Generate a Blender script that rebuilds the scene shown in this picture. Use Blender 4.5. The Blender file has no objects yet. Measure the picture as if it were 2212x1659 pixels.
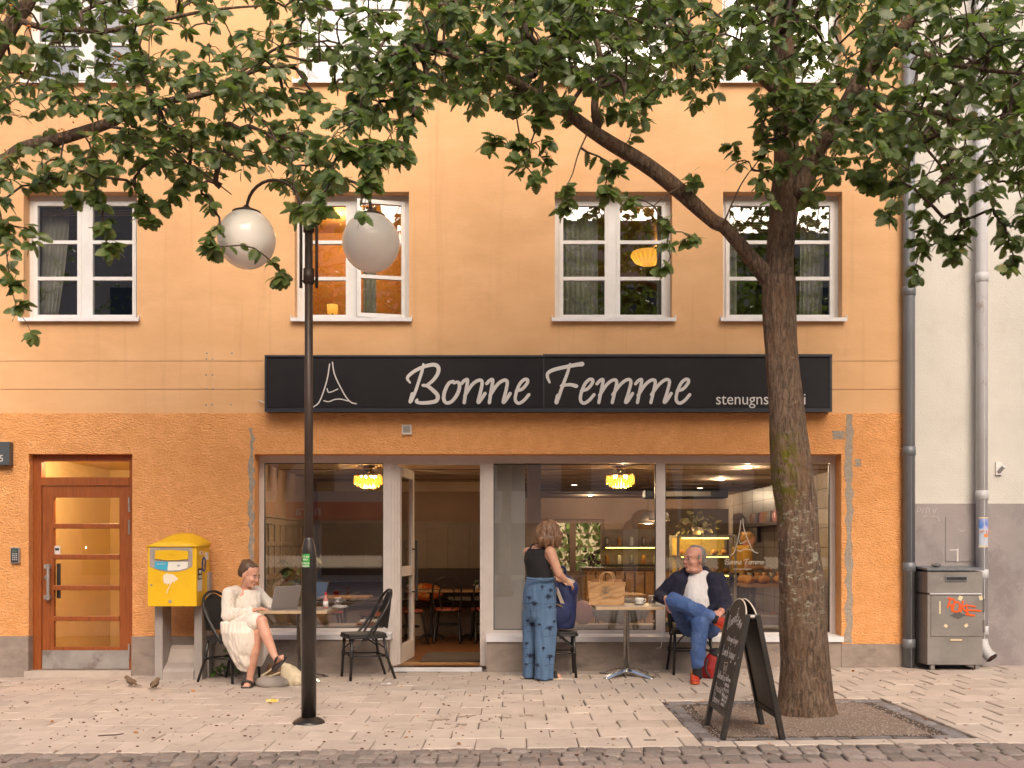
import bpy, math, random
from mathutils import Vector, Matrix, Euler, noise
from mathutils.bvhtree import BVHTree
random.seed(7)
S = bpy.context.scene
COL = S.collection
PI = math.pi
rad = math.radians
V = Vector
# ---------------------------------------------------------------- camera, sky, sun, exposure
CD, F, U0, V0, CH = 11.1, 2216.6, 1106.0, 1181.3, 1.347     # distance to the facade, focal length, principal point, eye height
cam = bpy.data.cameras.new('camera'); camo = bpy.data.objects.new('camera', cam); COL.objects.link(camo)
camo.location = (0, -CD, CH); camo.rotation_euler = (rad(90), 0, 0)
cam.sensor_width = 36; cam.lens = 36.07; cam.shift_y = 0.159; cam.clip_start = 0.05; cam.clip_end = 500
S.camera = camo
world = bpy.data.worlds.new('World'); S.world = world; world.use_nodes = True
SUN_EL, SUN_DIR = rad(41), V((0.20, -0.98, 0)).normalized()
_n = world.node_tree.nodes; _l = world.node_tree.links
_sky = _n.new('ShaderNodeTexSky'); _sky.sky_type = 'NISHITA'; _sky.sun_disc = False
_sky.sun_elevation = SUN_EL; _sky.sun_rotation = math.atan2(SUN_DIR.x, SUN_DIR.y)
_sky.dust_density = 6.0; _sky.ozone_density = 0.3; _sky.air_density = 0.8
_bg = _n['Background']; _bg.inputs['Strength'].default_value = 0.135
_l.new(_sky.outputs[0], _bg.inputs['Color'])
sun = bpy.data.lights.new('sun', 'SUN'); sun.energy = 1.25; sun.angle = rad(50); sun.color = (1.0, 0.82, 0.61)
suno = bpy.data.objects.new('sun', sun); COL.objects.link(suno)
_d = V((SUN_DIR.x*math.cos(SUN_EL), SUN_DIR.y*math.cos(SUN_EL), math.sin(SUN_EL)))
suno.rotation_euler = _d.to_track_quat('Z', 'Y').to_euler(); suno.location = (6, -10, 14)
S.view_settings.view_transform = 'Standard'; S.view_settings.look = 'None'
S.view_settings.gamma = 1.0; S.view_settings.use_curve_mapping = False
S.view_settings.exposure = 0.74
S.render.engine = 'CYCLES'; S.cycles.use_denoising = True
S.cycles.max_bounces = 6; S.cycles.diffuse_bounces = 3; S.cycles.glossy_bounces = 3; S.cycles.transparent_max_bounces = 12; S.cycles.adaptive_threshold = .02; S.cycles.caustics_reflective = False; S.cycles.caustics_refractive = False

# ---------------------------------------------------------------- helpers
def wx(u, d=CD): return (u-U0)*d/F
def wz(v, d=CD): return CH-(v-V0)*d/F
def W(u, v, d=CD): return V((wx(u, d), d-CD, wz(v, d)))
def zf(ox, oy, s):                       # reading of an enlarged crop -> point at depth d
    return lambda zx, zy, d: W((ox+zx/s)*0.76806, (oy+zy/s)*0.76806, d)
def gz(x): return 0.0115*x               # the street climbs to the right
def G(x, y, h=0): return V((x, y, gz(x)+h))

class MB:
    def __init__(s): s.v = []; s.f = []
    def quad(s, a, b, c, d):
        i = len(s.v); s.v += [tuple(a), tuple(b), tuple(c), tuple(d)]; s.f.append((i, i+1, i+2, i+3)); return s
    def box(s, x0, x1, y0, y1, z0, z1, m=None):
        i = len(s.v)
        P = [V((x, y, z)) for z in (z0, z1) for y in (y0, y1) for x in (x0, x1)]
        if m: P = [m @ p for p in P]
        s.v += [tuple(p) for p in P]
        s.f += [tuple(i+k for k in q) for q in ((0, 2, 3, 1), (4, 5, 7, 6), (0, 1, 5, 4), (2, 6, 7, 3), (0, 4, 6, 2), (1, 3, 7, 5))]
        return s
    def prism(s, pts, vec):               # flat polygon pts (3D) extruded along vec
        i = len(s.v); n = len(pts); vec = V(vec)
        s.v += [tuple(p) for p in pts]+[tuple(V(p)+vec) for p in pts]
        s.f.append(tuple(i+k for k in range(n))); s.f.append(tuple(i+n+k for k in reversed(range(n))))
        for k in range(n): s.f.append((i+k, i+n+k, i+n+(k+1) % n, i+(k+1) % n))
        return s
    def rings(s, R, cap=True, closed=False):   # list of rings of points
        i = len(s.v); n = len(R[0])
        for r in R: s.v += [tuple(p) for p in r]
        m = len(R)
        for a in range(m if closed else m-1):
            b = (a+1) % m
            for k in range(n):
                s.f.append((i+a*n+k, i+a*n+(k+1) % n, i+b*n+(k+1) % n, i+b*n+k))
        if cap and not closed:
            s.f.append(tuple(i+k for k in reversed(range(n)))); s.f.append(tuple(i+(m-1)*n+k for k in range(n)))
        return s
    def tube(s, pts, r, n=10, cap=True):
        pts = [V(p) for p in pts]; m = len(pts)
        rr = r if isinstance(r, (list, tuple)) else [r]*m
        R = []; t0 = (pts[1]-pts[0]).normalized()
        up = V((0, 0, 1)) if abs(t0.z) < .9 else V((1, 0, 0))
        a = t0.cross(up).normalized()
        for k, p in enumerate(pts):
            t = (pts[min(k+1, m-1)]-pts[max(k-1, 0)]).normalized()
            a = (a-t*a.dot(t)).normalized(); b = t.cross(a)
            R.append([p+(a*math.cos(2*PI*j/n)+b*math.sin(2*PI*j/n))*rr[k] for j in range(n)])
        return s.rings(R, cap)
    def lathe(s, prof, c=(0, 0, 0), n=24, m=None):   # prof: (radius, z)
        c = V(c); R = []
        for r, z in prof:
            R.append([(m @ V((r*math.cos(2*PI*j/n), r*math.sin(2*PI*j/n), z)) if m else V((r*math.cos(2*PI*j/n), r*math.sin(2*PI*j/n), z)))+c for j in range(n)])
        return s.rings(R)
    def ell(s, c, r, n=16, h=10, m=None):
        c = V(c); R = []
        for a in range(h+1):
            t = -PI/2+PI*a/h; t = max(min(t, PI/2-.02), -PI/2+.02)
            ring = [V((r[0]*math.cos(t)*math.cos(2*PI*j/n), r[1]*math.cos(t)*math.sin(2*PI*j/n), r[2]*math.sin(t))) for j in range(n)]
            R.append([(m @ p if m else p)+c for p in ring])
        return s.rings(R)
    def cap(s, p0, r0, p1, r1, n=12):     # tapered capsule
        p0, p1 = V(p0), V(p1); t = (p1-p0); L = t.length or 1e-6; t = t/L
        up = V((0, 0, 1)) if abs(t.z) < .9 else V((1, 0, 0)); a = t.cross(up).normalized(); b = t.cross(a)
        R = []
        for k in range(6):
            e = -PI/2*(1-k/5)+.02*(k == 0); R.append((p0+t*(r0*math.sin(e)), r0*math.cos(e)))
        for k in range(6):
            e = PI/2*(k/5)-.02*(k == 5); R.append((p1+t*(r1*math.sin(e)), r1*math.cos(e)))
        return s.rings([[c+(a*math.cos(2*PI*j/n)+b*math.sin(2*PI*j/n))*r for j in range(n)] for c, r in R])
    def loft(s, secs, n=20, cap=True):    # secs: (centre, half axis a, half axis b)
        return s.rings([[V(c)+V(a)*math.cos(2*PI*j/n)+V(b)*math.sin(2*PI*j/n) for j in range(n)] for c, a, b in secs], cap)
    def mesh(s, name, smooth=False):
        me = bpy.data.meshes.new(name); me.from_pydata(s.v, [], s.f); me.validate()
        if smooth: me.polygons.foreach_set('use_smooth', [True]*len(me.polygons))
        return me
    def build(s, name, m, parent=None, smooth=False, bevel=0):
        return obj(name, s.mesh(name, smooth), m, parent, bevel)

def obj(name, me, m, parent=None, bevel=0, loc=None, rot=None):
    o = bpy.data.objects.new(name, me); COL.objects.link(o)
    if m is not None and me is not None and not me.materials: me.materials.append(m)
    if parent is not None: o.parent = parent
    if loc is not None: o.location = loc
    if rot is not None: o.rotation_euler = rot
    if bevel:
        b = o.modifiers.new('bevel', 'BEVEL'); b.width = bevel; b.segments = 2; b.limit_method = 'ANGLE'
    return o
def tag(o, label=None, cat=None, group=None, kind=None):
    if label: o['label'] = label
    if cat: o['category'] = cat
    if group: o['group'] = group
    if kind: o['kind'] = kind
    return o
def thing(name, label, cat, loc=(0, 0, 0), rz=0, group=None):
    o = bpy.data.objects.new(name, None); COL.objects.link(o); o.empty_display_size = .1
    o.location = loc; o.rotation_euler = (0, 0, rz)
    return tag(o, label, cat, group)
def copy_tree(o, parent=None):
    c = o.copy(); COL.objects.link(c); c.parent = parent
    for ch in [x for x in o.children]: copy_tree(ch, c)
    return c
def catmull(P, k=6):
    P = [V(p) for p in P]; Q = [P[0]*2-P[1]]+P+[P[-1]*2-P[-2]]; out = []
    for i in range(1, len(Q)-2):
        a, b, c, d = Q[i-1:i+3]
        for j in range(k):
            t = j/k
            out.append(.5*((2*b)+(c-a)*t+(2*a-5*b+4*c-d)*t*t+(3*b-a-3*c+d)*t*t*t))
    return out+[P[-1]]
def lerp(a, b, t): return a+(b-a)*t
def evaluated(o):
    dg = bpy.context.evaluated_depsgraph_get(); return bpy.data.meshes.new_from_object(o.evaluated_get(dg))
def fuse(mb, name, m, parent, voxel=.008, it=6, fac=.5, jitter=0, jscale=8, jz=.45):   # overlapping volumes -> one continuous skin
    me = mb.mesh('tmp'); o = bpy.data.objects.new('tmp', me); COL.objects.link(o)
    r = o.modifiers.new('r', 'REMESH'); r.mode = 'VOXEL'; r.voxel_size = voxel
    k = o.modifiers.new('s', 'SMOOTH'); k.iterations = it; k.factor = fac
    bpy.context.view_layer.update()
    out = evaluated(o); bpy.data.objects.remove(o); bpy.data.meshes.remove(me)
    if jitter:
        for v, nn in zip(out.vertices, [x.normal.copy() for x in out.vertices]):
            c = v.co; v.co = c+nn*jitter*(noise.noise(V((c.x*jscale, c.y*jscale, c.z*jscale*jz)))+.5*noise.noise(V((c.x*jscale*2.3+c.z*9*jz, c.y*jscale*2, c.z*jscale*jz*2))))
    out.name = name; out.polygons.foreach_set('use_smooth', [True]*len(out.polygons))
    return obj(name, out, m, parent)
def text_mesh(txt, size, align='CENTER', extrude=0.0):
    c = bpy.data.curves.new('t', 'FONT'); c.body = txt; c.size = size; c.align_x = align; c.align_y = 'CENTER'; c.extrude = extrude; c.resolution_u = 3
    o = bpy.data.objects.new('t', c); COL.objects.link(o); bpy.context.view_layer.update()
    me = evaluated(o); bpy.data.objects.remove(o); bpy.data.curves.remove(c); return me
def text(name, txt, size, loc, m, parent, rot=(PI/2, 0, 0), align='CENTER', sx=1.0, extrude=0.0008):
    me = text_mesh(txt, size, align, extrude); me.transform(Matrix.Diagonal((sx, 1, 1, 1)))
    me.transform(Matrix.Translation(loc) @ Euler(rot).to_matrix().to_4x4())
    me.materials.clear(); return obj(name, me, m, parent)
def ribbon(mb, pts, w, fr, base=0.0, k=6, th=.0015, smooth=True):
    # painted brush stroke: pts 2D; w width or list; fr(x, y, h) -> 3D, h = height over the surface
    P = [V((p[0], p[1], 0)) for p in pts]
    ws = w if isinstance(w, (list, tuple)) else [w]*len(P)
    if smooth and len(P) > 2:
        Q = catmull(P, k); WW = [lerp(ws[min(int(i/k), len(ws)-1)], ws[min(int(i/k)+1, len(ws)-1)], (i % k)/k) for i in range(len(Q))]
    else: Q, WW = P, list(ws)
    n = len(Q); L = []; R = []
    for i in range(n):
        t = (Q[min(i+1, n-1)]-Q[max(i-1, 0)]); t = t.normalized() if t.length > 1e-9 else V((1, 0, 0)); nn = V((-t.y, t.x, 0))*WW[i]*.5
        L.append(Q[i]+nn); R.append(Q[i]-nn)
    t0 = (Q[0]-Q[1]).normalized()*WW[0]*.4; t1 = (Q[-1]-Q[-2]).normalized()*WW[-1]*.4
    L = [lerp(L[0], R[0], .25)+t0]+L+[lerp(L[-1], R[-1], .25)+t1]; R = [lerp(R[0], L[1], .25)+t0]+R+[lerp(R[-1], L[-2], .25)+t1]
    i0 = len(mb.v); m = len(L)
    for i in range(m):
        h = base+th*.25*i/m
        mb.v += [tuple(fr(L[i].x, L[i].y, h+th)), tuple(fr(R[i].x, R[i].y, h+th)), tuple(fr(R[i].x, R[i].y, h)), tuple(fr(L[i].x, L[i].y, h))]
    for i in range(m-1):
        a = i0+4*i; b = a+4
        mb.f += [(a, a+1, b+1, b), (a+1, a+2, b+2, b+1), (a+2, a+3, b+3, b+2), (a+3, a, b, b+3)]
    mb.f += [(i0, i0+3, i0+2, i0+1), (i0+4*(m-1), i0+4*(m-1)+1, i0+4*(m-1)+2, i0+4*(m-1)+3)]

# ---------------------------------------------------------------- materials
MATS = {}
def M(name, c1, c2=None, scale=6, rough=.6, bump=0, bscale=60, bdist=.01, metal=0, rnd=0, spec=.5, detail=5, stretch=None, lo=.35, hi=.65,
      c3=None, s3=2.0, lo3=.55, hi3=.7, coat=0, emit=None, es=1, trans=0, rough2=None, sub=0, world=False, coord='Object'):
    m = bpy.data.materials.new(name); m.use_nodes = True; nt = m.node_tree; N = nt.nodes; L = nt.links
    b = N['Principled BSDF']; MATS[name] = m
    b.inputs['Roughness'].default_value = rough; b.inputs['Metallic'].default_value = metal
    b.inputs['Specular IOR Level'].default_value = spec
    if coat: b.inputs['Coat Weight'].default_value = coat; b.inputs['Coat Roughness'].default_value = .1
    if trans: b.inputs['Transmission Weight'].default_value = trans
    if emit: b.inputs['Emission Color'].default_value = (*emit, 1); b.inputs['Emission Strength'].default_value = es
    vec = None
    if c2 or c3 or bump or rnd:
        if world: g = N.new('ShaderNodeNewGeometry'); vec = g.outputs['Position']
        else: tc = N.new('ShaderNodeTexCoord'); vec = tc.outputs[coord]
        if rnd or True:
            oi = N.new('ShaderNodeObjectInfo'); add = N.new('ShaderNodeVectorMath'); add.operation = 'ADD'
            mu = N.new('ShaderNodeMath'); mu.operation = 'MULTIPLY'; mu.inputs[1].default_value = 37.0 if not world else 0.0
            L.new(oi.outputs['Random'], mu.inputs[0]); L.new(vec, add.inputs[0]); L.new(mu.outputs[0], add.inputs[1]); vec = add.outputs[0]
        if stretch:
            mp = N.new('ShaderNodeVectorMath'); mp.operation = 'MULTIPLY'; mp.inputs[1].default_value = stretch; L.new(vec, mp.inputs[0]); vec = mp.outputs[0]
    col = None
    if c2:
        n = N.new('ShaderNodeTexNoise'); n.inputs['Scale'].default_value = scale; n.inputs['Detail'].default_value = detail; n.inputs['Roughness'].default_value = .6
        L.new(vec, n.inputs['Vector'])
        r = N.new('ShaderNodeValToRGB'); r.color_ramp.elements[0].position = lo; r.color_ramp.elements[1].position = hi
        r.color_ramp.elements[0].color = (*c1, 1); r.color_ramp.elements[1].color = (*c2, 1); L.new(n.outputs['Fac'], r.inputs['Fac']); col = r.outputs['Color']
        if rough2 is not None:
            mr = N.new('ShaderNodeMapRange'); mr.inputs['To Min'].default_value = rough; mr.inputs['To Max'].default_value = rough2
            mr.inputs['From Min'].default_value = lo; mr.inputs['From Max'].default_value = hi
            L.new(n.outputs['Fac'], mr.inputs['Value']); L.new(mr.outputs[0], b.inputs['Roughness'])
    def asc():
        nonlocal col
        if col is None:
            q = N.new('ShaderNodeRGB'); q.outputs[0].default_value = (*c1, 1); col = q.outputs[0]
    if c3:
        asc(); n3 = N.new('ShaderNodeTexNoise'); n3.inputs['Scale'].default_value = s3; n3.inputs['Detail'].default_value = 7; n3.inputs['Roughness'].default_value = .65
        L.new(vec, n3.inputs['Vector']); mr = N.new('ShaderNodeMapRange'); mr.inputs['From Min'].default_value = lo3; mr.inputs['From Max'].default_value = hi3
        L.new(n3.outputs['Fac'], mr.inputs['Value']); mx = N.new('ShaderNodeMix'); mx.data_type = 'RGBA'
        L.new(mr.outputs[0], mx.inputs['Factor']); L.new(col, mx.inputs[6]); mx.inputs[7].default_value = (*c3, 1); col = mx.outputs[2]
    if rnd:
        asc(); hs = N.new('ShaderNodeHueSaturation'); mr = N.new('ShaderNodeMapRange'); mr.inputs['To Min'].default_value = 1-rnd; mr.inputs['To Max'].default_value = 1+rnd
        L.new(oi.outputs['Random'], mr.inputs['Value']); L.new(mr.outputs[0], hs.inputs['Value']); L.new(col, hs.inputs['Color']); col = hs.outputs[0]
    if col is not None: L.new(col, b.inputs['Base Color'])
    else: b.inputs['Base Color'].default_value = (*c1, 1)
    if bump:
        n2 = N.new('ShaderNodeTexNoise'); n2.inputs['Scale'].default_value = bscale; n2.inputs['Detail'].default_value = 4
        L.new(vec, n2.inputs['Vector']); bp = N.new('ShaderNodeBump'); bp.inputs['Strength'].default_value = bump; bp.inputs['Distance'].default_value = bdist
        L.new(n2.outputs['Fac'], bp.inputs['Height']); L.new(bp.outputs[0], b.inputs['Normal'])
    return m
def glass(name, tint=(.93, .94, .93), refl=.09, rough=0.0):
    m = bpy.data.materials.new(name); m.use_nodes = True; nt = m.node_tree; N = nt.nodes; L = nt.links
    N.remove(N['Principled BSDF']); t = N.new('ShaderNodeBsdfTransparent'); t.inputs[0].default_value = (*tint, 1)
    g = N.new('ShaderNodeBsdfGlossy'); g.inputs['Roughness'].default_value = rough
    lw = N.new('ShaderNodeLayerWeight'); lw.inputs['Blend'].default_value = .5
    pw = N.new('ShaderNodeMath'); pw.operation = 'POWER'; pw.inputs[1].default_value = 4.0; L.new(lw.outputs['Facing'], pw.inputs[0])
    ma = N.new('ShaderNodeMath'); ma.operation = 'MULTIPLY_ADD'; ma.inputs[1].default_value = .7; ma.inputs[2].default_value = refl; ma.use_clamp = True
    L.new(pw.outputs[0], ma.inputs[0]); mx = N.new('ShaderNodeMixShader'); L.new(ma.outputs[0], mx.inputs[0]); L.new(t.outputs[0], mx.inputs[1]); L.new(g.outputs[0], mx.inputs[2])
    L.new(mx.outputs[0], N['Material Output'].inputs[0]); MATS[name] = m; return m
def lamp(name, loc, energy, color=(1, .62, .28), size=.04, parent=None):
    l = bpy.data.lights.new(name, 'POINT'); l.energy = energy; l.color = color; l.shadow_soft_size = size
    o = bpy.data.objects.new(name, l); COL.objects.link(o); o.location = loc
    if parent is not None: o.parent = parent
    return o
# ---------------------------------------------------------------- palette
M('plaster', (.74, .44, .225), (.675, .385, .185), scale=1.3, rough=.85, bump=.25, bscale=22, bdist=.006, stretch=(1, 1, 2.2), c3=(.60, .335, .16), s3=.8, lo3=.52, hi3=.8, world=True)
def streaks(m, col, sc=1.0, lo=.56, hi=.8, amt=.55):      # rain streaks, run-off and old touch-ups
    nt = m.node_tree; N = nt.nodes; L = nt.links; b = N['Principled BSDF']; src = b.inputs['Base Color'].links[0].from_socket
    g = N.new('ShaderNodeNewGeometry'); mp = N.new('ShaderNodeVectorMath'); mp.operation = 'MULTIPLY'; mp.inputs[1].default_value = (7*sc, 7*sc, .32*sc); L.new(g.outputs['Position'], mp.inputs[0])
    n = N.new('ShaderNodeTexNoise'); n.inputs['Scale'].default_value = 1.0; n.inputs['Detail'].default_value = 8; n.inputs['Roughness'].default_value = .62; n.inputs['Distortion'].default_value = .3; L.new(mp.outputs[0], n.inputs['Vector'])
    r = N.new('ShaderNodeMapRange'); r.inputs['From Min'].default_value = lo; r.inputs['From Max'].default_value = hi; r.inputs['To Max'].default_value = amt; L.new(n.outputs['Fac'], r.inputs['Value'])
    x = N.new('ShaderNodeMix'); x.data_type = 'RGBA'; L.new(r.outputs[0], x.inputs['Factor']); L.new(src, x.inputs[6]); x.inputs[7].default_value = (*col, 1); L.new(x.outputs[2], b.inputs['Base Color'])
streaks(MATS['plaster'], (.50, .27, .13))
def roughcast(name, a, b_, c, dist=.02):
    m = M(name, a, b_, scale=9, rough=.9, c3=c, s3=1.1, lo3=.5, hi3=.75, world=True); nt = m.node_tree; N = nt.nodes; L = nt.links
    g = N.new('ShaderNodeNewGeometry'); mp = N.new('ShaderNodeVectorMath'); mp.operation = 'MULTIPLY'; mp.inputs[1].default_value = (.8, 1, 1.75); L.new(g.outputs['Position'], mp.inputs[0])
    n1 = N.new('ShaderNodeTexNoise'); n1.inputs['Scale'].default_value = 42; n1.inputs['Detail'].default_value = 3; n1.inputs['Distortion'].default_value = .6; L.new(mp.outputs[0], n1.inputs['Vector'])
    n2 = N.new('ShaderNodeTexVoronoi'); n2.inputs['Scale'].default_value = 60; L.new(mp.outputs[0], n2.inputs['Vector'])
    ad = N.new('ShaderNodeMath'); ad.operation = 'MULTIPLY_ADD'; ad.inputs[1].default_value = -.35; L.new(n2.outputs['Distance'], ad.inputs[0]); L.new(n1.outputs['Fac'], ad.inputs[2])
    bp = N.new('ShaderNodeBump'); bp.inputs['Strength'].default_value = 1; bp.inputs['Distance'].default_value = dist; L.new(ad.outputs[0], bp.inputs['Height']); L.new(bp.outputs[0], N['Principled BSDF'].inputs['Normal'])
    return m
roughcast('roughcast', (.93, .45, .18), (.84, .38, .13), (.78, .345, .115), .025)
M('plinth', (.33, .265, .225), (.25, .20, .17), scale=5, rough=.8, bump=.3, bscale=35, c3=(.17, .14, .12), s3=2.2, lo3=.56, hi3=.72, world=True, stretch=(1, 1, 2))
M('mortar', (.44, .37, .30), (.30, .245, .20), scale=40, rough=.95, bump=1, bscale=90, bdist=.01)
M('white_paint', (.74, .72, .71), (.66, .64, .63), scale=4, rough=.45)
M('sill_metal', (.80, .78, .80), (.70, .69, .71), scale=5, rough=.4)
M('shop_paint', (.66, .59, .55), (.60, .53, .495), scale=3, rough=.5, c3=(.50, .44, .41), s3=5, lo3=.6, hi3=.8)
M('cream', (.62, .595, .555), (.57, .545, .505), scale=2, rough=.9, bump=.6, bscale=70, bdist=.008, c3=(.53, .49, .44), s3=1.0, lo3=.58, hi3=.8, world=True)
M('grey_render', (.33, .29, .29), (.28, .25, .25), scale=3, rough=.75, bump=.3, bscale=40, c3=(.235, .20, .205), s3=1.6, lo3=.52, hi3=.62, world=True)
M('wood_door', (.34, .095, .022), (.24, .062, .015), scale=9, rough=.38, stretch=(7, 7, .5), bump=.12, bscale=30, c3=(.15, .04, .01), s3=4, lo3=.58, hi3=.75)
M('steel', (.55, .54, .53), (.44, .43, .42), scale=8, rough=.35, metal=.9)
M('steel_dull', (.42, .39, .37), (.33, .30, .28), scale=5, rough=.5, metal=.4, c3=(.24, .2, .18), s3=6, lo3=.55, hi3=.7)
M('chrome', (.75, .73, .71), rough=.16, metal=1)
M('dark_metal', (.035, .03, .03), rough=.45)
M('black_gloss', (.012, .010, .010), (.02, .017, .016), scale=9, rough=.32)
M('sign_face', (.012, .011, .015), (.018, .015, .018), scale=1.2, rough=.5, spec=.25)
M('sign_trim', (.032, .034, .046), rough=.35)
M('letter', (.66, .63, .62), rough=.6)
M('zinc', (.22, .235, .26), (.17, .18, .20), scale=3, rough=.5, metal=.35, stretch=(1, 1, .3), c3=(.30, .31, .33), s3=3, lo3=.6, hi3=.75)
M('pipe_light', (.55, .55, .58), (.47, .46, .48), scale=3, rough=.5, c3=(.33, .27, .24), s3=6, lo3=.62, hi3=.74)
M('cabinet', (.235, .215, .20), (.18, .165, .155), scale=4, rough=.55, c3=(.40, .37, .34), s3=9, lo3=.68, hi3=.73)
M('paver', (.50, .42, .36), (.43, .355, .305), scale=4, rough=.85, rnd=.09, bump=.25, bscale=120, bdist=.004, c3=(.25, .20, .17), s3=5, lo3=.60, hi3=.76)
M('sett', (.235, .20, .18), (.175, .145, .13), scale=30, rough=.8, rnd=.28, bump=.5, bscale=90, bdist=.006, c3=(.25, .19, .16), s3=9, lo3=.5, hi3=.65)
M('slab', (.33, .25, .225), (.27, .20, .18), scale=60, rough=.85, rnd=.08, bump=.3, bscale=150)
M('granite', (.20, .185, .19), (.15, .14, .145), scale=25, rough=.8, rnd=.2, bump=.5, bscale=60, bdist=.008, c3=(.26, .2, .16), s3=6, lo3=.58, hi3=.7)
M('joint', (.085, .06, .047), (.05, .036, .028), scale=14, rough=1)
M('gravel', (.27, .20, .16), (.16, .115, .09), scale=70, rough=1, bump=1, bscale=130, bdist=.012, c3=(.30, .23, .19), s3=90, lo3=.55, hi3=.65)
M('pebble', (.36, .29, .245), rough=.9, rnd=.2)
glass('glass', (.94, .945, .94), .17)
glass('glass_up', (.93, .94, .93), .21)
glass('glass_door', (.97, .95, .92), .07)
glass('clear_glass', (.97, .97, .97), .10)

# ---------------------------------------------------------------- the street
def sheet(name, x0, x1, y0, y1, dz, m, nx=24):
    mb = MB()
    for i in range(nx):
        a = lerp(x0, x1, i/nx); b = lerp(x0, x1, (i+1)/nx)
        mb.quad((a, y0, gz(a)+dz), (b, y0, gz(b)+dz), (b, y1, gz(b)+dz), (a, y1, gz(a)+dz))
    return mb.build(name, m)
street = tag(sheet('street', -60, 60, -60, -5.13, -.004, MATS['slab']), kind='structure')
pavement = tag(sheet('pavement', -60, 60, -4.22, 0.25, -.014, MATS['joint']), kind='structure')
sett_strip = tag(sheet('sett_strip', -60, 60, -5.2, -4.22, -.03, MATS['joint']), kind='structure')
def chamfer_box(a, b, h, c=.006):
    mb = MB(); R = []
    for i, z in ((0, -h), (0, -c), (c, 0)):
        R.append([(-a+i, -b+i, z), (a-i, -b+i, z), (a-i, b-i, z), (-a+i, b-i, z)])
    return mb.rings(R)
PIT = (1.29, 3.20, -4.06, -2.22)
L_ = .353
pm = chamfer_box(.1735, .1735, .03).mesh('paver'); pm.materials.append(MATS['paver'])
rnd = random.Random(3)
for row in range(12):
    y0 = -4.22+row*L_; yc = y0+L_/2; d = CD+yc; half = .515*d+.2
    ph = (.100 if row % 2 == 0 else -.082)
    k0 = int(math.floor((-half-ph)/L_))
    for k in range(k0, k0+int(2*half/L_)+2):
        xa = ph+k*L_; xb = xa+L_; rects = [(xa, xb, y0, y0+L_)]
        if xb > PIT[0] and xa < PIT[1] and y0+L_ > PIT[2] and y0 < PIT[3]:
            rects = []
            if xa < PIT[0]-.03: rects.append((xa, PIT[0], y0, y0+L_))
            if xb > PIT[1]+.03: rects.append((PIT[1], xb, y0, y0+L_))
            a_, b_ = max(xa, PIT[0]), min(xb, PIT[1])
            if b_-a_ > .03:
                if y0 < PIT[2]-.03: rects.append((a_, b_, y0, PIT[2]))
                if y0+L_ > PIT[3]+.03: rects.append((a_, b_, PIT[3], y0+L_))
        for (a, b, c, e) in rects:
            full = abs(b-a-L_) < .001 and abs(e-c-L_) < .001
            me = pm
            if not full:
                me = chamfer_box((b-a)/2-.0045, (e-c)/2-.004, .03).mesh('paver'); me.materials.append(MATS['paver'])
            x = (a+b)/2; y = (c+e)/2
            if y > -.16: continue
            o = obj('paver', me, None, pavement, loc=(x+rnd.uniform(-.002, .002), y, gz(x)+rnd.uniform(-.003, .002)))
            o.rotation_euler = (rnd.gauss(0, .006), -math.atan(.0115)+rnd.gauss(0, .006), (rnd.choice((0, PI/2, PI)) if full else 0)+rnd.gauss(0, .004))
# last course of slabs cut against the wall
for k in range(-18, 18):
    a = k*L_+.1; me = chamfer_box(.1735, .066, .03).mesh('paver'); me.materials.append(MATS['paver'])
    obj('paver', me, None, pavement, loc=(a, -.085, gz(a)-.004), rot=(0, -.0115, 0))
def sett_mesh(a, b, h, r):
    mb = MB(); R = []
    base = [(-a, -b*.8), (-a*.82, -b), (a*.82, -b), (a, -b*.8), (a, b*.8), (a*.82, b), (-a*.82, b), (-a, b*.8)]
    base = [(x*r.uniform(.93, 1.04), y*r.uniform(.94, 1.05)) for x, y in base]
    for s, z in ((1, -h), (1, -.010), (.95, -.003), (.8, r.uniform(0, .003))): R.append([(x*s, y*s, z) for x, y in base])
    return mb.rings(R).mesh('sett', True)
sm = []
for i in range(8):
    me = sett_mesh(rnd.uniform(.056, .068), .067, .05, rnd); me.materials.append(MATS['sett']); sm.append(me)
for row in range(4):
    y = -4.29-row*.140; x = -3.75+rnd.uniform(0, .1)
    while x < 3.75:
        o = obj('sett', rnd.choice(sm), None, sett_strip, loc=(x, y+rnd.uniform(-.008, .008), gz(x)+rnd.uniform(-.008, .002)))
        o.rotation_euler = (rnd.gauss(0, .03), rnd.gauss(0, .03), rnd.choice((0, PI))+rnd.gauss(0, .05)); x += rnd.uniform(.118, .142)
slab_me = chamfer_box(.1745, .1745, .03, .004).mesh('slab'); slab_me.materials.append(MATS['slab'])
for k in range(-11, 11):
    x = .32+k*L_; obj('slab', slab_me, None, street, loc=(x, -4.96, gz(x)-.002+rnd.uniform(-.002, .002)), rot=(0, -.0115, 0))
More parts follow.
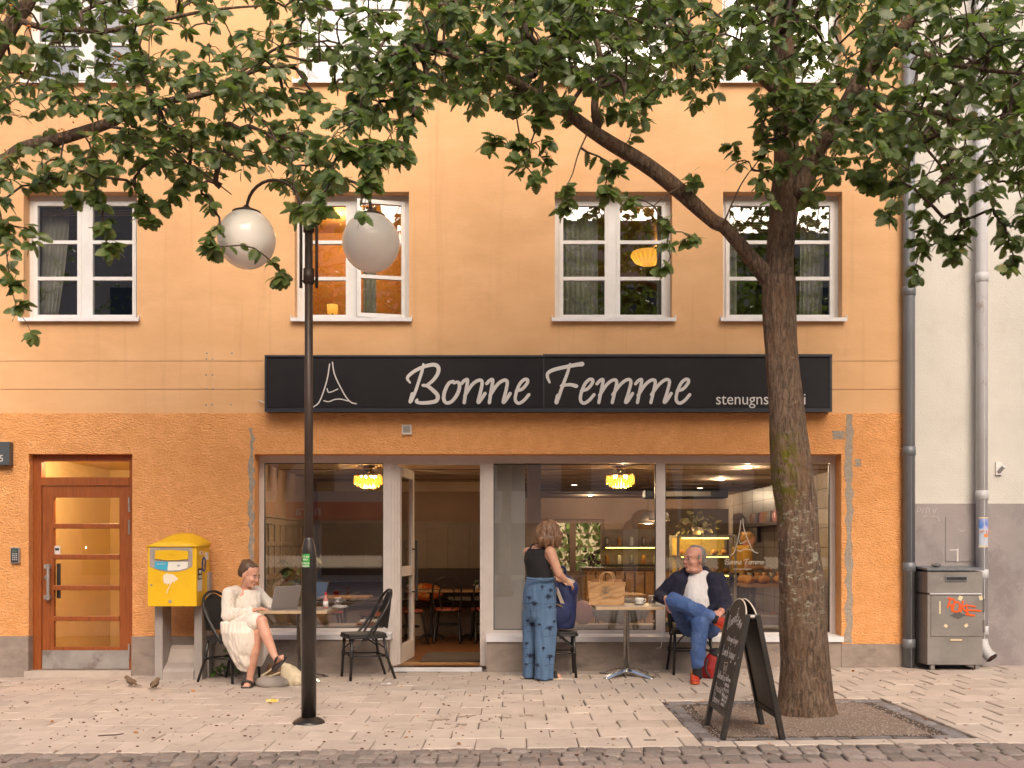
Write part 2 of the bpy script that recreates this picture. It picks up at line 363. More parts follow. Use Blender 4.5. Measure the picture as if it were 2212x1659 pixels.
# tree pit: granite kerb stones round a bed of gravel
bed = MB(); n = 44
for j in range(n+1):
    for i in range(n+1):
        x = lerp(PIT[0]+.03, PIT[1]-.03, i/n); y = lerp(PIT[2]+.03, PIT[3]-.03, j/n)
        e = min(i, j, n-i, n-j)/n
        z = gz(x)-.004+.010*noise.noise(V((x*3, y*3, 0)))+.006*noise.noise(V((x*11, y*11, 3)))+.05*math.exp(-((x-2.29)**2+(y+3.1)**2)/.12)
        bed.v.append((x, y, z-(.02 if 0 < e < .1 else 0)))
for j in range(n):
    for i in range(n): a = j*(n+1)+i; bed.f.append((a, a+1, a+n+2, a+n+1))
gravel_bed = tag(bed.build('gravel_bed', MATS['gravel'], smooth=True), kind='structure')
pb = MB()
for i in range(2600):
    x = rnd.uniform(PIT[0]+.12, PIT[1]-.12); y = rnd.uniform(PIT[2]+.1, PIT[3]-.12); r = rnd.uniform(.003, .0085)
    z = gz(x)-.003+.010*noise.noise(V((x*3, y*3, 0)))+.05*math.exp(-((x-2.29)**2+(y+3.1)**2)/.12)
    a = rnd.uniform(0, 6); i0 = len(pb.v)
    P = [(math.cos(a+q*PI/2)*r*rnd.uniform(.7, 1.2), math.sin(a+q*PI/2)*r, 0) for q in range(4)]
    pb.v += [(x+p[0], y+p[1], z) for p in P]+[(x, y, z+r*.9)]; pb.f += [(i0+q, i0+(q+1) % 4, i0+4) for q in range(4)]
tag(pb.build('gravel', MATS['pebble'], gravel_bed), kind='stuff')
def kerb_stone(x, y, a, b):
    me = sett_mesh(a, b, .06, rnd); me.materials.append(MATS['granite'])
    for v in me.vertices: v.co.z *= .8
    obj('kerb_stone', me, None, gravel_bed, loc=(x, y, gz(x)-.006+rnd.uniform(-.006, .003)), rot=(rnd.gauss(0, .02), rnd.gauss(0, .02), 0))
for i in range(7):
    q = PIT[0]+.02+(i+.5)*.267
    kerb_stone(q, PIT[2]+.07, .128, .066); kerb_stone(q, PIT[3]-.07, .128, .066)
for i in range(7):
    q = PIT[2]+.15+(i+.5)*.22
    kerb_stone(PIT[0]+.07, q, .066, .104); kerb_stone(PIT[1]-.07, q, .066, .104)

# ---------------------------------------------------------------- the orange building
bld = thing('apartment_building', 'orange plastered apartment building with a bakery on its ground floor', 'building')
XL, XR = -7.5, 4.24
def grid_wall(mb, x0, x1, z0, z1, holes, y):
    xs = sorted({x0, x1, *[h[0] for h in holes], *[h[1] for h in holes]}); zs = sorted({z0, z1, *[h[2] for h in holes], *[h[3] for h in holes]})
    xs = [x for x in xs if x0 <= x <= x1]; zs = [z for z in zs if z0 <= z <= z1]
    for a, b in zip(xs, xs[1:]):
        for c, d in zip(zs, zs[1:]):
            mx, mz = (a+b)/2, (c+d)/2
            if any(h[0] < mx < h[1] and h[2] < mz < h[3] for h in holes): continue
            mb.quad((a, y, c), (b, y, c), (b, y, d), (a, y, d))
def reveal(mb, h, y0, y1, bottom=True):
    x0, x1, z0, z1 = h
    mb.quad((x0, y0, z0), (x0, y0, z1), (x0, y1, z1), (x0, y1, z0)); mb.quad((x1, y0, z1), (x1, y0, z0), (x1, y1, z0), (x1, y1, z1))
    mb.quad((x0, y0, z1), (x1, y0, z1), (x1, y1, z1), (x0, y1, z1))
    if bottom: mb.quad((x0, y1, z0), (x1, y1, z0), (x1, y0, z0), (x0, y0, z0))
WIN = []          # openings of the upper windows in the facade plane
for (a, b) in ((50.7, 296), (636.3, 883.4), (1198.6, 1452), (1562, 1819.5)): WIN.append((wx(a), wx(b), wz(689), wz(414)))
for (a, b) in ((55, 299), (640, 886), (1199, 1452), (1560, 1818)): WIN.append((wx(a), wx(b), wz(176), wz(-99)))
zg1, zg2, zr, ztop = wz(780), wz(841), wz(893), 8.6
mb = MB(); grid_wall(mb, XL, XR, zg1+.003, ztop, WIN, 0)
for h in WIN: reveal(mb, h, 0, .17)
mb.build('upper_wall', MATS['plaster'], bld)
MB().box(XL, XR, 0, .02, zg2+.003, zg1-.003).build('wall_band', MATS['plaster'], bld)
MB().box(XL, XR, 0, .02, zr+.001, zg2-.003).build('wall_band', MATS['plaster'], bld)
MB().box(XL, XR, .012, .03, zr-.02, zg1+.03).build('groove', MATS['plaster'], bld)
zp0, zp1 = wz(1374), wz(1391)
SHOP = (wx(550), wx(1817), -.2, wz(981)); DOOR = (wx(63), wx(286.5), -.2, wz(980.6))
mb = MB(); grid_wall(mb, XL, XR, zp1-.02, zr, [SHOP, DOOR], -.012)
mb.quad((XL, -.012, zr), (XR, -.012, zr), (XR, .0, zr), (XL, .0, zr))
reveal(mb, SHOP, -.012, .24, False); reveal(mb, DOOR, -.012, .12, False)
mb.build('roughcast_wall', MATS['roughcast'], bld)
for a, b, top in ((XL, DOOR[0]+.003, zp0), (DOOR[1]-.003, SHOP[0]+.003, zp0-.003), (SHOP[1]-.003, XR, zp1)):
    MB().box(a, b, -.028, .24, -.3, top).build('plinth', MATS['plinth'], bld)
# party edge of the building
MB().box(XR-.001, XR+.02, .0, .3, -.3, ztop).build('corner', MATS['plaster'], bld)
# strips where old cladding was torn off, drill holes
def patch(u0, u1, v0, v1, m='mortar', y=-.0145, amp=.018):
    r2 = random.Random(u0); n = 26; P = []
    for i in range(n+1): P.append((wx(u0)+r2.uniform(-amp, amp), lerp(wz(v0), wz(v1), i/n)))
    for i in range(n+1): P.append((wx(u1)+r2.uniform(-amp, amp), lerp(wz(v1), wz(v0), i/n)))
    mb = MB(); mb.prism([(x, y, z) for x, z in P], (0, .01, 0)); return mb.build('mortar_patch', MATS[m], bld)
patch(1826, 1841, 895, 1389); patch(539, 549, 925, 1225)
patch(1799, 1824, 931, 949, amp=.02); patch(1846, 1858, 992, 1008, amp=.015)
for u, v in ((583-136, 763), (501, 763), (446, 775), (459, 775), (445, 810), (459, 810), (446, 840), (460, 840), (445, 875), (458, 874), (499, 874), (586, 957), (760, 960)):
    MB().lathe([(.011, 0), (.006, .003), (.004, .003)], n=8, m=Matrix.Rotation(PI/2, 3, 'X')).build('drill_hole', MATS['steel_dull'] if u != 445 else MATS['mortar'], bld).location = (wx(u), -.001, wz(v))

# ---- upper windows
def add_window(h, name_group, open_right=0, blind=0):
    x0, x1, z0, z1 = h; y = .14; fw = .062
    fr = MB(); fr.box(x0-.02, x0+fw, y, y+.07, z0, z1).box(x1-fw, x1+.02, y, y+.07, z0, z1).box(x0+fw, x1-fw, y, y+.07, z1-.075, z1+.02).box(x0+fw, x1-fw, y, y+.07, z0, z0+.03)
    xm = (x0+x1)/2; fr.box(xm-.05, xm+.05, y-.012, y+.07, z0+.02, z1-.06)
    w = fr.build('window', MATS['white_paint'], bld)
    s = MB(); s.box(x0-.035, x1+.035, -.05, y+.01, z0-.012, z0+.004).box(x0-.035, x1+.035, -.055, -.045, z0-.035, z0+.004)
    for q in (x0-.035, x1+.03): s.box(q, q+.008, -.05, .03, z0, z0+.03)
    s.build('sill', MATS['sill_metal'], w)
    for side in (0, 1):
        a, b = (x0+fw-.008, xm-.042) if side == 0 else (xm+.042, x1-fw+.008)
        c, d = z0+.03, z1-.07
        m = None
        if side == 1 and open_right:
            pv = V((b, y-.01, 0)); m = Matrix.Translation(pv) @ Matrix.Rotation(open_right, 4, 'Z') @ Matrix.Translation(-pv)
        sw = .042; ya, yb = y-.02, y+.03
        s = MB(); s.box(a, a+sw, ya, yb, c, d, m).box(b-sw, b, ya, yb, c, d, m).box(a+sw, b-sw, ya, yb, d-sw, d, m).box(a+sw, b-sw, ya, yb, c, c+sw, m)
        s.build('sash', MATS['white_paint'], w)
        hh = (d-c-2*sw)/3
        for k in (1, 2):
            MB().box(a+sw-.004, b-sw+.004, ya+.004, yb-.004, c+sw+k*hh-.019, c+sw+k*hh+.019, m).build('glazing_bar', MATS['white_paint'], w)
        for k in range(3):
            MB().box(a+sw, b-sw, y+.004, y+.008, c+sw+k*hh, c+sw+(k+1)*hh, m).build('pane', MATS['glass_up'], w)
    if blind:
        for k in range(blind):
            for (a, b) in ((x0+.1, xm-.08), (xm+.08, x1-.1)):
                zz = z1-.12-k*.026
                MB().box(a, b, y+.075, y+.10, zz-.011, zz-.009).build('blind_slat', MATS['slat'], w)
    return w
M('slat', (.62, .40, .22), (.5, .3, .15), scale=20, rough=.5)
M('curtain', (.55, .53, .47), (.42, .40, .35), scale=3, rough=.9)
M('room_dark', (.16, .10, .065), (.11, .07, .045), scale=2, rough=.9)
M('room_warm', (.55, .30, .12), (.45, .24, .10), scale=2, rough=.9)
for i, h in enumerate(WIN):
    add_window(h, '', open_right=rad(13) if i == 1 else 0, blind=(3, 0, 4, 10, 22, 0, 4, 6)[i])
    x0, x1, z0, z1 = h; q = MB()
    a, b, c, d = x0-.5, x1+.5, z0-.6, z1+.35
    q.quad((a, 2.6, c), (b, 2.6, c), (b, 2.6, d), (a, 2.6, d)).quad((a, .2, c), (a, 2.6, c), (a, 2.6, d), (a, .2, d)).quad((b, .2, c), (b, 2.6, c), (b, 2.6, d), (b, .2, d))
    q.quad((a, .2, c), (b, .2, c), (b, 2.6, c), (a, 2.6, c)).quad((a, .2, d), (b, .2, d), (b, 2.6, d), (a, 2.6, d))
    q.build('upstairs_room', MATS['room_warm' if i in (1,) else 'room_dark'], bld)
def curtain(u0, u1, w_i, label, lean=0, y=.32):
    h = WIN[w_i]; mb = MB(); n = 60; Rr = []
    z0, z1 = h[2]+.02, h[3]-.06
    for k in range(9):
        t = k/8; row = []
        for j in range(n+1):
            s = j/n; x = lerp(wx(u0, CD+y), wx(u1, CD+y), s)+lean*(1-t)**1.5*(0.3+s)
            row.append((x, y+.022*math.sin(s*2*PI*((u1-u0)/11.0)+.6*math.sin(t*3))*(.6+.4*(1-t)), lerp(z0, z1, t)))
        Rr.append(row)
    i0 = 0
    for row in Rr: mb.v += row
    for k in range(8):
        for j in range(n): a = k*(n+1)+j; mb.f.append((a, a+1, a+n+2, a+n+1))
    o = mb.build('curtain', MATS['curtain'], smooth=True); o.modifiers.new('s', 'SOLIDIFY').thickness = .004
    return tag(o, label, 'curtain', 'curtains behind the upper windows')
curtain(92, 150, 0, 'pale curtain drawn aside in the leftmost lower window', -.12)
curtain(845-60, 812, 1, 'narrow grey curtain behind the tilted open casement')
curtain(1216, 1292, 2, 'grey curtain in the left half of the window with the glowing ceiling lamp')
curtain(1420, 1437, 2, 'thin curtain edge right of the glowing ceiling lamp')
curtain(1567, 1592, 3, 'gathered grey curtain left of the tree trunk in the right window')
curtain(1730, 1782, 3, 'greenish grey curtain right of the tree trunk in the right window', -.04)
# ---------------------------------------------------------------- shopfront
DS = 11.3; ys = DS-CD
def sx(u): return wx(u, DS)
def sz(v): return wz(v, DS)
FL = .04                                   # cafe floor level
def sb(mb, u0, u1, v0, v1, y0=ys-.005, y1=ys+.07): return mb.box(sx(u0), sx(u1), y0, y1, sz(v1), sz(v0))
fr = MB()
sb(fr, 548, 1822, 978, 1000); sb(fr, 548, 570, 1000, 1372, ys-.004); sb(fr, 570, 828, 1357, 1372, ys-.003)
sb(fr, 828, 852, 1000, 1460, ys-.004); sb(fr, 836, 845, 1000, 1458, ys-.018, ys); sb(fr, 852, 857.5, 1000, 1446, ys+.012)
sb(fr, 1037, 1066, 1000, 1460, ys-.004); sb(fr, 1046, 1057, 1000, 1458, ys-.018, ys)
sb(fr, 857.5, 1037, 1000, 1003, ys+.012)
sb(fr, 1066, 1417, 1361, 1376, ys-.003); sb(fr, 1417, 1437, 1000, 1384, ys-.004)
sb(fr, 1437, 1793, 1366, 1386, ys-.003); sb(fr, 1793, 1822, 1000, 1390, ys-.004)
front = fr.build('shopfront', MATS['shop_paint'], bld)
for (u0, u1, v0, v1) in ((570, 828, 1000, 1357), (1066, 1417, 1002, 1361), (1437, 1793, 1003, 1366)):
    MB().box(sx(u0), sx(u1), ys+.03, ys+.036, sz(v1), sz(v0)).build('pane', MATS['glass'], front)
    g = MB(); w = .008
    for a, b, c, d in ((u0, u0+1.6, v0, v1), (u1-1.6, u1, v0, v1), (u0, u1, v0, v0+1.6), (u0, u1, v1-1.6, v1)): g.box(sx(a), sx(b), ys+.02, ys+.05, sz(d), sz(c))
    g.build('gasket', MATS['dark_metal'], front)
for (u0, u1, v0, v1) in ((562, 844, 1371, 1381), (1050, 1820, 1375, 1386)):
    s = MB(); a, b = wx(u0), wx(u1); z1, z0 = wz(v0), wz(v1)
    s.rings([[(a, ys, z1+.015), (a, -.05, z1), (a, -.05, z0), (a, ys, z0)], [(b, ys, z1+.015), (b, -.05, z1), (b, -.05, z0), (b, ys, z0)]])
    s.build('window_sill', MATS['sill_metal'], front)
for a, b, t in ((SHOP[0], wx(838), 1381), (wx(1051), SHOP[1], 1386)):
    MB().box(a, b, -.02, .24, -.3, wz(t)).build('plinth', MATS['plinth'], bld)
MB().box(sx(852), sx(1042), .13, ys+.1, -.02, sz(1440)).build('threshold', MATS['sill_metal'], front)
# glass door swung inwards
dr = bpy.data.objects.new('shop_door', None); COL.objects.link(dr); dr.parent = bld; dr.location = (sx(859), ys+.03, 0); dr.rotation_euler = (0, 0, rad(85))
w_, z0, z1 = .86, sz(1436), sz(1006); zm0, zm1 = sz(1246), sz(1225)
f = MB(); f.box(0, .09, -.025, .025, z0, z1).box(w_-.09, w_, -.025, .025, z0, z1).box(.09, w_-.09, -.025, .025, z1-.1, z1).box(.09, w_-.09, -.025, .025, z0, z0+.2).box(.09, w_-.09, -.025, .025, zm0, zm1)
f.build('door_frame', MATS['shop_paint'], dr)
MB().box(.09, w_-.09, -.004, .004, z0+.2, zm0).build('pane', MATS['glass_door'], dr); MB().box(.09, w_-.09, -.004, .004, zm1, z1-.1).build('pane', MATS['glass_door'], dr)
h = MB(); h.tube([(w_-.13, -.075, .72), (w_-.13, -.075, 1.42)], .017).tube([(w_-.13, -.02, .82), (w_-.13, -.075, .82)], .01).tube([(w_-.13, -.02, 1.32), (w_-.13, -.075, 1.32)], .01)
h.build('handle', MATS['dark_metal'], dr)
# lace of diamonds printed on the panes
M('print', (.50, .44, .36), rough=.9)
def band(u0, u1, vc, skip=()):
    mb = MB(); p = 9.75*DS/F; y = ys+.0275
    n = int((u1-u0)/9.75)
    for r in range(5):
        zc = sz(vc)+(r-2)*p/2
        for k in range(n+1):
            xc = sx(u0)+p*(k+(.5 if r % 2 else 0))+p*.5
            if xc > sx(u1)-p*.4 or any(sx(a) < xc < sx(b) for a, b in skip): continue
            for (ro, ri) in ((.48, .42), (.23, .16)):
                O = [(xc+ro*p*c, zc+ro*p*s) for c, s in ((1, 0), (0, 1), (-1, 0), (0, -1))]; I = [(xc+ri*p*c, zc+ri*p*s) for c, s in ((1, 0), (0, 1), (-1, 0), (0, -1))]
                for q in range(4):
                    a, b = q, (q+1) % 4; mb.quad((O[a][0], y, O[a][1]), (O[b][0], y, O[b][1]), (I[b][0], y, I[b][1]), (I[a][0], y, I[a][1]))
    mb.build('printed_band', MATS['print'], front)
band(570, 828, 1213); band(1437, 1793, 1216, skip=((1552, 1655),))
# ---- lettering strokes (shared by the sign and the print on the pane), read off in sign units
E0 = [(1133, 874), (1172, 862), (1203, 826), (1206, 803), (1184, 802), (1155, 832), (1132, 890), (1128, 935), (1150, 955), (1184, 935), (1216, 898)]
N0 = [[(778, 828), (800, 806), (818, 806), (808, 872), (796, 952)], [(800, 905), (848, 834), (890, 806), (912, 816), (904, 872), (886, 945), (900, 938), (932, 890)]]
M0 = [[(1655, 830), (1678, 806), (1696, 806), (1684, 872), (1668, 952)], [(1672, 905), (1720, 834), (1762, 804), (1784, 816), (1772, 880), (1755, 952)], [(1758, 900), (1808, 834), (1852, 802), (1876, 814), (1862, 880), (1842, 945), (1856, 940), (1888, 890)]]
sh = lambda L, k: [(x+k, y) for x, y in L]
BF = [([(446, 822), (428, 792), (452, 762), (500, 732), (560, 710), (608, 706), (630, 728), (622, 768), (592, 808), (556, 838)], [12, 20, 22, 22, 24, 26, 26, 24, 22, 20]),
      ([(528, 838), (560, 844), (600, 876), (624, 905), (616, 938), (570, 950), (512, 952), (486, 944), (492, 930)], [20, 22, 26, 26, 26, 24, 22, 20, 16]),
      ([(532, 700), (524, 742), (502, 812), (476, 888), (450, 940)], [14, 20, 20, 20, 26]), ([(460, 892), (446, 946)], [22, 24]),
      ([(726, 812), (696, 826), (670, 878), (664, 928), (682, 952), (716, 942), (750, 898), (766, 848), (756, 818), (728, 824)], [20, 22, 24, 24, 22, 22, 24, 24, 20, 18])]
BF += [(s, 22) for s in N0]+[(sh(s, 163), 22) for s in N0]+[(E0, 21)]
BF += [([(1350, 820), (1336, 786), (1340, 758), (1376, 738), (1440, 722), (1520, 706), (1562, 700)], [14, 20, 22, 24, 24, 26, 30]), ([(1482, 700), (1464, 762), (1430, 852), (1404, 930)], [16, 20, 22, 22]), ([(1404, 905), (1394, 950)], [28, 28]), ([(1424, 842), (1480, 834), (1524, 844)], [18, 22, 26])]
BF += [(sh(E0, 422), 21)]+[(s, 21) for s in M0]+[(sh(s, 250), 21) for s in M0]+[(sh(E0, 1042), 21)]
EIFFEL = [([(2136, 700), (2122, 790), (2096, 880), (2066, 950), (2032, 978)], 8), ([(2154, 688), (2166, 760), (2196, 830), (2240, 910), (2275, 948), (2310, 958)], 8), ([(2120, 860), (2128, 882), (2150, 880), (2190, 862)], 7), ([(2098, 938), (2130, 944), (2170, 930), (2210, 928), (2256, 940)], 7)]
EIFFEL = [([(x-2212, y) for x, y in p], w) for p, w in EIFFEL]     # to the same units, left of the B
def strokes(mb, S_, sc, fr_, jit=.0004):
    for i, (p, w) in enumerate(S_):
        ribbon(mb, p, w, fr_, base=i*jit*.5, k=7, th=.0012)

# ---------------------------------------------------------------- the bakery sign
ysn = -.15; dsn = CD+ysn
sgn = thing('shop_sign', 'long black bakery sign box above the shop windows with white script lettering', 'sign', (0, ysn, 0))
def nx(u): return wx(u, dsn)
def nz(v): return wz(v, dsn)
MB().box(nx(572), nx(1797), .012, -ysn-.01, nz(889), nz(768)).build('box', MATS['sign_trim'], sgn)
MB().box(nx(577), nx(1173), 0, .02, nz(881), nz(773)).build('panel', MATS['sign_face'], sgn)
MB().box(nx(1176), nx(1791), 0, .02, nz(881), nz(773)).build('panel', MATS['sign_face'], sgn)
t = MB(); t.box(nx(572), nx(1171), -.014, .02, nz(772), nz(767.5)).box(nx(572), nx(1797), -.012, .02, nz(890), nz(882)); t.box(nx(572), nx(576.5), -.01, .02, nz(882), nz(772)).box(nx(1791.5), nx(1797), -.01, .02, nz(882), nz(771))
t.box(nx(1173), nx(1176), -.006, .02, nz(882), nz(772)).box(nx(1172.5), nx(1797), -.016, .02, nz(771), nz(765.5)); t.build('trim', MATS['sign_trim'], sgn)
frS = lambda x, y, h: ((nx((960+x/2.304)*.76806)), -.001-h, nz((720+y/2.304)*.76806))
mb = MB(); strokes(mb, BF, 1, frS); mb.build('lettering', MATS['letter'], sgn)
mb = MB(); strokes(mb, EIFFEL, 1, frS); mb.build('tower_emblem', MATS['letter'], sgn)
me = text_mesh('stenugnsbageri', .2, 'LEFT', .0006); xs = [v.co.x for v in me.vertices]; k = (nx(1740)-nx(1547))/(max(xs)-min(xs))
me.transform(Matrix.Translation((nx(1547)-min(xs)*k, -.002, nz(863))) @ Euler((PI/2, 0, 0)).to_matrix().to_4x4() @ Matrix.Diagonal((k, k*1.08, 1, 1))); me.materials.clear()
obj('lettering', me, MATS['letter'], sgn)
# the same lettering printed small on the right pane
x0p, x1p = sx(1566), sx(1652); kk = (x1p-x0p)/(2270-420)
frP = lambda x, y, h: (x0p+(x-420)*kk, ys+.026-h, sz(1214)-(y-840)*kk)
mb = MB(); strokes(mb, [(p, [q*1.15 for q in w] if isinstance(w, list) else w*1.15) for p, w in BF], 1, frP); mb.build('printed_name', MATS['print'], front)
ke = (sx(1642)-sx(1580))/(102+180)
frE = lambda x, y, h: (sx(1580)+(x+180)*ke*.95, ys+.026-h, sz(1200)+(978-y)*ke*1.25)
mb = MB(); strokes(mb, EIFFEL, 1, frE); mb.build('printed_emblem', MATS['print'], front)
me = text_mesh('stenugnsbageri', .034, 'LEFT', .0003); me.transform(Matrix.Translation((sx(1585), ys+.025, sz(1229))) @ Euler((PI/2, 0, 0)).to_matrix().to_4x4()); me.materials.clear(); obj('printed_name', me, MATS['print'], front)

# ---------------------------------------------------------------- house door
yd = .08; DD = CD+yd
def dx(u): return wx(u, DD)
def dz(v): return wz(v, DD)
hz = zf(60, 1260, 2.5147)
def db(mb, a, b, c, d, y0, y1):            # box from crop readings
    p = hz(a, c, DD); q = hz(b, d, DD); return mb.box(p.x, q.x, y0, y1, q.z, p.z)
f = MB(); db(f, 80, 142, 42, 1580, yd, yd+.1); db(f, 764, 800, 42, 1580, yd, yd+.1); db(f, 142, 764, 42, 92, yd, yd+.1); db(f, 142, 764, 208, 265, yd-.004, yd+.1)
hd = f.build('house_door', MATS['wood_door'], bld)
MB().box(*(lambda p, q: (p.x, q.x, yd+.04, yd+.045, q.z, p.z))(hz(142, 92, DD), hz(764, 208, DD))).build('pane', MATS['glass_door'], hd)
l = MB(); db(l, 145, 226, 268, 1565, yd+.012, yd+.06); db(l, 690, 762, 268, 1565, yd+.012, yd+.06); db(l, 226, 690, 268, 350, yd+.012, yd+.06); db(l, 226, 690, 1408, 1565, yd+.012, yd+.06)
l.build('door_leaf', MATS['wood_door'], hd)
for a, b in ((535, 570), (753, 789), (972, 1007), (1190, 1225)):
    r_ = MB(); db(r_, 222, 694, a, b, yd-.002, yd+.05); r_.build('rail', MATS['wood_door'], hd, bevel=.006)
for a, b in ((350, 535), (570, 753), (789, 972), (1007, 1190), (1225, 1408)):
    p_ = MB(); db(p_, 226, 690, a, b, yd+.03, yd+.035); p_.build('pane', MATS['glass_door'], hd)
k_ = MB(); db(k_, 146, 761, 1432, 1563, yd+.004, yd+.02); k_.build('kick_plate', MATS['steel_dull'], hd)
p = hz(203, 820, DD); q = hz(203, 1075, DD)
h = MB(); h.tube([(p.x, yd-.05, p.z), (q.x, yd-.05, q.z)], .017)
for zz in (hz(0, 838, DD).z, hz(0, 1055, DD).z): h.box(p.x-.05, p.x+.01, yd-.04, yd+.012, zz-.022, zz+.022)
h.build('handle', MATS['steel_dull'], hd)
p = hz(178, 918, DD); MB().lathe([(.026, 0), (.026, .012), (.012, .014)], n=14, m=Matrix.Rotation(PI/2, 3, 'X')).build('lock', MATS['steel'], hd).location = (p.x, yd+.012, p.z)
p = hz(245, 818, DD); q = hz(245, 1065, DD); MB().box(p.x-.02, p.x+.02, yd+.06, yd+.075, q.z, p.z).build('inner_handle', MATS['dark_metal'], hd)
for c in (400, 560, 1438):
    p = hz(763, c, DD); MB().tube([(p.x, yd-.006, p.z-.08), (p.x, yd-.006, p.z+.08)], .011).build('hinge', MATS['steel_dull'], hd)
p = hz(245, 722, DD); MB().box(p.x-.034, p.x+.034, yd+.027, yd+.029, p.z-.045, p.z+.045).build('notice', MATS['letter'], hd)
MB().box(p.x-.022, p.x+.022, yd+.0255, yd+.0268, p.z-.005, p.z+.022).build('notice_print', MATS['dark_metal'], hd)
MB().box(DOOR[0]-.03, DOOR[1], -.055, .2, -.2, wz(1449, 11.1)).build('door_step', MATS['paver'], hd)
# hallway behind the door
M('hall_wall', (.80, .60, .30), (.74, .54, .26), scale=2, rough=.7)
M('hall_floor', (.5, .33, .15), rough=.5)
a, b = DOOR[0]-.3, DOOR[1]+.5; q = MB()
q.quad((a, 3, -.1), (b, 3, -.1), (b, 3, 2.5), (a, 3, 2.5)).quad((a, .2, -.1), (a, 3, -.1), (a, 3, 2.5), (a, .2, 2.5)).quad((b, .2, -.1), (b, 3, -.1), (b, 3, 2.5), (b, .2, 2.5)).quad((a, .2, 2.4), (b, .2, 2.4), (b, 3, 2.4), (a, 3, 2.4))
hall = tag(q.build('hallway_wall', MATS['hall_wall']), kind='structure')
tag(MB().quad((a, .2, -.05), (b, .2, -.05), (b, 3, -.05), (a, 3, -.05)).build('hallway_floor', MATS['hall_floor']), kind='structure')
MB().prism([(a+.35, 2.94, .1), (a+.35, 2.94, .24), (b, 2.94, .85), (b, 2.94, .71)], (0, -.03, 0)).build('stair_skirting', MATS['dark_metal'], hall)
lt = thing('hall_lamp', 'small glowing ball lamp inside the hallway behind the brown door', 'lamp', hz(440, 705, CD+2.2))
MB().ell((0, 0, 0), (.035, .035, .035)).build('shade', M('glow_small', (1, .8, .5), emit=(1, .72, .35), es=7), lt, True)
lamp('hall_light', (DOOR[0]+.6-lt.location.x, .5-lt.location.y, 2.35-lt.location.z), 62, (1, .76, .46), .02, lt)

# ---------------------------------------------------------------- the cafe inside
M('cafe_floor', (.20, .085, .03), (.14, .055, .02), scale=5, rough=.35, stretch=(1, 6, 1))
M('cafe_upper', (.38, .26, .19), (.33, .22, .16), scale=2, rough=.8)
M('cafe_panel', (.35, .28, .215), (.30, .24, .185), scale=3, rough=.6)
M('cafe_ceiling', (.55, .42, .30), (.5, .38, .27), scale=1.5, rough=.8)
M('tile', (.50, .43, .36), (.45, .38, .31), scale=3, rough=.35)
M('bench', (.045, .022, .016), rough=.5)
M('oak', (.42, .24, .10), (.34, .18, .07), scale=10, rough=.5, stretch=(1, 7, 1))
M('walnut', (.085, .04, .02), (.055, .025, .012), scale=8, rough=.4)
M('mat_brown', (.075, .05, .035), (.055, .036, .025), scale=80, rough=1)
CZ = 2.33; XA, XP, XB = -2.95, -.02, 4.15; YA, YB = 4.5, 9.6
tag(MB().quad((XA-.2, .12, FL), (XB+.1, .12, FL), (XB+.1, YB, FL), (XA-.2, YB, FL)).build('cafe_floor', MATS['cafe_floor']), kind='structure')
ce = tag(MB().quad((XA, .27, CZ), (XB, .27, CZ), (XB, YB, CZ), (XA, YB, CZ)).build('cafe_ceiling', MATS['cafe_ceiling']), kind='structure')
for k in range(9):                          # ribs of the board ceiling
    MB().box(XA, XB, .9+k*1.0, .915+k*1.0, CZ-.008, CZ-.0).build('ceiling_joint', MATS['walnut'], ce)
lw = tag(MB().box(XA-.06, XA, .27, YA, FL, CZ).build('cafe_wall', MATS['cafe_upper']), kind='structure')
bw = tag(MB().box(XA, XP, YA, YA+.06, FL, CZ).build('cafe_wall', MATS['cafe_upper']), kind='structure')
MB().box(XA, XP, YA-.1, YA, 2.18, CZ).build('bulkhead', MATS['cafe_ceiling'], bw)
for (wl, horiz) in ((bw, True), (lw, False)):
    q = MB(); L0, L1 = (XA, XP) if horiz else (.27, YA)
    def pbx(a, b, t, z0, z1):
        if horiz: q.box(a, b, YA-t, YA, z0, z1)
        else: q.box(XA, XA+t, a, b, z0, z1)
    pbx(L0, L1, .012, FL, 1.70); pbx(L0, L1, .05, 1.70, 1.735); pbx(L0, L1, .03, 1.36, 1.41); pbx(L0, L1, .03, 1.62, 1.70); pbx(L0, L1, .03, .95, 1.02)
    t = L0
    while t < L1: pbx(t, t+.055, .028, .9, 1.66); t += .32
    pbx(L0, L1, .03, FL, .16)
    q.build('panelling', MATS['cafe_panel'], wl)
# partition between the two rooms, pale panel behind the glass
tag(MB().box(XP, XP+.08, 2.2, YA+.06, FL, CZ).build('cafe_partition', MATS['cafe_upper']), kind='structure')
M('pale_panel', (.66, .61, .56), (.60, .55, .50), scale=2, rough=.8)
tag(MB().box(wx(1062, 11.55), wx(1134, 11.55), .42, .50, FL, CZ-.02).build('pale_partition', MATS['pale_panel']), kind='structure')
tag(MB().box(wx(1139, 11.9), wx(1168, 11.9), .76, .95, FL, CZ-.01).build('pillar', MATS['cafe_upper']), kind='structure')
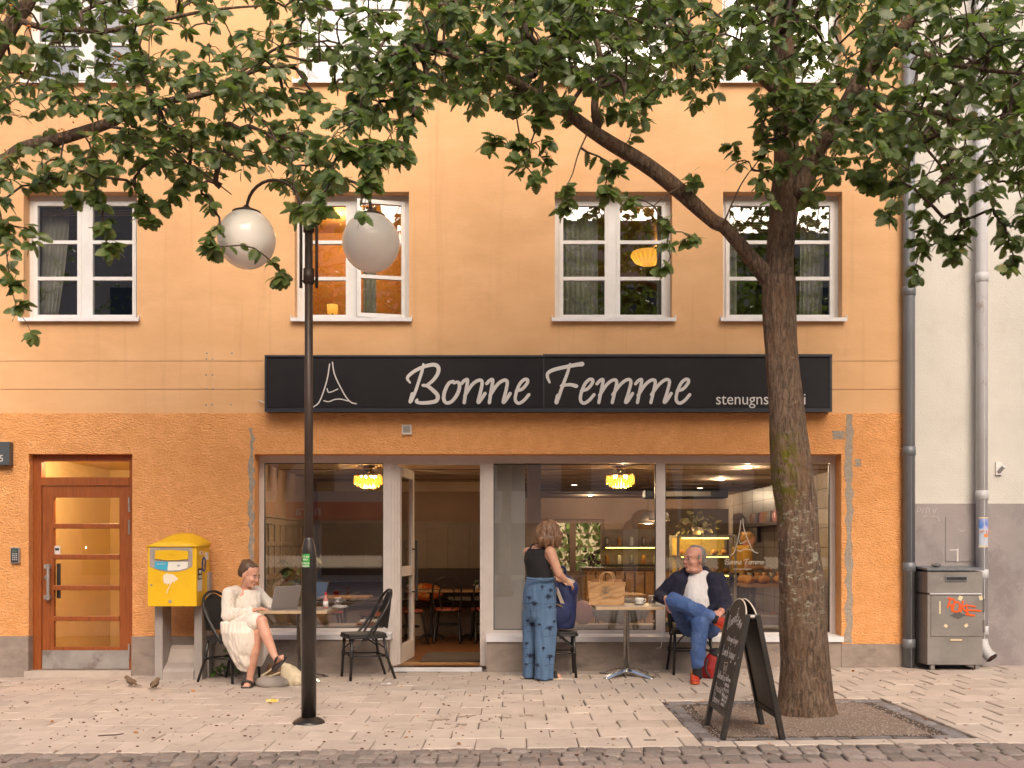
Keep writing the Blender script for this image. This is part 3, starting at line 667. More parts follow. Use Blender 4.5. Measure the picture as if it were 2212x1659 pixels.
# deep room
XW0, XW1, ZW0, ZW1 = .60, 1.86, .80, 1.90
q = MB(); grid_wall(q, XP, XB, FL, CZ, [(XW0, XW1, ZW0, ZW1)], YB); reveal(q, (XW0, XW1, ZW0, ZW1), YB, YB+.3)
tag(q.build('cafe_wall', MATS['cafe_upper']), kind='structure')
q = MB(); q.box(XW0, XW0+.07, YB+.05, YB+.1, ZW0, ZW1).box(XW1-.07, XW1, YB+.05, YB+.1, ZW0, ZW1).box(XW0+.07, XW1-.07, YB+.05, YB+.1, ZW1-.07, ZW1).box(XW0+.07, XW1-.07, YB+.05, YB+.1, ZW0, ZW0+.06)
xm = (XW0+XW1)/2; q.box(xm-.06, xm+.06, YB+.04, YB+.1, ZW0+.06, ZW1-.07)
yw = q.build('courtyard_window', MATS['cafe_upper'], bld)
for k in range(1, 4): MB().box(XW0+.07, XW1-.07, YB+.06, YB+.085, lerp(ZW0, ZW1, k/4)-.012, lerp(ZW0, ZW1, k/4)+.012).build('glazing_bar', MATS['cafe_upper'], yw)
for k in range(1, 8):
    if k != 4: MB().box(lerp(XW0, XW1, k/8)-.006, lerp(XW0, XW1, k/8)+.006, YB+.062, YB+.08, ZW0+.06, ZW1-.07).build('glazing_bar', MATS['cafe_upper'], yw)
rw = tag(MB().box(XB, XB+.06, .27, YB, FL, CZ).build('cafe_wall', MATS['tile']), kind='structure')
for k in range(1, 9): MB().box(XB-.003, XB, .27, YB, FL+k*.26-.004, FL+k*.26+.004).build('tile_joint', MATS['walnut'], rw)
for k in range(12): MB().box(XB-.0036, XB-.0005, .6+k*.75-.003, .6+k*.75+.003, FL, CZ).build('tile_joint', MATS['walnut'], rw)
# courtyard beyond: ochre wall
M('yard_wall', (.75, .62, .36), (.68, .55, .3), scale=2, rough=.9)
tag(MB().box(-6, 9, 15, 15.2, -.2, 3.2).build('courtyard_wall', MATS['yard_wall']), kind='structure')
tag(MB().quad((-8, YB+.3, -.05), (11, YB+.3, -.05), (11, 15, -.05), (-8, 15, -.05)).build('courtyard_ground', MATS['slab']), kind='structure')
# roof slab over the cafe so that no sky falls in
tag(MB().box(XL, XR+.02, .25, YB+.28, CZ+.15, CZ+.3).build('floor_slab', MATS['room_dark']), kind='structure')
tag(MB().box(XL, XA-.06, .25, .3, -.3, CZ+.15).build('inner_wall', MATS['room_dark']), kind='structure') if False else None
tag(MB().box(XB+.06, XB+.09, .26, YB+.3, -.2, CZ+.15).build('party_wall', MATS['room_dark']), kind='structure')
tag(MB().box(XA-.12, XA-.06, .26, YB+.3, -.2, CZ+.15).build('party_wall', MATS['room_dark']), kind='structure')

# ---- lamps
M('brass', (.75, .48, .16), rough=.25, metal=1)
M('crystal', (1, .62, .10), emit=(1, .46, .05), es=1.3, rough=.15)
M('bulb', (1, .85, .6), emit=(1, .78, .42), es=14)
def chandelier(u, v, label):
    c = W(u, v, 12.5); t = thing('chandelier', label, 'chandelier', (c.x, c.y, CZ), 0, 'crystal chandeliers in the cafe')
    z = c.z-CZ
    MB().lathe([(.055, 0), (.055, -.05), (.02, -.07), (.006, -.075), (.006, z+.07)], n=16).build('canopy', MATS['brass'], t, True)
    MB().lathe([(.168, z+.075), (.172, z+.075), (.172, z+.055), (.168, z+.055), (.168, z+.075)], n=32).build('ring', MATS['brass'], t)
    r2 = random.Random(5); q = MB()
    for rr, top, ln, n in ((.166, .055, .10, 34), (.135, .045, .115, 26), (.10, .035, .12, 18), (.06, .03, .12, 10)):
        for k in range(n):
            a = 2*PI*k/n+r2.uniform(-.03, .03); l2 = ln*r2.uniform(.85, 1.05)
            q.lathe([(.003, z+top), (.0095, z+top-l2*.5), (.0085, z+top-l2*.85), (.002, z+top-l2)], c=(rr*math.cos(a), rr*math.sin(a), 0), n=4)
    q.build('crystals', MATS['crystal'], t)
    for k in range(4): MB().ell((.09*math.cos(k*PI/2+.5), .09*math.sin(k*PI/2+.5), z+.05), (.018, .018, .026), 8, 6).build('bulb', MATS['bulb'], t)
    lamp('chandelier_light', (0, 0, z+.10), 12, (1, .58, .16), .012, t); lamp('chandelier_light', (0, 0, z-.086), 32, (1, .70, .42), .008, t)
chandelier(795.4, 1038.6, 'glittering crystal chandelier in the window left of the shop door')
chandelier(1340, 1038.2, 'glittering crystal chandelier in the window right of the shop door')
z4 = lambda x, y: ((1360+x/4.254)*.76806, (1280+y/4.254)*.76806); z5 = lambda x, y: ((1840+x/4.254)*.76806, (1280+y/4.254)*.76806)
M('spot_glow', (1, .9, .75), emit=(1, .84, .6), es=12)
SPOTS = [z4(1085, 350), z4(1280, 477), z4(843, 547), z5(1118, 145), z5(800, 285), z5(547, 388), z5(350, 475), z5(168, 545)]
SPL = ('above the standing woman, highest of three', 'left of the chandelier, nearest to it', 'above the standing woman, lowest of three', 'nearest to the tree trunk', 'second from the tree trunk', 'third from the tree trunk', 'fourth from the tree trunk', 'nearest to the wide window mullion')
for i, (u, v) in enumerate(SPOTS):
    d = (CZ-CH)*F/(V0-v); c = W(u, v, d)
    t = thing('ceiling_spot', 'small round ceiling spotlight '+SPL[i], 'spotlight', (c.x, c.y, CZ), 0, 'recessed ceiling spotlights')
    MB().lathe([(.052, 0), (.058, -.006), (.05, -.012), (.045, -.004)], n=20).build('rim', MATS['white_paint'], t, True)
    MB().lathe([(.044, -.012), (.044, -.006)], n=20).build('lens', MATS['spot_glow'], t)
    if i in (1, 3, 4, 6): lamp('spot_light', (0, 0, -.022), 26, (1, .74, .48), .008, t)
for (u, v, d, lb) in ((1400, 1128, 14.2, 'domed metal pendant lamp seen left of the wide window mullion'), (1424, 1122, 13.4, 'domed metal pendant lamp cut by the wide window mullion, the nearer one')):
    c = W(u, v, d); t = thing('pendant_lamp', lb, 'lamp', c, 0, 'domed pendant lamps over the counter')
    MB().lathe([(.02, .14), (.05, .13), (.115, .07), (.14, -.02), (.136, -.02), (.11, .06), (.02, .12)], n=24).build('shade', MATS['steel_dull'], t, True)
    MB().tube([(0, 0, .13), (0, 0, CZ-c.z)], .004, 6).build('cord', MATS['dark_metal'], t)
    MB().ell((0, 0, .0), (.09, .09, .025)).build('diffuser', MATS['spot_glow'], t)
    lamp('pendant_light', (0, 0, -.035), 9, (1, .62, .28), .008, t)
# ---------------------------------------------------------------- cream neighbour, pipes, cabinet
import numpy as np
cb = thing('neighbour_building', 'cream plastered neighbouring house with a grey painted base', 'building', (XR+.02, 0, 0))
zc = wz(1088)
MB().box(0, 6, .012, .5, zc, 8.6).build('wall', MATS['cream'], cb)
MB().box(0, 6, 0, .5, -.2, zc).build('plinth', MATS['grey_render'], cb)
z7 = zf(2520, 1380, 3.0722)
p, q = z7(428, 228, CD), z7(735, 612, CD); MB().box(p.x-XR-.02, q.x-XR-.02, -.008, .0, q.z, p.z).build('hatch', MATS['grey_render'], cb)
M('chalk', (.62, .58, .55), rough=.9)
fr7 = lambda x, y, h: (z7(x, y, CD).x-XR-.02, -.0085-h, z7(x, y, CD).z)
s = MB(); ribbon(s, [(466, 512), (532, 512)], 9, fr7, smooth=False); ribbon(s, [(529, 505), (529, 610)], 15, fr7, base=.002, smooth=False); s.build('paint_mark', MATS['chalk'], cb)
s = MB()
for i, L in enumerate(([(180, 195), (188, 150), (215, 155), (205, 175), (185, 180)], [(225, 195), (240, 150)], [(262, 195), (262, 155), (285, 150), (285, 190)], [(318, 155), (330, 190), (350, 150)], [(235, 225), (270, 215)], [(300, 232), (345, 222), (372, 262)], [(545, 335), (560, 352), (590, 340)])):
    ribbon(s, L, 2.6, lambda x, y, h: (fr7(x, y, h)[0], -.001-h if y < 228 and x < 425 else -.0085-h, fr7(x, y, h)[2]), base=i*.0003)
s.build('scrawl', MATS['chalk'], cb)
s = MB(); p = z7(0, 0, CD)
def pipe(name, label, u0, u1, y, m, top, zbot, rings_, cat='drainpipe'):
    t = thing(name, label, cat, ((wx(u0, CD+y)+wx(u1, CD+y))/2, y, 0)); r = (wx(u1, CD+y)-wx(u0, CD+y))/2
    MB().tube([(0, 0, zbot), (0, 0, top)], r, 20).build('pipe', MATS[m], t, True)
    for v in rings_:
        z = wz(v, CD+y); MB().lathe([(r, z-.05), (r+.008, z-.045), (r+.008, z+.045), (r, z+.05)], n=20).build('collar', MATS[m], t, True)
        MB().box(-.02, .02, 0, -y+.01, z-.015, z+.015).build('bracket', MATS['steel_dull'], t)
    MB().box(-.003, .003, -r-.003, -r+.002, zbot, top).build('seam', MATS[m], t)
    return t, r
t, r = pipe('drainpipe', 'dark zinc drainpipe at the seam between the orange and cream houses', 1951, 1976, -.075, 'zinc', 8.5, .03, (630, 975, 1225, 1390))
t, r = pipe('drainpipe', 'light grey drainpipe with a poster and an open spout', 2109, 2133, -.11, 'pipe_light', 8.5, .36, (600, 1070, 1240, 1362))
base = V((0, 0, .36)); MB().tube([base+V((0, 0, .03)), base, base+V((.004, -.02, -.07)), base+V((.022, -.06, -.14)), base+V((.055, -.12, -.195))], [r, r, r, r*1.02, r*1.06], 20, False).build('spout', MATS['pipe_light'], t, True)
MB().tube([base+V((.022, -.06, -.14)), base+V((.052, -.116, -.19))], [r*.9, r*.94], 16).build('spout_inside', M('rust', (.10, .035, .02), (.04, .02, .014), scale=20, rough=1), t, True)
# poster wrapped round the pipe
def wrap(z0, z1, a0, a1, rr, m, nm, yy=0):
    q = MB(); n = 10
    for k in range(n):
        A, B = lerp(a0, a1, k/n), lerp(a0, a1, (k+1)/n)
        q.quad((rr*math.sin(A), -rr*math.cos(A), z0), (rr*math.sin(B), -rr*math.cos(B), z0), (rr*math.sin(B), -rr*math.cos(B), z1), (rr*math.sin(A), -rr*math.cos(A), z1))
    return q.build(nm, m, t)
M('poster_blue', (.10, .24, .62), (.55, .45, .72), scale=9, rough=.5, lo=.4, hi=.6); M('poster_pale', (.42, .52, .66), (.60, .58, .66), scale=12, rough=.5); M('poster_orange', (.75, .25, .08), rough=.6); M('tape', (.66, .55, .36), rough=.6)
zz = lambda y: z7(0, y, CD-.11).z
wrap(zz(330), zz(243), -.9, 1.0, r+.002, MATS['poster_blue'], 'poster'); wrap(zz(475), zz(330), -.9, 1.0, r+.002, MATS['poster_pale'], 'poster')
wrap(zz(490), zz(475), -1.0, 1.1, r+.003, MATS['tape'], 'tape'); wrap(zz(243), zz(230), -1.0, 1.1, r+.003, MATS['tape'], 'tape')
text('poster_print', 'UP TO', .042, (.008, -r-.004, zz(356)), MATS['poster_orange'], t); text('poster_print', 'RHHHM', .032, (.008, -r-.004, zz(385)), MATS['poster_orange'], t) if False else None
wrap(zz(402), zz(372), -.1, .85, r+.0035, MATS['poster_orange'], 'poster_print')
# grey metal cabinet
kx0, kx1 = wx(1976, CD), wx(2123, CD-.34); yk = -.34
kb = thing('metal_cabinet', 'grey metal street cabinet with orange graffiti between the two drainpipes', 'cabinet', ((kx0+kx1)/2, 0, gz(4.6))); hw = (kx1-kx0)/2; H0 = .055; H1 = 1.06
kf = zf(2520, 1380, 3.0722); kd = CD+yk
KX = lambda x: kf(x, 0, kd).x-(kx0+kx1)/2
KZ = lambda y: kf(0, y, kd).z-gz(4.6)
q = MB(); q.box(-hw, hw, yk, -.01, H0, KZ(900)-.0); q.box(-hw, hw, yk-.001, -.01, KZ(885), KZ(700)); q.build('body', MATS['cabinet'], kb, bevel=.006)
q = MB(); q.rings([[(-hw-.012, yk-.02, KZ(690)), (hw+.006, yk-.02, KZ(690)), (hw+.006, -.005, KZ(690)+.02), (-hw-.012, -.005, KZ(690)+.02)], [(-hw-.012, yk-.02, KZ(672)), (hw+.006, yk-.02, KZ(672)), (hw+.006, -.005, KZ(672)+.02), (-hw-.012, -.005, KZ(672)+.02)]]).build('lid', MATS['zinc'], kb)
MB().box(-hw+.002, hw-.004, yk+.004, -.02, KZ(905), KZ(880)).build('gap', MATS['dark_metal'], kb)
MB().box(KX(290), KX(740), yk-.015, yk+.01, KZ(897), KZ(884)).build('drip_rail', MATS['pipe_light'], kb)
MB().box(KX(300), KX(762), yk-.008, yk+.002, KZ(1258), KZ(908)).build('door', MATS['cabinet'], kb, bevel=.003)
q = MB(); a, b, c, d = KX(424), KX(614), KZ(783), KZ(738); q.box(a, b, yk-.014, yk, d-.012, d).box(a, b, yk-.012, yk, c, c+.008).box(a, a+.01, yk-.012, yk, c+.008, d-.012).box(b-.01, b, yk-.012, yk, c+.008, d-.012); q.build('slot_rim', MATS['zinc'], kb)
MB().box(a+.01, b-.01, yk-.004, yk, c+.008, d-.012).build('slot', MATS['dark_metal'], kb)
for y in (990, 1170): MB().tube([(KX(758), yk-.012, KZ(y+55)), (KX(758), yk-.012, KZ(y-55))], .012).build('hinge', MATS['cabinet'], kb)
for x in (-hw+.06, hw-.05): MB().box(x-.02, x+.02, yk+.01, yk+.05, -.05, H0).build('foot', MATS['cabinet'], kb)
MB().prism([(KX(462), yk-.0095, KZ(1078)), (KX(535), yk-.0095, KZ(1112)), (KX(600), yk-.0095, KZ(1075)), (KX(535), yk-.0095, KZ(1047))], (0, .001, 0)).build('emblem', M('emblem_dark', (.09, .082, .076), rough=.6), kb)
M('graffiti', (.80, .10, .012), rough=.5)
frK = lambda x, y, h: (KX(x), yk-.010-h, KZ(y))
s = MB()
for i, L in enumerate(([(442, 1010), (470, 930)], [(450, 930), (500, 945), (495, 985), (462, 990)], [(478, 1000), (482, 1040)], [(505, 960), (545, 975), (535, 1040), (488, 1035), (505, 962)], [(575, 955), (555, 1045)], [(612, 985), (565, 1010), (600, 1045)], [(680, 1000), (605, 992), (618, 1072)], [(605, 1030), (725, 1038)], [(600, 1068), (672, 1078)])):
    ribbon(s, L, 15, frK, base=i*.0006, k=4, smooth=len(L) > 3)
s.build('graffiti', MATS['graffiti'], kb)
for (x, y, w, h, a) in ((553, 928, 34, 40, .4), (730, 926, 28, 40, -.3), (377, 1010, 12, 110, 0), (428, 1168, 30, 26, .6), (604, 1165, 32, 26, -.6), (518, 1290, 100, 13, 0)):
    m2 = Matrix.Translation((KX(x), yk-.0098, KZ(y))) @ Matrix.Rotation(a, 4, 'Y'); w2 = w/3.0722*.76806*kd/F/2; h2 = h/3.0722*.76806*kd/F/2
    MB().box(-w2, w2, 0, .001, -h2, h2, m2).build('tape_scrap', MATS['tape'], kb)
p = kf(348, 652, kd+.12); st = MB().ell((0, 0, 0), (.055, .035, .026), 7, 5); tag(st.build('stone', MATS['granite']), 'dark loose stone lying on top of the grey cabinet', 'stone').location = (p.x, p.y, gz(4.6)+KZ(672)+.035)
# small camera bracket on the cream wall
z8 = zf(1920, 720, 2.304); p = z8(2048, 1378, CD); t = thing('wall_bracket', 'small white bracket screwed to the cream wall beside the pipe', 'bracket', (p.x, 0, p.z))
MB().box(-.033, .033, -.012, .012, -.07, .07).build('plate', MATS['white_paint'], t); MB().tube([(0, -.01, -.03), (.02, -.08, .02)], .022, 12).build('stub', MATS['pipe_light'], t)

# ---------------------------------------------------------------- small things on the orange wall
p0, p1 = z8(0, 0, CD), 0
c = W(1106, 0)
zr4 = zf(0, 720, 2.304); a, b = zr4(-60, 1210, CD), zr4(90, 1360, CD)
t = thing('house_number_sign', 'dark grey house number box reading 5 at the left picture edge', 'sign', ((a.x+b.x)/2, -.012, (a.z+b.z)/2)); w, h = (b.x-a.x)/2, (a.z-b.z)/2
MB().box(-w, w, -.09, 0, -h, h).build('box', M('slate', (.07, .08, .09), rough=.4), t, bevel=.004)
text('number', '5', .10, (w-.085, -.0915, -h*.45), MATS['letter'], t)
zq = zf(0, 1440, 2.304); a, b = zq(80, 228, CD), zq(137, 333, CD)
t = thing('intercom', 'grey door intercom with keypad left of the brown door', 'intercom', ((a.x+b.x)/2, -.012, (a.z+b.z)/2)); w, h = (b.x-a.x)/2, (a.z-b.z)/2
MB().box(-w, w, -.035, .0, -h, h).build('case', MATS['steel_dull'], t, bevel=.006); MB().box(-w*.8, w*.8, -.038, -.03, -h*.85, h*.85).build('face', MATS['dark_metal'], t)
MB().box(-w*.6, w*.6, -.0395, -.037, h*.35, h*.7).build('display', M('lcd', (.10, .14, .13), rough=.2), t)
for i in range(4):
    for j in range(3): MB().box(-w*.5+j*w*.42, -w*.5+j*w*.42+w*.26, -.042, -.037, h*.12-i*h*.24, h*.12-i*h*.24+h*.13).build('key', MATS['pipe_light'], t)
zr5 = zf(960, 720, 2.304); a, b = zr5(394, 1096, CD), zr5(458, 1160, CD)
t = thing('wall_vent', 'small square beige vent grille below the sign', 'vent', ((a.x+b.x)/2, -.012, (a.z+b.z)/2)); w = (b.x-a.x)/2
MB().box(-w, w, -.03, 0, -w, w).build('frame', MATS['pale_panel'], t, bevel=.004); MB().box(-w*.72, w*.72, -.031, -.028, -w*.6, w*.75).build('opening', MATS['dark_metal'], t)
for k in range(6): MB().box(-w*.72, w*.72, -.036, -.03, -w*.55+k*w*.22, -w*.55+k*w*.22+w*.1).build('louvre', MATS['pale_panel'], t)
a = zr4(1675, 938, CD); tag(MB().tube(catmull([(a.x, -.02, a.z), (a.x+.03, -.03, a.z-.01), (a.x+.08, -.02, a.z-.03)], 4), .006, 6).build('cable_end', MATS['white_paint']), 'short white cable end poking out beside the sign', 'cable')

# ---------------------------------------------------------------- post box
M('post_yellow', (.83, .50, .012), (.76, .44, .01), scale=4, rough=.42, c3=(.62, .36, .01), s3=5, lo3=.6, hi3=.8)
M('post_grey', (.36, .32, .30), (.30, .265, .25), scale=4, rough=.5); M('post_grey2', (.42, .36, .33), (.33, .28, .26), scale=3, rough=.6)
M('post_blue', (.05, .40, .60), rough=.5); M('paper', (.78, .75, .68), rough=.7); M('ink_blue', (.03, .06, .30), rough=.6); M('ink', (.02, .02, .022), rough=.6)
yf, yb = -.62, -.15; xl, xr = -3.724, -3.222; g0 = gz(-3.47)
pb_ = thing('post_box', 'yellow post box on grey stand with stickers and white paint splash', 'post box', ((xl+xr)/2, 0, g0)); PX = (xl+xr)/2; hw = (xr-xl)/2
Zp = lambda v: wz(v, CD+yf)-g0
zb, zt = Zp(1310), Zp(1179)
q = MB(); q.box(-hw, hw, yf, -.2, zb, zt-.012); q.box(hw-.012, hw, -.2, -.17, zb, zt-.012); q.build('box', MATS['post_yellow'], pb_, bevel=.008)
n = 16; Rr = []
for k in range(9):
    tt = k/8; y = lerp(yf-.012, -.15, tt); rise = lerp(.028, .105, math.sin(tt*PI*.62)/math.sin(PI*.62) if tt < .8 else 1)
    row = [(lerp(-hw-.008, hw+.008, i/n), y, zt+rise*(1-(2*i/n-1)**2)+.035*tt) for i in range(n+1)]
    Rr.append(row+[(hw+.008, y, zt-.014), (-hw-.008, y, zt-.014)])
q = MB(); q.rings(Rr); q.build('hood', MATS['post_yellow'], pb_, True)
zp5 = zf(380, 1480, 3.6066); bx_ = lambda x, y: (zp5(x, y, CD+yf).x-PX, zp5(x, y, CD+yf).z-g0)
def arcpoly(pts, y, dy=.004): return MB().prism([(bx_(*p)[0], y, bx_(*p)[1]) for p in pts], (0, dy, 0))
arcpoly([(150, 215), (210, 196), (300, 184), (400, 184), (500, 196), (582, 222), (580, 408), (520, 440), (440, 460), (350, 464), (260, 452), (190, 430), (150, 410)], yf-.004).build('recess_rim', MATS['post_grey2'], pb_)
arcpoly([(172, 240), (260, 226), (400, 222), (500, 230), (560, 244), (556, 345), (176, 345)], yf-.006, .003).build('recess', MATS['post_grey'], pb_)
arcpoly([(208, 246), (380, 240), (542, 252), (540, 335), (420, 346), (330, 346), (205, 332)], yf-.018, .014).build('flap', MATS['post_yellow'], pb_)
arcpoly([(203, 358), (337, 362), (330, 448), (260, 440), (200, 424)], yf-.008, .003).build('notice', MATS['post_blue'], pb_)
arcpoly([(337, 362), (538, 362), (532, 424), (450, 446), (330, 450)], yf-.0075, .003).build('notice', MATS['paper'], pb_)
c = bx_(268, 383); text('notice_print', 'postnord', .022, (c[0], yf-.0095, c[1]), MATS['paper'], pb_); c = bx_(445, 402); text('notice_print', '09', .03, (c[0], yf-.009, c[1]), MATS['ink_blue'], pb_)
c = bx_(372, 290); text('embossing', 'Brev', .036, (c[0], yf-.0195, c[1]), M('post_yellow2', (.70, .40, .01), rough=.5), pb_)
r2 = random.Random(2); P = [(290, 495), (320, 480), (345, 488), (370, 484), (400, 498), (420, 520), (442, 535), (420, 548), (402, 556), (398, 585), (390, 560), (372, 570), (362, 592), (356, 578), (340, 585), (330, 580), (325, 602), (318, 582), (296, 580), (284, 545), (284, 515)]
arcpoly(P, yf-.0025, .002).build('paint_splash', M('splash', (.82, .70, .55), rough=.7), pb_)
s = MB(); ribbon(s, [(357, 580), (350, 615), (330, 645), (322, 682)], 7, lambda x, y, h: (bx_(x, y)[0], yf-.003-h, bx_(x, y)[1])); s.build('paint_drip', MATS['splash'], pb_)
for (x, y, rr) in ((355, 764, .017), (165, 597, .010)): c = bx_(x, y); MB().lathe([(rr, 0), (rr, .004), (rr*.6, .005)], n=14, m=Matrix.Rotation(PI/2, 3, 'X')).build('lock', MATS['steel_dull'], pb_).location = (c[0], yf-.001, c[1])
def side(ya, yb2, za, zb2, m, nm, t=.002): return MB().box(hw, hw+t, ya, yb2, za, zb2).build(nm, MATS[m], pb_)
side(-.58, -.44, .93, 1.165, 'paper', 'sticker'); side(-.58, -.44, 1.05, 1.165, 'ink', 'sticker', .003)
for tx, z in (('FREE', 1.125), ('MUSIC', 1.075)): text('sticker_print', tx, .048, (hw+.004, -.51, z), MATS['paper'], pb_, rot=(PI/2, 0, PI/2), sx=.9)
side(-.52, -.40, 1.305, 1.34, 'paper', 'sticker'); text('sticker_print', 'LAIKA', .026, (hw+.003, -.46, 1.322), M('ink_red', (.5, .02, .03), rough=.6), pb_, rot=(PI/2, 0, PI/2)); side(-.33, -.22, 1.25, 1.33, 'paper', 'sticker')
MB().lathe([(.078, 0), (.078, .003)], n=28, m=Matrix.Rotation(PI/2, 3, 'Y')).build('badge', MATS['ink_blue'], pb_).location = (hw, -.375, 1.205)
q = MB(); q.lathe([(.034, 0), (.034, .002), (.024, .002), (.024, 0), (.034, 0)], n=20, m=Matrix.Rotation(PI/2, 3, 'Y')); o = q.build('badge_horn', MATS['post_yellow'], pb_); o.location = (hw+.003, -.375, 1.185); MB().box(hw+.002, hw+.005, -.395, -.355, 1.222, 1.25).build('badge_crown', MATS['post_yellow'], pb_)
MB().box(hw+.0, hw+.018, -.25, -.14, -.02, 1.12).build('stand_side', MATS['post_grey'], pb_)
for sx_ in (-1, 1): MB().box(sx_*(hw-.045)-.042, sx_*(hw-.045)+.042, -.42, -.14, -.02, zb-.004).build('stand_leg', MATS['post_grey'], pb_, bevel=.006)
q = MB(); prof = [(-.14, .34), (-.20, .30), (-.30, .17), (-.40, .12), (-.43, .09), (-.43, -.01), (-.14, -.01)]
q.rings([[(-hw+.09, y, z) for y, z in prof], [(hw-.09, y, z) for y, z in prof]]).build('stand_foot', MATS['post_grey2'], pb_, bevel=.005)

# ---------------------------------------------------------------- lamp post
M('post_black', (.016, .013, .012), (.03, .022, .018), scale=6, rough=.28, c3=(.10, .075, .06), s3=30, lo3=.66, hi3=.72)
M('post_brown', (.075, .048, .036), (.055, .036, .028), scale=5, rough=.42, metal=.3)
def opal():
    m = bpy.data.materials.new('globe'); m.use_nodes = True; N = m.node_tree.nodes; L = m.node_tree.links; b = N['Principled BSDF']; MATS['globe'] = m
    b.inputs['Roughness'].default_value = .1; g = N.new('ShaderNodeTexCoord'); n = N.new('ShaderNodeTexNoise'); n.inputs['Scale'].default_value = 5; n.inputs['Detail'].default_value = 6; L.new(g.outputs['Object'], n.inputs['Vector'])
    r = N.new('ShaderNodeValToRGB'); r.color_ramp.elements[0].position = .4; r.color_ramp.elements[0].color = (.96, .90, .83, 1); r.color_ramp.elements[1].position = .75; r.color_ramp.elements[1].color = (.92, .83, .74, 1); L.new(n.outputs['Fac'], r.inputs[0]); L.new(r.outputs[0], b.inputs['Base Color'])
opal()
lx, ly = wx(667, 7.947), 7.947-CD; lg = gz(lx); dl = CD+ly
lp = thing('street_lamp', 'black street lamp with two white globes on curved arms', 'street lamp', (lx, ly, lg)); LZ = lambda v: wz(v, dl)-lg
MB().lathe([(.125, -.02), (.125, .008), (.115, .02), (.072, .045), (.062, .05)], n=28).build('base', MATS['post_black'], lp, True)
MB().lathe([(.058, .04), (.058, LZ(1205)), (.056, LZ(1195)), (.050, LZ(1180)), (.036, LZ(1166)), (.034, LZ(1160))], n=24).build('lower_post', MATS['post_black'], lp, True)
MB().lathe([(.0345, LZ(1166)), (.033, LZ(900)), (.031, LZ(460)), (.0, LZ(459))], n=20).build('upper_post', MATS['post_brown'], lp, True)
for v0, v1 in ((503, 462), (613, 580)): MB().lathe([(.03, LZ(v0)), (.043, LZ(v0)+.004), (.043, LZ(v1)-.004), (.03, LZ(v1))], n=20).build('collar', MATS['post_brown'], lp, True)
for sg in (-1, 1):
    x0 = sg*.061; x1 = sg*.48; zt_ = LZ(452); P = [(x0, 0, LZ(622)), (x0, 0, LZ(560)), (x0, 0, zt_)]
    R_ = (x1-x0)/2
    for k in range(1, 15): a = PI*k/14; P.append((x0+R_*(1-math.cos(a)), 0, zt_+abs(R_)*1.08*math.sin(a)))
    P.append((x1, 0, LZ(456))); ar = MB().tube(P, .0125, 12); ar.build('arm', MATS['post_brown'], lp, True)
    for v in (482, 607): MB().tube([(0, 0, LZ(v)), (x0, 0, LZ(v))], .009, 8).build('arm_bracket', MATS['post_brown'], lp)
    zc_ = LZ(517 if sg < 0 else 524); x1 = sg*.482
    g = MB().ell((x1, 0, zc_), (.222, .222, .228), 40, 24).build('globe', MATS['globe'], lp, True)
    MB().lathe([(.02, .262), (.03, .245), (.11, .212), (.112, .198), (.09, .205)], c=(x1, 0, zc_), n=28).build('globe_cap', MATS['post_brown'], g, True)
zs = zf(0, 1440, 2.304); c = zs(1997, 315, dl-.058); hz_ = (zs(0, 274, dl).z-zs(0, 359, dl).z)/2; hw_ = .0485
q = MB(); rr = .0592
for k in range(8):
    A, B = lerp(-.75, .3, k/8), lerp(-.75, .3, (k+1)/8)
    q.quad((rr*math.sin(A), -rr*math.cos(A), c.z-lg-hz_), (rr*math.sin(B), -rr*math.cos(B), c.z-lg-hz_), (rr*math.sin(B), -rr*math.cos(B), c.z-lg+hz_), (rr*math.sin(A), -rr*math.cos(A), c.z-lg+hz_))
q.build('sticker', M('sticker_green', (.045, .30, .06), rough=.5), lp)
for i, tx in enumerate(('TA EN', 'BIRA', 'FORZA', 'BAJEN')): text('sticker_print', tx, .019, (-.013, -rr-.0012, c.z-lg+hz_*.55-(i+(.45 if i > 1 else 0))*.0205), MATS['paper'], lp)

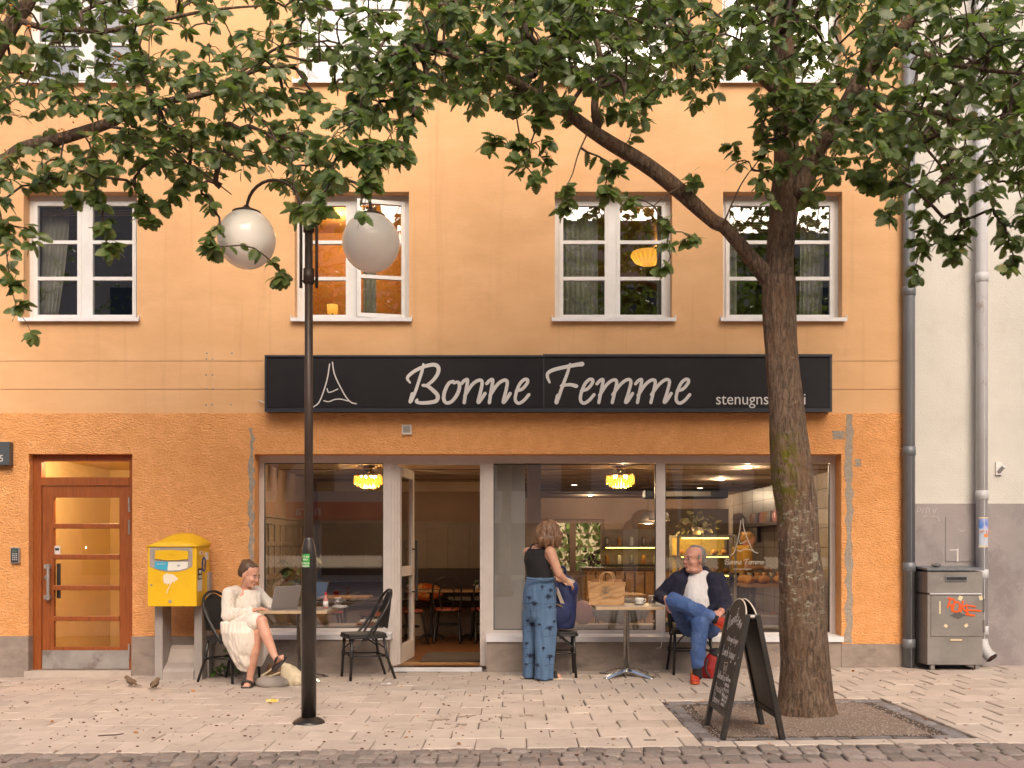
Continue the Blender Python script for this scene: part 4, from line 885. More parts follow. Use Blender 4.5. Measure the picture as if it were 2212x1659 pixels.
# ---------------------------------------------------------------- folding chalk board
M('board_frame', (.014, .012, .011), (.03, .024, .02), scale=20, rough=.5, c3=(.12, .09, .07), s3=14, lo3=.66, hi3=.74)
M('board_face', (.022, .020, .020), (.032, .028, .027), scale=4, rough=.6); M('chalk_white', (.72, .70, .68), rough=.95); M('board_edge', (.62, .55, .46), rough=.7); M('board_back', (.05, .04, .034), (.065, .05, .042), scale=3, rough=.5)
ab = thing('chalkboard_sign', 'black folding chalkboard sign with a handwritten lunch menu beside the tree', 'sign', (1.66, -3.72, gz(1.66)))
def board(sgn_, face, text_=False):
    hwid = .29; zt = .86; xb = -.205 if sgn_ < 0 else .21; xt = -.035 if sgn_ < 0 else .035
    tl = math.atan2(abs(xt-xb), zt); L = math.hypot(xt-xb, zt)
    m = Matrix.Translation((xb, 0, 0)) @ Matrix.Rotation(-sgn_*tl, 4, 'Y') @ Matrix.Rotation(PI/2 if sgn_ > 0 else -PI/2, 4, 'Z')     # local: x across, y inwards, z up the slope
    q = bpy.data.objects.new('board', None); COL.objects.link(q); q.parent = ab; q.matrix_local = m
    for s in (-1, 1): MB().box(s*hwid-.027, s*hwid+.027, -.016, .02, 0, L).build('leg', MATS['board_frame'], q, bevel=.003)
    MB().box(-hwid+.027, hwid-.027, -.01, .014, .145, .185).build('rail', MATS['board_frame'], q)
    P = [(-hwid+.027, .17), (hwid-.027, .17), (hwid-.027, L-.035)]+[((hwid-.027)*math.cos(a), L-.035+.125*math.sin(a)) for a in [PI*k/16 for k in range(1, 16)]]+[(-hwid+.027, L-.035)]
    MB().prism([(x, -.004, z) for x, z in P], (0, .010, 0)).build('face', MATS[face], q)
    E = [(x*1.012, z+.004) for x, z in P[2:]]; e = MB()
    for (a, b) in zip(E, E[1:]): e.box(min(a[0], b[0])-.001, max(a[0], b[0])+.001, -.006, .008, min(a[1], b[1])-.003, max(a[1], b[1])+.0) if False else None
    e.tube([(x, .001, z) for x, z in E], .0052, 6); e.build('face_edge', MATS['board_edge'], q, True)
    for s in (-1, 1): MB().lathe([(.012, 0), (.012, .003), (.006, .004)], c=(s*hwid, -.016, L*.6), n=12, m=Matrix.Rotation(PI/2, 3, 'X')).build('eyelet', MATS['steel'], q)
    return q, L
GLY = {'a': [[(.8, .6), (.3, .65), (.1, .2), (.4, 0), (.75, .3), (.8, .6), (.85, 0)]], 'b': [[(.1, 1.2), (.15, 0), (.6, .05), (.75, .4), (.4, .6), (.15, .4)]], 'c': [[(.8, .5), (.4, .65), (.1, .3), (.4, 0), (.8, .1)]], 'e': [[(.1, .3), (.7, .45), (.5, .68), (.15, .45), (.2, .05), (.75, .08)]],
 'f': [[(.8, 1.1), (.5, 1.2), (.35, .6), (.3, -.4), (.1, -.3)], [(.1, .6), (.7, .62)]], 'g': [[(.75, .55), (.35, .65), (.1, .3), (.45, .1), (.75, .55), (.7, -.3), (.3, -.5), (.1, -.3)]], 'h': [[(.15, 1.2), (.1, 0), (.2, .4), (.55, .62), (.7, 0)]], 'i': [[(.3, .6), (.35, 0)], [(.36, .85), (.38, .92)]], 'k': [[(.15, 1.2), (.1, 0)], [(.7, .65), (.15, .3), (.75, 0)]],
 'l': [[(.3, 1.2), (.2, .1), (.5, 0)]], 'm': [[(.05, .6), (.08, 0), (.25, .6), (.42, .1), (.6, .6), (.85, .55), (.9, 0)]], 'n': [[(.1, .6), (.12, 0), (.4, .62), (.7, .5), (.75, 0)]], 'o': [[(.45, .65), (.1, .3), (.4, 0), (.75, .35), (.45, .65)]], 'r': [[(.15, .6), (.2, 0), (.35, .5), (.75, .6)]], 's': [[(.7, .6), (.3, .6), (.3, .38), (.65, .25), (.5, 0), (.1, .05)]],
 't': [[(.4, 1.05), (.35, .1), (.7, .05)], [(.05, .68), (.8, .72)]], 'u': [[(.1, .6), (.15, .05), (.6, .1), (.75, .6), (.8, 0)]], 'v': [[(.1, .6), (.4, 0), (.75, .65)]], 'd': [[(.7, .5), (.3, .6), (.1, .2), (.5, .0), (.75, 1.2), (.8, 0)]], 'p': [[(.15, .6), (.1, -.45)], [(.12, .5), (.6, .6), (.65, .2), (.15, .1)]], 'z': [[(.1, .6), (.7, .6), (.1, 0), (.75, .02)]], '-': [[(.1, .3), (.7, .33)]], 'ä': [[(.8, .6), (.3, .65), (.1, .2), (.4, 0), (.75, .3), (.8, .6), (.85, 0)], [(.3, .85), (.32, .9)], [(.6, .87), (.62, .92)]],
 'B': [[(.15, 1.2), (.1, 0), (.6, .1), (.65, .45), (.2, .6), (.6, .85), (.4, 1.2), (.0, 1.1)]], 'F': [[(.0, 1.1), (.9, 1.25)], [(.45, 1.15), (.25, 0)], [(.2, .6), (.7, .65)]], 'L': [[(.3, 1.3), (.1, 0), (.8, .1)]], 'K': [[(.2, 1.2), (.1, 0)], [(.8, 1.2), (.15, .55), (.8, 0)]], 'P': [[(.2, 1.2), (.1, -.3)], [(.1, 1.15), (.75, 1.1), (.65, .6), (.15, .5)]], 'C': [[(.8, 1.1), (.4, 1.2), (.1, .6), (.3, 0), (.85, .1)]]}
def write(mb, txt, x, z, size, slant=.12, dz=0, lw=.003, seed=1, y=-.0055):
    r3 = random.Random(seed+len(txt)); i = 0
    for ch in txt:
        if ch == ' ': x += size*.45; z += dz*.45; continue
        for L in GLY.get(ch, GLY['o']):
            ribbon(mb, [(x+(a+b*slant)*size*.62, z+b*size) for a, b in [(a+r3.uniform(-.03, .03), b+r3.uniform(-.04, .04)) for a, b in L]], lw*r3.uniform(.8, 1.1), lambda X, Y, h: (X, y-h, Y), base=(i % 5)*.0003, k=3, th=.0006); i += 1
        x += size*(.62 if ch not in 'il' else .38)+size*.06; z += dz*size
    return x
bo, L = board(-1, 'board_face')
s = MB(); wtx = lambda *a, **k: write(s, *a, **k)
# curved heading in two halves, then the menu
wtx('Bonne', -.215, .735, .085, dz=.22, lw=.0045); wtx('Femme', .0, .80, .088, dz=-.16, lw=.0045); wtx('stenugnsbageri', -.15, .655, .042, lw=.003)
wtx('Lunch baguette', -.21, .545, .058, lw=.0042); wtx('Kalkontop -', -.225, .37, .047, lw=.0036); wtx('halloumi', .06, .385, .034); wtx('avocado', .06, .345, .03); wtx('och pesto', .055, .31, .03)
wtx('Prosciutto -', -.225, .275, .047, lw=.0036); wtx('stracciatella', .035, .265, .026); wtx('tomat och', .05, .235, .028); wtx('rucola', .06, .205, .028)
wtx('Chevre -', -.225, .19+.0, .055, lw=.0042)
tag(s.build('chalk_writing', MATS['chalk_white'], bo), kind='stuff')
s = MB(); ff = lambda X, Y, h: (X, -.0055-h, Y)
for i, P in enumerate(([(-.075, .50), (-.065, .425), (.02, .425), (.03, .50)], [(-.07, .495), (.025, .505)], [(-.05, .48), (-.04, .44), (-.02, .475)], [(0, .48), (.0, .44)])): ribbon(s, P, .005, ff, base=i*.0003, smooth=False)
s.build('chalk_drawing', M('chalk_tan', (.45, .38, .32), rough=.9), bo)
board(1, 'board_back')
for s_ in (-1, 1): MB().tube([(-.05, s_*.29, .845), (.05, s_*.29, .845)], .014, 10).build('hinge', MATS['steel_dull'], ab)
# ---------------------------------------------------------------- trees
def bark():
    m = bpy.data.materials.new('bark'); m.use_nodes = True; nt = m.node_tree; N = nt.nodes; L = nt.links; b = N['Principled BSDF']; MATS['bark'] = m
    b.inputs['Roughness'].default_value = .9; b.inputs['Specular IOR Level'].default_value = .2
    g = N.new('ShaderNodeNewGeometry'); P = g.outputs['Position']
    def nz_(scale, st, det=6, dist=0):
        mp = N.new('ShaderNodeVectorMath'); mp.operation = 'MULTIPLY'; mp.inputs[1].default_value = st; L.new(P, mp.inputs[0])
        n = N.new('ShaderNodeTexNoise'); n.inputs['Scale'].default_value = scale; n.inputs['Detail'].default_value = det; n.inputs['Distortion'].default_value = dist; n.inputs['Roughness'].default_value = .65; L.new(mp.outputs[0], n.inputs['Vector']); return n.outputs['Fac']
    def ramp(f, a, b_, ca, cb_):
        r = N.new('ShaderNodeValToRGB'); r.color_ramp.elements[0].position = a; r.color_ramp.elements[1].position = b_; r.color_ramp.elements[0].color = (*ca, 1); r.color_ramp.elements[1].color = (*cb_, 1); L.new(f, r.inputs['Fac']); return r.outputs['Color']
    def mixc(f, a, b_):
        x = N.new('ShaderNodeMix'); x.data_type = 'RGBA'; L.new(f, x.inputs['Factor']); L.new(a, x.inputs[6])
        if isinstance(b_, tuple): x.inputs[7].default_value = (*b_, 1)
        else: L.new(b_, x.inputs[7])
        return x.outputs[2]
    def rng(f, a, b_, c=0, d=1):
        r = N.new('ShaderNodeMapRange'); r.inputs['From Min'].default_value = a; r.inputs['From Max'].default_value = b_; r.inputs['To Min'].default_value = c; r.inputs['To Max'].default_value = d; L.new(f, r.inputs['Value']); return r.outputs[0]
    def mul(a, b_):
        x = N.new('ShaderNodeMath'); x.operation = 'MULTIPLY'; L.new(a, x.inputs[0]); L.new(b_, x.inputs[1]); return x.outputs[0]
    sp = N.new('ShaderNodeSeparateXYZ'); L.new(P, sp.inputs[0])
    fine = nz_(42, (1, 1, .25), 7, .8)
    c = ramp(fine, .36, .66, (.075, .05, .036), (.27, .185, .13))
    c = mixc(rng(nz_(5, (1, 1, .5)), .48, .68, 0, .7), c, (.19, .105, .055))
    # moss on the street-left flank, pale lichen lower down
    mo = mul(mul(rng(nz_(16, (1, 1, .8), 8), .44, .56), rng(sp.outputs['X'], 2.24, 2.12)), mul(rng(sp.outputs['Z'], 1.45, 1.75), rng(sp.outputs['Z'], 2.32, 2.1)))
    c = mixc(mo, c, (.13, .115, .016))
    li = mul(rng(nz_(22, (.7, .7, 1.5), 7), .56, .60), mul(rng(sp.outputs['Z'], .65, 1.0), rng(sp.outputs['Z'], 2.0, 1.4)))
    c = mixc(li, c, (.36, .33, .25))
    li2 = mul(rng(nz_(40, (.8, .8, 1.2), 5), .60, .66), rng(sp.outputs['Z'], 5, 1.5, .3, .8)); c = mixc(li2, c, (.24, .20, .15))
    L.new(c, b.inputs['Base Color'])
    bp = N.new('ShaderNodeBump'); bp.inputs['Strength'].default_value = 1; bp.inputs['Distance'].default_value = .045; L.new(fine, bp.inputs['Height']); L.new(bp.outputs[0], b.inputs['Normal'])
bark()
M('twig', (.055, .035, .026), (.09, .055, .04), scale=10, rough=.8)
def leafmat(name, cols, back):
    m = bpy.data.materials.new(name); m.use_nodes = True; nt = m.node_tree; N = nt.nodes; L = nt.links; b = N['Principled BSDF']; MATS[name] = m
    b.inputs['Roughness'].default_value = .42; b.inputs['Specular IOR Level'].default_value = .5
    g = N.new('ShaderNodeNewGeometry'); n = N.new('ShaderNodeTexNoise'); n.inputs['Scale'].default_value = 11; n.inputs['Detail'].default_value = 3; L.new(g.outputs['Position'], n.inputs['Vector'])
    n2 = N.new('ShaderNodeTexNoise'); n2.inputs['Scale'].default_value = 120; n2.inputs['Detail'].default_value = 3; L.new(g.outputs['Position'], n2.inputs['Vector'])
    ad = N.new('ShaderNodeMath'); ad.operation = 'MULTIPLY_ADD'; ad.inputs[1].default_value = .25; L.new(n2.outputs['Fac'], ad.inputs[0]); L.new(n.outputs['Fac'], ad.inputs[2])
    r = N.new('ShaderNodeValToRGB'); e = r.color_ramp.elements; e[0].position = .42; e[0].color = (*cols[0], 1); e[1].position = .62; e[1].color = (*cols[1], 1)
    for pos, c in ((.74, cols[2]), (.84, cols[3])):
        q = e.new(pos); q.color = (*c, 1)
    L.new(ad.outputs[0], r.inputs['Fac'])
    mx = N.new('ShaderNodeMix'); mx.data_type = 'RGBA'; L.new(g.outputs['Backfacing'], mx.inputs['Factor']); L.new(r.outputs['Color'], mx.inputs[6]); mx.inputs[7].default_value = (*back, 1)
    L.new(mx.outputs[2], b.inputs['Base Color'])
    t = N.new('ShaderNodeBsdfTranslucent'); t.inputs['Color'].default_value = (.20, .32, .04, 1); ms = N.new('ShaderNodeMixShader'); ms.inputs[0].default_value = .3
    L.new(b.outputs[0], ms.inputs[1]); L.new(t.outputs[0], ms.inputs[2]); L.new(ms.outputs[0], N['Material Output'].inputs[0])
leafmat('leaf', ((.034, .062, .014), (.076, .116, .027), (.13, .165, .052), (.24, .17, .045)), (.13, .155, .075))
def leaf_geo(r):                           # unit leaf along +x, face up
    n = 8; V_ = []; F_ = []; curl = r.uniform(.0, .3); fold = r.uniform(-.02, .2)
    def w(t): return .345*(math.sin(PI*min(1, t**.82))**.75)+.004
    for i in range(n+1):
        t = i/n; V_.append((t, 0, -curl*t*t*.6+.02))
    mid = list(range(n+1)); sides = []
    for s in (-1, 1):
        S_ = [0]
        for i in range(1, n):
            t = i/n
            for (dt, k) in ((-.042, .68), (.035, 1.12)):
                tt = t+dt; ww = w(tt)*k*r.uniform(.93, 1.07); V_.append((tt+.03, s*ww, -curl*tt*tt*.6+.02+ww*fold+r.uniform(-.012, .012))); S_.append(len(V_)-1)
        S_.append(n); sides.append(S_)
    for s, S_ in zip((-1, 1), sides):
        def tri(a, b, c): F_.append((a, b, c) if s > 0 else (a, c, b))
        tri(0, 1, S_[1])
        for i in range(1, n):
            a, b = S_[2*i-1], S_[2*i]
            tri(mid[i], b, a)
            if i < n-1: tri(mid[i], mid[i+1], b); tri(mid[i+1], S_[2*i+1], b)
            else: tri(mid[i], n, b)
    # petiole
    k = len(V_); V_ += [(-.28, -.008, .03), (-.28, .008, .03), (.02, .01, .02), (.02, -.01, .02)]; F_.append((k, k+1, k+2, k+3))
    return V_, F_
LR = random.Random(11); LEAVES = [leaf_geo(LR) for _ in range(6)]
LME = []
for v, f in LEAVES:
    me = bpy.data.meshes.new('leaf'); me.from_pydata(v, [], f); me.materials.append(MATS['leaf']); LME.append(me)
LNP = [np.array(v) for v, f in LEAVES]

class Tree:
    def __init__(s, name, label, loc, seed):
        s.root = thing(name, label, 'tree', loc); s.o = V(loc); s.r = random.Random(seed); s.nodes = []; s.par = []; s.rad = []; s.leaves = []; s.wood = MB()
    def limb(s, pts, radii, n=14, k=5, rough=0.0, attach=True):
        P = catmull(pts, k); rr = [lerp(radii[min(int(i/k), len(radii)-1)], radii[min(int(i/k)+1, len(radii)-1)], (i % k)/k) for i in range(len(P))]
        R = []; m = len(P); a = None
        for i, p in enumerate(P):
            t = (P[min(i+1, m-1)]-P[max(i-1, 0)]).normalized()
            if a is None: up = V((0, 1, 0)); a = t.cross(up).normalized()
            a = (a-t*a.dot(t)).normalized(); b = t.cross(a); ring = []
            for j in range(n):
                an = 2*PI*j/n; d = a*math.cos(an)+b*math.sin(an); q = p+d*rr[i]
                f = 1+rough*(1.0*noise.noise(V((d.x*2.2, d.y*2.2, p.z*1.3)))+.5*noise.noise(V((d.x*6, d.y*6, p.z*4)))+.3*noise.noise(V((d.x*14, d.y*14, p.z*3))))
                ring.append(p+d*rr[i]*f-s.o)
            R.append(ring)
        s.wood.rings(R)
        if attach:
            for i, p in enumerate(P):
                if i % 2 == 0: s.nodes.append(p.copy()); s.par.append(-1); s.rad.append(rr[i])
        return P
    def grow(s, targets, sag=.08):
        r = s.r; arr = np.array([tuple(p) for p in s.nodes]); nn = len(arr); cap = nn+len(targets)*6+10; A = np.empty((cap, 3)); A[:nn] = arr
        dist = [float(np.min(np.linalg.norm(A[:nn]-np.array(t), axis=1))) for t in targets]
        for t in [targets[i] for i in np.argsort(dist)]:
            tv = np.array(t); dd = np.linalg.norm(A[:nn]-tv, axis=1); j = int(np.argmin(dd+np.where(A[:nn, 2] < t[2]-.25, .15, 0))); L = dd[j]
            p0 = s.nodes[j]; t = V(t); k = 3 if L < .3 else 5; prev = j; mid = []
            bow = V((r.uniform(-.1, .1), r.uniform(-.1, .1), r.uniform(.02, .22)))*L
            for i in range(1, k+1):
                q = i/k; p = p0.lerp(t, q)+bow*math.sin(PI*q)
                if i < k: p += V((r.uniform(-1, 1), r.uniform(-1, 1), r.uniform(-1, 1)))*.012
                s.nodes.append(p); s.par.append(prev); s.rad.append(0); A[nn] = tuple(p); prev = nn; nn += 1; mid.append(p)
            d = (mid[-1]-mid[-2]).normalized()
            s.rosette(mid[-1], d, r.randint(4, 7))
            if L > .22:
                for p in mid[:-1]:
                    if r.random() < .75: s.rosette(p, d, r.randint(1, 2))
    def rosette(s, p, d, n):
        r = s.r; a0 = r.uniform(0, 6)
        for i in range(n):
            a = a0+i*2.4; out = V((math.cos(a), math.sin(a), r.uniform(-1.0, .25)))+d*.5
            s.leaves.append((p+V((r.uniform(-1, 1), r.uniform(-1, 1), r.uniform(-1, 1)))*.02, out.normalized(), r.uniform(.076, .116), r.uniform(-.5, .5)))
    def finish(s, nleaf=300):
        # twig thickness from the number of twigs it carries
        cnt = [0]*len(s.nodes)
        for i in range(len(s.nodes)-1, -1, -1):
            cnt[i] += 1
            if s.par[i] >= 0: cnt[s.par[i]] += cnt[i]
        tw = MB(); rd = lambda i: min(.03, .0014*math.sqrt(cnt[i])+.0004)
        for i in range(len(s.nodes)):
            j = s.par[i]
            if j >= 0:
                a, b = s.nodes[j]-s.o, s.nodes[i]-s.o
                if (b-a).length > 1e-4: tw.tube([a, b], [min(rd(j), rd(i)*1.6) if s.par[j] >= 0 else rd(i)*1.3, rd(i)], 5, False)
        s.wood.build('trunk', MATS['bark'], s.root, True); tw.build('twigs', MATS['twig'], s.root, True)
        inview = []
        for i, (p, d, L, rl) in enumerate(s.leaves):
            dd = p.y+CD; u = U0+p.x*F/dd; v = V0-(p.z-CH)*F/dd
            if 15 < u < 2195 and 15 < v < 1650: inview.append((dd/L, i))
        inview.sort(); single = {i for _, i in inview[:nleaf]}
        VV = []; FF = []; off = 0
        for i, (p, d, L, rl) in enumerate(s.leaves):
            up = V((.35*math.sin(i*7.1), -1.0+.7*math.sin(i*3.3), .9)).normalized(); x = d; y = up.cross(x).normalized(); z = x.cross(y)
            R = Matrix((x, y, z)).transposed() @ Matrix.Rotation(rl*1.6, 3, 'X')
            if i in single:
                o = obj('leaf', LME[i % 6], None, s.root); o.matrix_local = Matrix.Translation(p-s.o) @ R.to_4x4() @ Matrix.Scale(L, 4); continue
            q = (LNP[i % 6]*L) @ np.array(R.transposed())+np.array(p-s.o)
            VV.append(q); FF += [tuple(k+off for k in f) for f in LEAVES[i % 6][1]]; off += len(q)
        me = bpy.data.meshes.new('foliage'); me.from_pydata(np.concatenate(VV).tolist(), [], FF)
        tag(obj('foliage', me, MATS['leaf'], s.root), kind='stuff')
def targets(r, regs):
    T = []
    for (u0, u1, v0, v1, d0, d1, n) in regs:
        for _ in range(n):
            u, v, d = r.uniform(u0, u1), r.uniform(v0, v1), r.uniform(d0, d1)
            if 490 < u < 690 and v > 335: d = r.uniform(8.4, 9.0)     # keeps clear of the lamp
            T.append(tuple(W(u, v, d)))
    return T
def line(r, P, n, jit=6):
    T = []
    for _ in range(n):
        t = r.random()*(len(P)-1); i = min(int(t), len(P)-2); a, b = P[i], P[i+1]; q = t-i
        T.append(tuple(W(lerp(a[0], b[0], q)+r.uniform(-jit, jit), lerp(a[1], b[1], q)+r.uniform(-jit, jit), lerp(a[2], b[2], q)+r.uniform(-.08, .08))))
    return T

# ---- the tree in front of the shop
T1 = Tree('whitebeam_tree', 'mature street tree with mossy trunk standing in the gravel square', (2.29, -3.1, gz(2.29)), 21)
D0 = 8.0; Tp = lambda u, v, d=D0: W(u, v, d)
trunk = [Tp(1742, 1575), Tp(1741, 1545), Tp(1741, 1500), Tp(1740, 1440), Tp(1735, 1350), Tp(1733, 1270), Tp(1726, 1180), Tp(1722, 1106), Tp(1711, 1020), Tp(1698, 886), Tp(1687, 753), Tp(1684, 653), Tp(1683, 600)]
T1.limb(trunk, [.31, .245, .208, .188, .176, .167, .158, .153, .160, .134, .124, .128, .125], n=56, k=9, rough=.075, attach=False)
cs = [Tp(1684, 620), Tp(1686, 537), Tp(1694, 444, 8.02), Tp(1699, 335, 8.05), Tp(1694, 200, 8.1), Tp(1690, 100, 8.15), Tp(1676, 0, 8.2), Tp(1670, -160, 8.2), Tp(1690, -330, 8.1)]
T1.limb(cs, [.108, .108, .112, .095, .09, .085, .085, .06, .03], n=26, k=6, rough=.06)
ll = [Tp(1690, 632), Tp(1658, 598), Tp(1625, 561, 7.95), Tp(1597, 527, 7.9), Tp(1564, 490, 7.85), Tp(1536, 474, 7.8), Tp(1454, 400, 7.7), Tp(1388, 350, 7.6), Tp(1321, 310, 7.5), Tp(1271, 277, 7.4), Tp(1221, 240, 7.35), Tp(1181, 217, 7.3), Tp(1110, 175, 7.2), Tp(1030, 140, 7.1), Tp(940, 110, 7.0)]
T1.limb(ll, [.085, .074, .06, .054, .05, .053, .062, .058, .053, .048, .042, .035, .027, .018, .01], n=20, k=6, rough=.09)
T1.limb([Tp(1720, 430, 8.0), Tp(1768, 317, 7.95), Tp(1808, 267, 7.9), Tp(1851, 187, 7.85), Tp(1905, 110, 7.8), Tp(1960, 50, 7.7), Tp(2030, -40, 7.6)], [.09, .072, .068, .062, .05, .04, .025], n=18, k=6, rough=.08)
T1.limb([Tp(1672, 190, 8.1), Tp(1640, 165, 8.05), Tp(1608, 143, 8.0), Tp(1558, 110, 7.9), Tp(1508, 83, 7.8), Tp(1475, 67, 7.8), Tp(1400, 50, 7.7), Tp(1300, 20, 7.6)], [.05, .036, .032, .03, .027, .024, .018, .01], n=12, rough=.06)
T1.limb([Tp(1290, 275, 7.45), Tp(1285, 220, 7.5), Tp(1300, 160, 7.6), Tp(1290, 90, 7.7), Tp(1260, 10, 7.8)], [.034, .028, .024, .018, .01], n=10, rough=.06)
T1.limb([Tp(1850, 190, 7.85), Tp(1930, 215, 7.7), Tp(2010, 240, 7.5), Tp(2100, 270, 7.4), Tp(2190, 300, 7.3), Tp(2260, 340, 7.3)], [.02, .017, .014, .012, .009, .006], n=8)
T1.limb([Tp(1860, 200, 7.85), Tp(1940, 265, 7.8), Tp(2000, 320, 7.7), Tp(2060, 400, 7.7), Tp(2080, 480, 7.6)], [.016, .013, .011, .008, .005], n=8)
T1.limb([Tp(1930, 90, 7.8), Tp(2030, 130, 7.3), Tp(2120, 150, 6.9), Tp(2220, 160, 6.6)], [.03, .022, .016, .01], n=8)
for P in ([(1470, 405, 7.6), (1440, 420, 7.5), (1412, 445, 7.5)], [(1560, 490, 7.8), (1600, 400, 7.6), (1640, 345, 7.5)], [(1275, 275, 7.4), (1250, 330, 7.3), (1235, 380, 7.2), (1215, 415, 7.2)], [(1180, 215, 7.3), (1150, 300, 7.1), (1135, 360, 7.0)]):
    T1.limb([Tp(*p) for p in P], [.007, .005, .004], n=6)
# street-side limb hidden above the frame
T1.limb([Tp(1690, 60, 8.1), Tp(1720, -40, 7.2), Tp(1700, -120, 6.4), Tp(1650, -160, 5.6)], [.05, .04, .03, .015], n=10)
R1 = random.Random(4)
reg = [(880, 1250, -60, 120, 6.6, 9.6, 230), (870, 1200, 100, 235, 6.6, 8.4, 130), (1180, 1480, -60, 190, 6.6, 9.4, 240), (1480, 1650, -60, 160, 6.8, 9.2, 90), (1150, 1420, 180, 262, 6.8, 8.0, 34),
       (1630, 1900, -60, 230, 6.8, 9.6, 170), (1640, 1740, 200, 330, 7.2, 7.8, 38), (1740, 1900, 230, 320, 7.0, 8.6, 40), (1880, 2260, -60, 330, 6.4, 9.4, 360), (1900, 2240, 310, 430, 6.8, 8.8, 64), (1760, 1900, 330, 400, 7.2, 8.4, 20),
       (1480, 1560, 150, 225, 7.2, 8.2, 14), (760, 900, 60, 260, 6.6, 7.6, 64), (700, 880, 230, 330, 6.4, 7.2, 34)]
TT = targets(R1, reg)
for P, n, j in (([(1060, 290, 7), (1050, 330, 7)], 4, 14), ([(1130, 290, 7), (1125, 390, 7)], 8, 12), ([(1165, 250, 7.1), (1180, 330, 7.1), (1150, 400, 7.0)], 8, 10), ([(1230, 380, 7.2), (1215, 450, 7.2)], 5, 7), ([(1325, 300, 7.3), (1330, 370, 7.3), (1310, 430, 7.3)], 9, 12), ([(1370, 440, 7.4), (1350, 425, 7.4)], 3, 8),
                ([(1505, 360, 7.6), (1490, 400, 7.6)], 3, 9), ([(1440, 465, 7.5), (1445, 500, 7.5), (1435, 590, 7.5)], 6, 6), ([(1490, 500, 7.6), (1500, 520, 7.6)], 3, 8), ([(1575, 310, 7.7), (1590, 350, 7.7)], 3, 12), ([(1640, 330, 7.5), (1650, 400, 7.4), (1660, 430, 7.3)], 8, 12),
                ([(1700, 345, 7.3), (1680, 380, 7.3)], 4, 10), ([(1730, 440, 7.6), (1770, 420, 7.6)], 4, 10), ([(1790, 360, 7.6), (1850, 400, 7.6), (1900, 390, 7.6)], 9, 12), ([(1930, 430, 7.5), (1925, 470, 7.4)], 4, 10), ([(1985, 430, 7.6), (1990, 520, 7.6), (1985, 600, 7.6)], 12, 12), ([(2070, 430, 7.6), (2080, 500, 7.6), (2060, 560, 7.6)], 11, 14), ([(2150, 420, 7.5), (2170, 500, 7.5), (2190, 590, 7.5)], 14, 14), ([(2030, 470, 7.6), (2040, 530, 7.6)], 5, 10), ([(2210, 430, 7.4), (2215, 560, 7.4)], 8, 12),
                ([(830, 300, 6.6), (800, 380, 6.5), (780, 470, 6.5)], 14, 14), ([(740, 300, 6.6), (700, 400, 6.5), (690, 470, 6.5)], 12, 14), ([(870, 290, 6.8), (880, 350, 6.8)], 5, 10), ([(650, 440, 8.5), (630, 470, 8.5)], 3, 8)):
    TT += line(R1, P, n, j)
# crown out of frame, over the street and above
for _ in range(150):
    TT.append((2.2+R1.gauss(0, 1.5), -2.6+R1.gauss(0, .8), R1.uniform(6.2, 8.2)))
TT = [t for t in TT if t[1] < -.3]
T1.grow(TT); T1.finish()

# ---- the tree whose trunk stands just left of the picture
T2 = Tree('whitebeam_tree', 'street tree reaching its leafy branches in from the left picture edge', (-4.75, -3.1, gz(-4.75)), 33)
T2.limb([V((-4.75, -3.1, -.1)), V((-4.74, -3.1, .2)), V((-4.72, -3.1, 1.5)), V((-4.70, -3.1, 2.8)), V((-4.66, -3.1, 3.7))], [.25, .19, .16, .15, .14], n=24, rough=.05, attach=False)
T2.limb([V((-4.68, -3.1, 3.6)), V((-4.5, -3.1, 4.4)), Tp(10, 77, 8.0), Tp(40, 33, 8.0), Tp(66, -10, 8.0), Tp(90, -120, 8.0), Tp(120, -260, 8.0)], [.11, .08, .06, .055, .05, .035, .02], n=14, rough=.07)
T2.limb([V((-4.66, -3.1, 3.7)), Tp(-80, 385, 8.0), Tp(0, 353, 8.0), Tp(50, 320, 8.0), Tp(133, 300, 8.0), Tp(233, 267, 8.0), Tp(283, 243, 8.0), Tp(360, 220, 8.0), Tp(450, 200, 8.0), Tp(517, 167, 8.0), Tp(560, 150, 8.0), Tp(640, 140, 7.9)], [.09, .06, .05, .046, .044, .04, .034, .027, .024, .02, .016, .008], n=14, rough=.10)
T2.limb([Tp(30, 40, 8.0), Tp(100, 62, 7.9), Tp(160, 63, 7.8), Tp(230, 67, 7.8), Tp(293, 53, 7.8), Tp(360, 40, 7.8), Tp(470, 20, 7.8), Tp(600, 10, 7.8)], [.026, .022, .02, .018, .016, .014, .01, .006], n=10)
T2.limb([Tp(233, 273, 8.0), Tp(300, 287, 7.9), Tp(383, 340, 7.8), Tp(443, 377, 7.7), Tp(500, 420, 7.6)], [.012, .01, .008, .006, .004], n=8)
T2.limb([Tp(450, 200, 8.0), Tp(580, 123, 8.0), Tp(660, 130, 8.0), Tp(737, 133, 8.0), Tp(800, 150, 7.9)], [.014, .012, .01, .008, .005], n=8)
T2.limb([Tp(-60, 380, 8.0), Tp(-10, 430, 7.8), Tp(10, 520, 7.7), Tp(22, 610, 7.6), Tp(40, 680, 7.6)], [.012, .009, .007, .005, .003], n=6)
R2 = random.Random(9)
reg = [(-40, 330, -60, 130, 7.0, 9.2, 100), (330, 700, -60, 130, 7.0, 9.2, 62), (-30, 260, 130, 250, 7.0, 8.8, 52), (260, 620, 120, 230, 7.0, 8.6, 80), (600, 860, -40, 190, 7.0, 9.0, 42), (0, 240, 290, 390, 7.2, 8.4, 40), (240, 500, 230, 380, 7.2, 8.4, 76), (480, 700, 200, 340, 7.0, 8.2, 40), (620, 760, 280, 420, 6.8, 7.6, 30), (500, 640, 330, 400, 7.0, 7.8, 12)]
TT = targets(R2, reg)
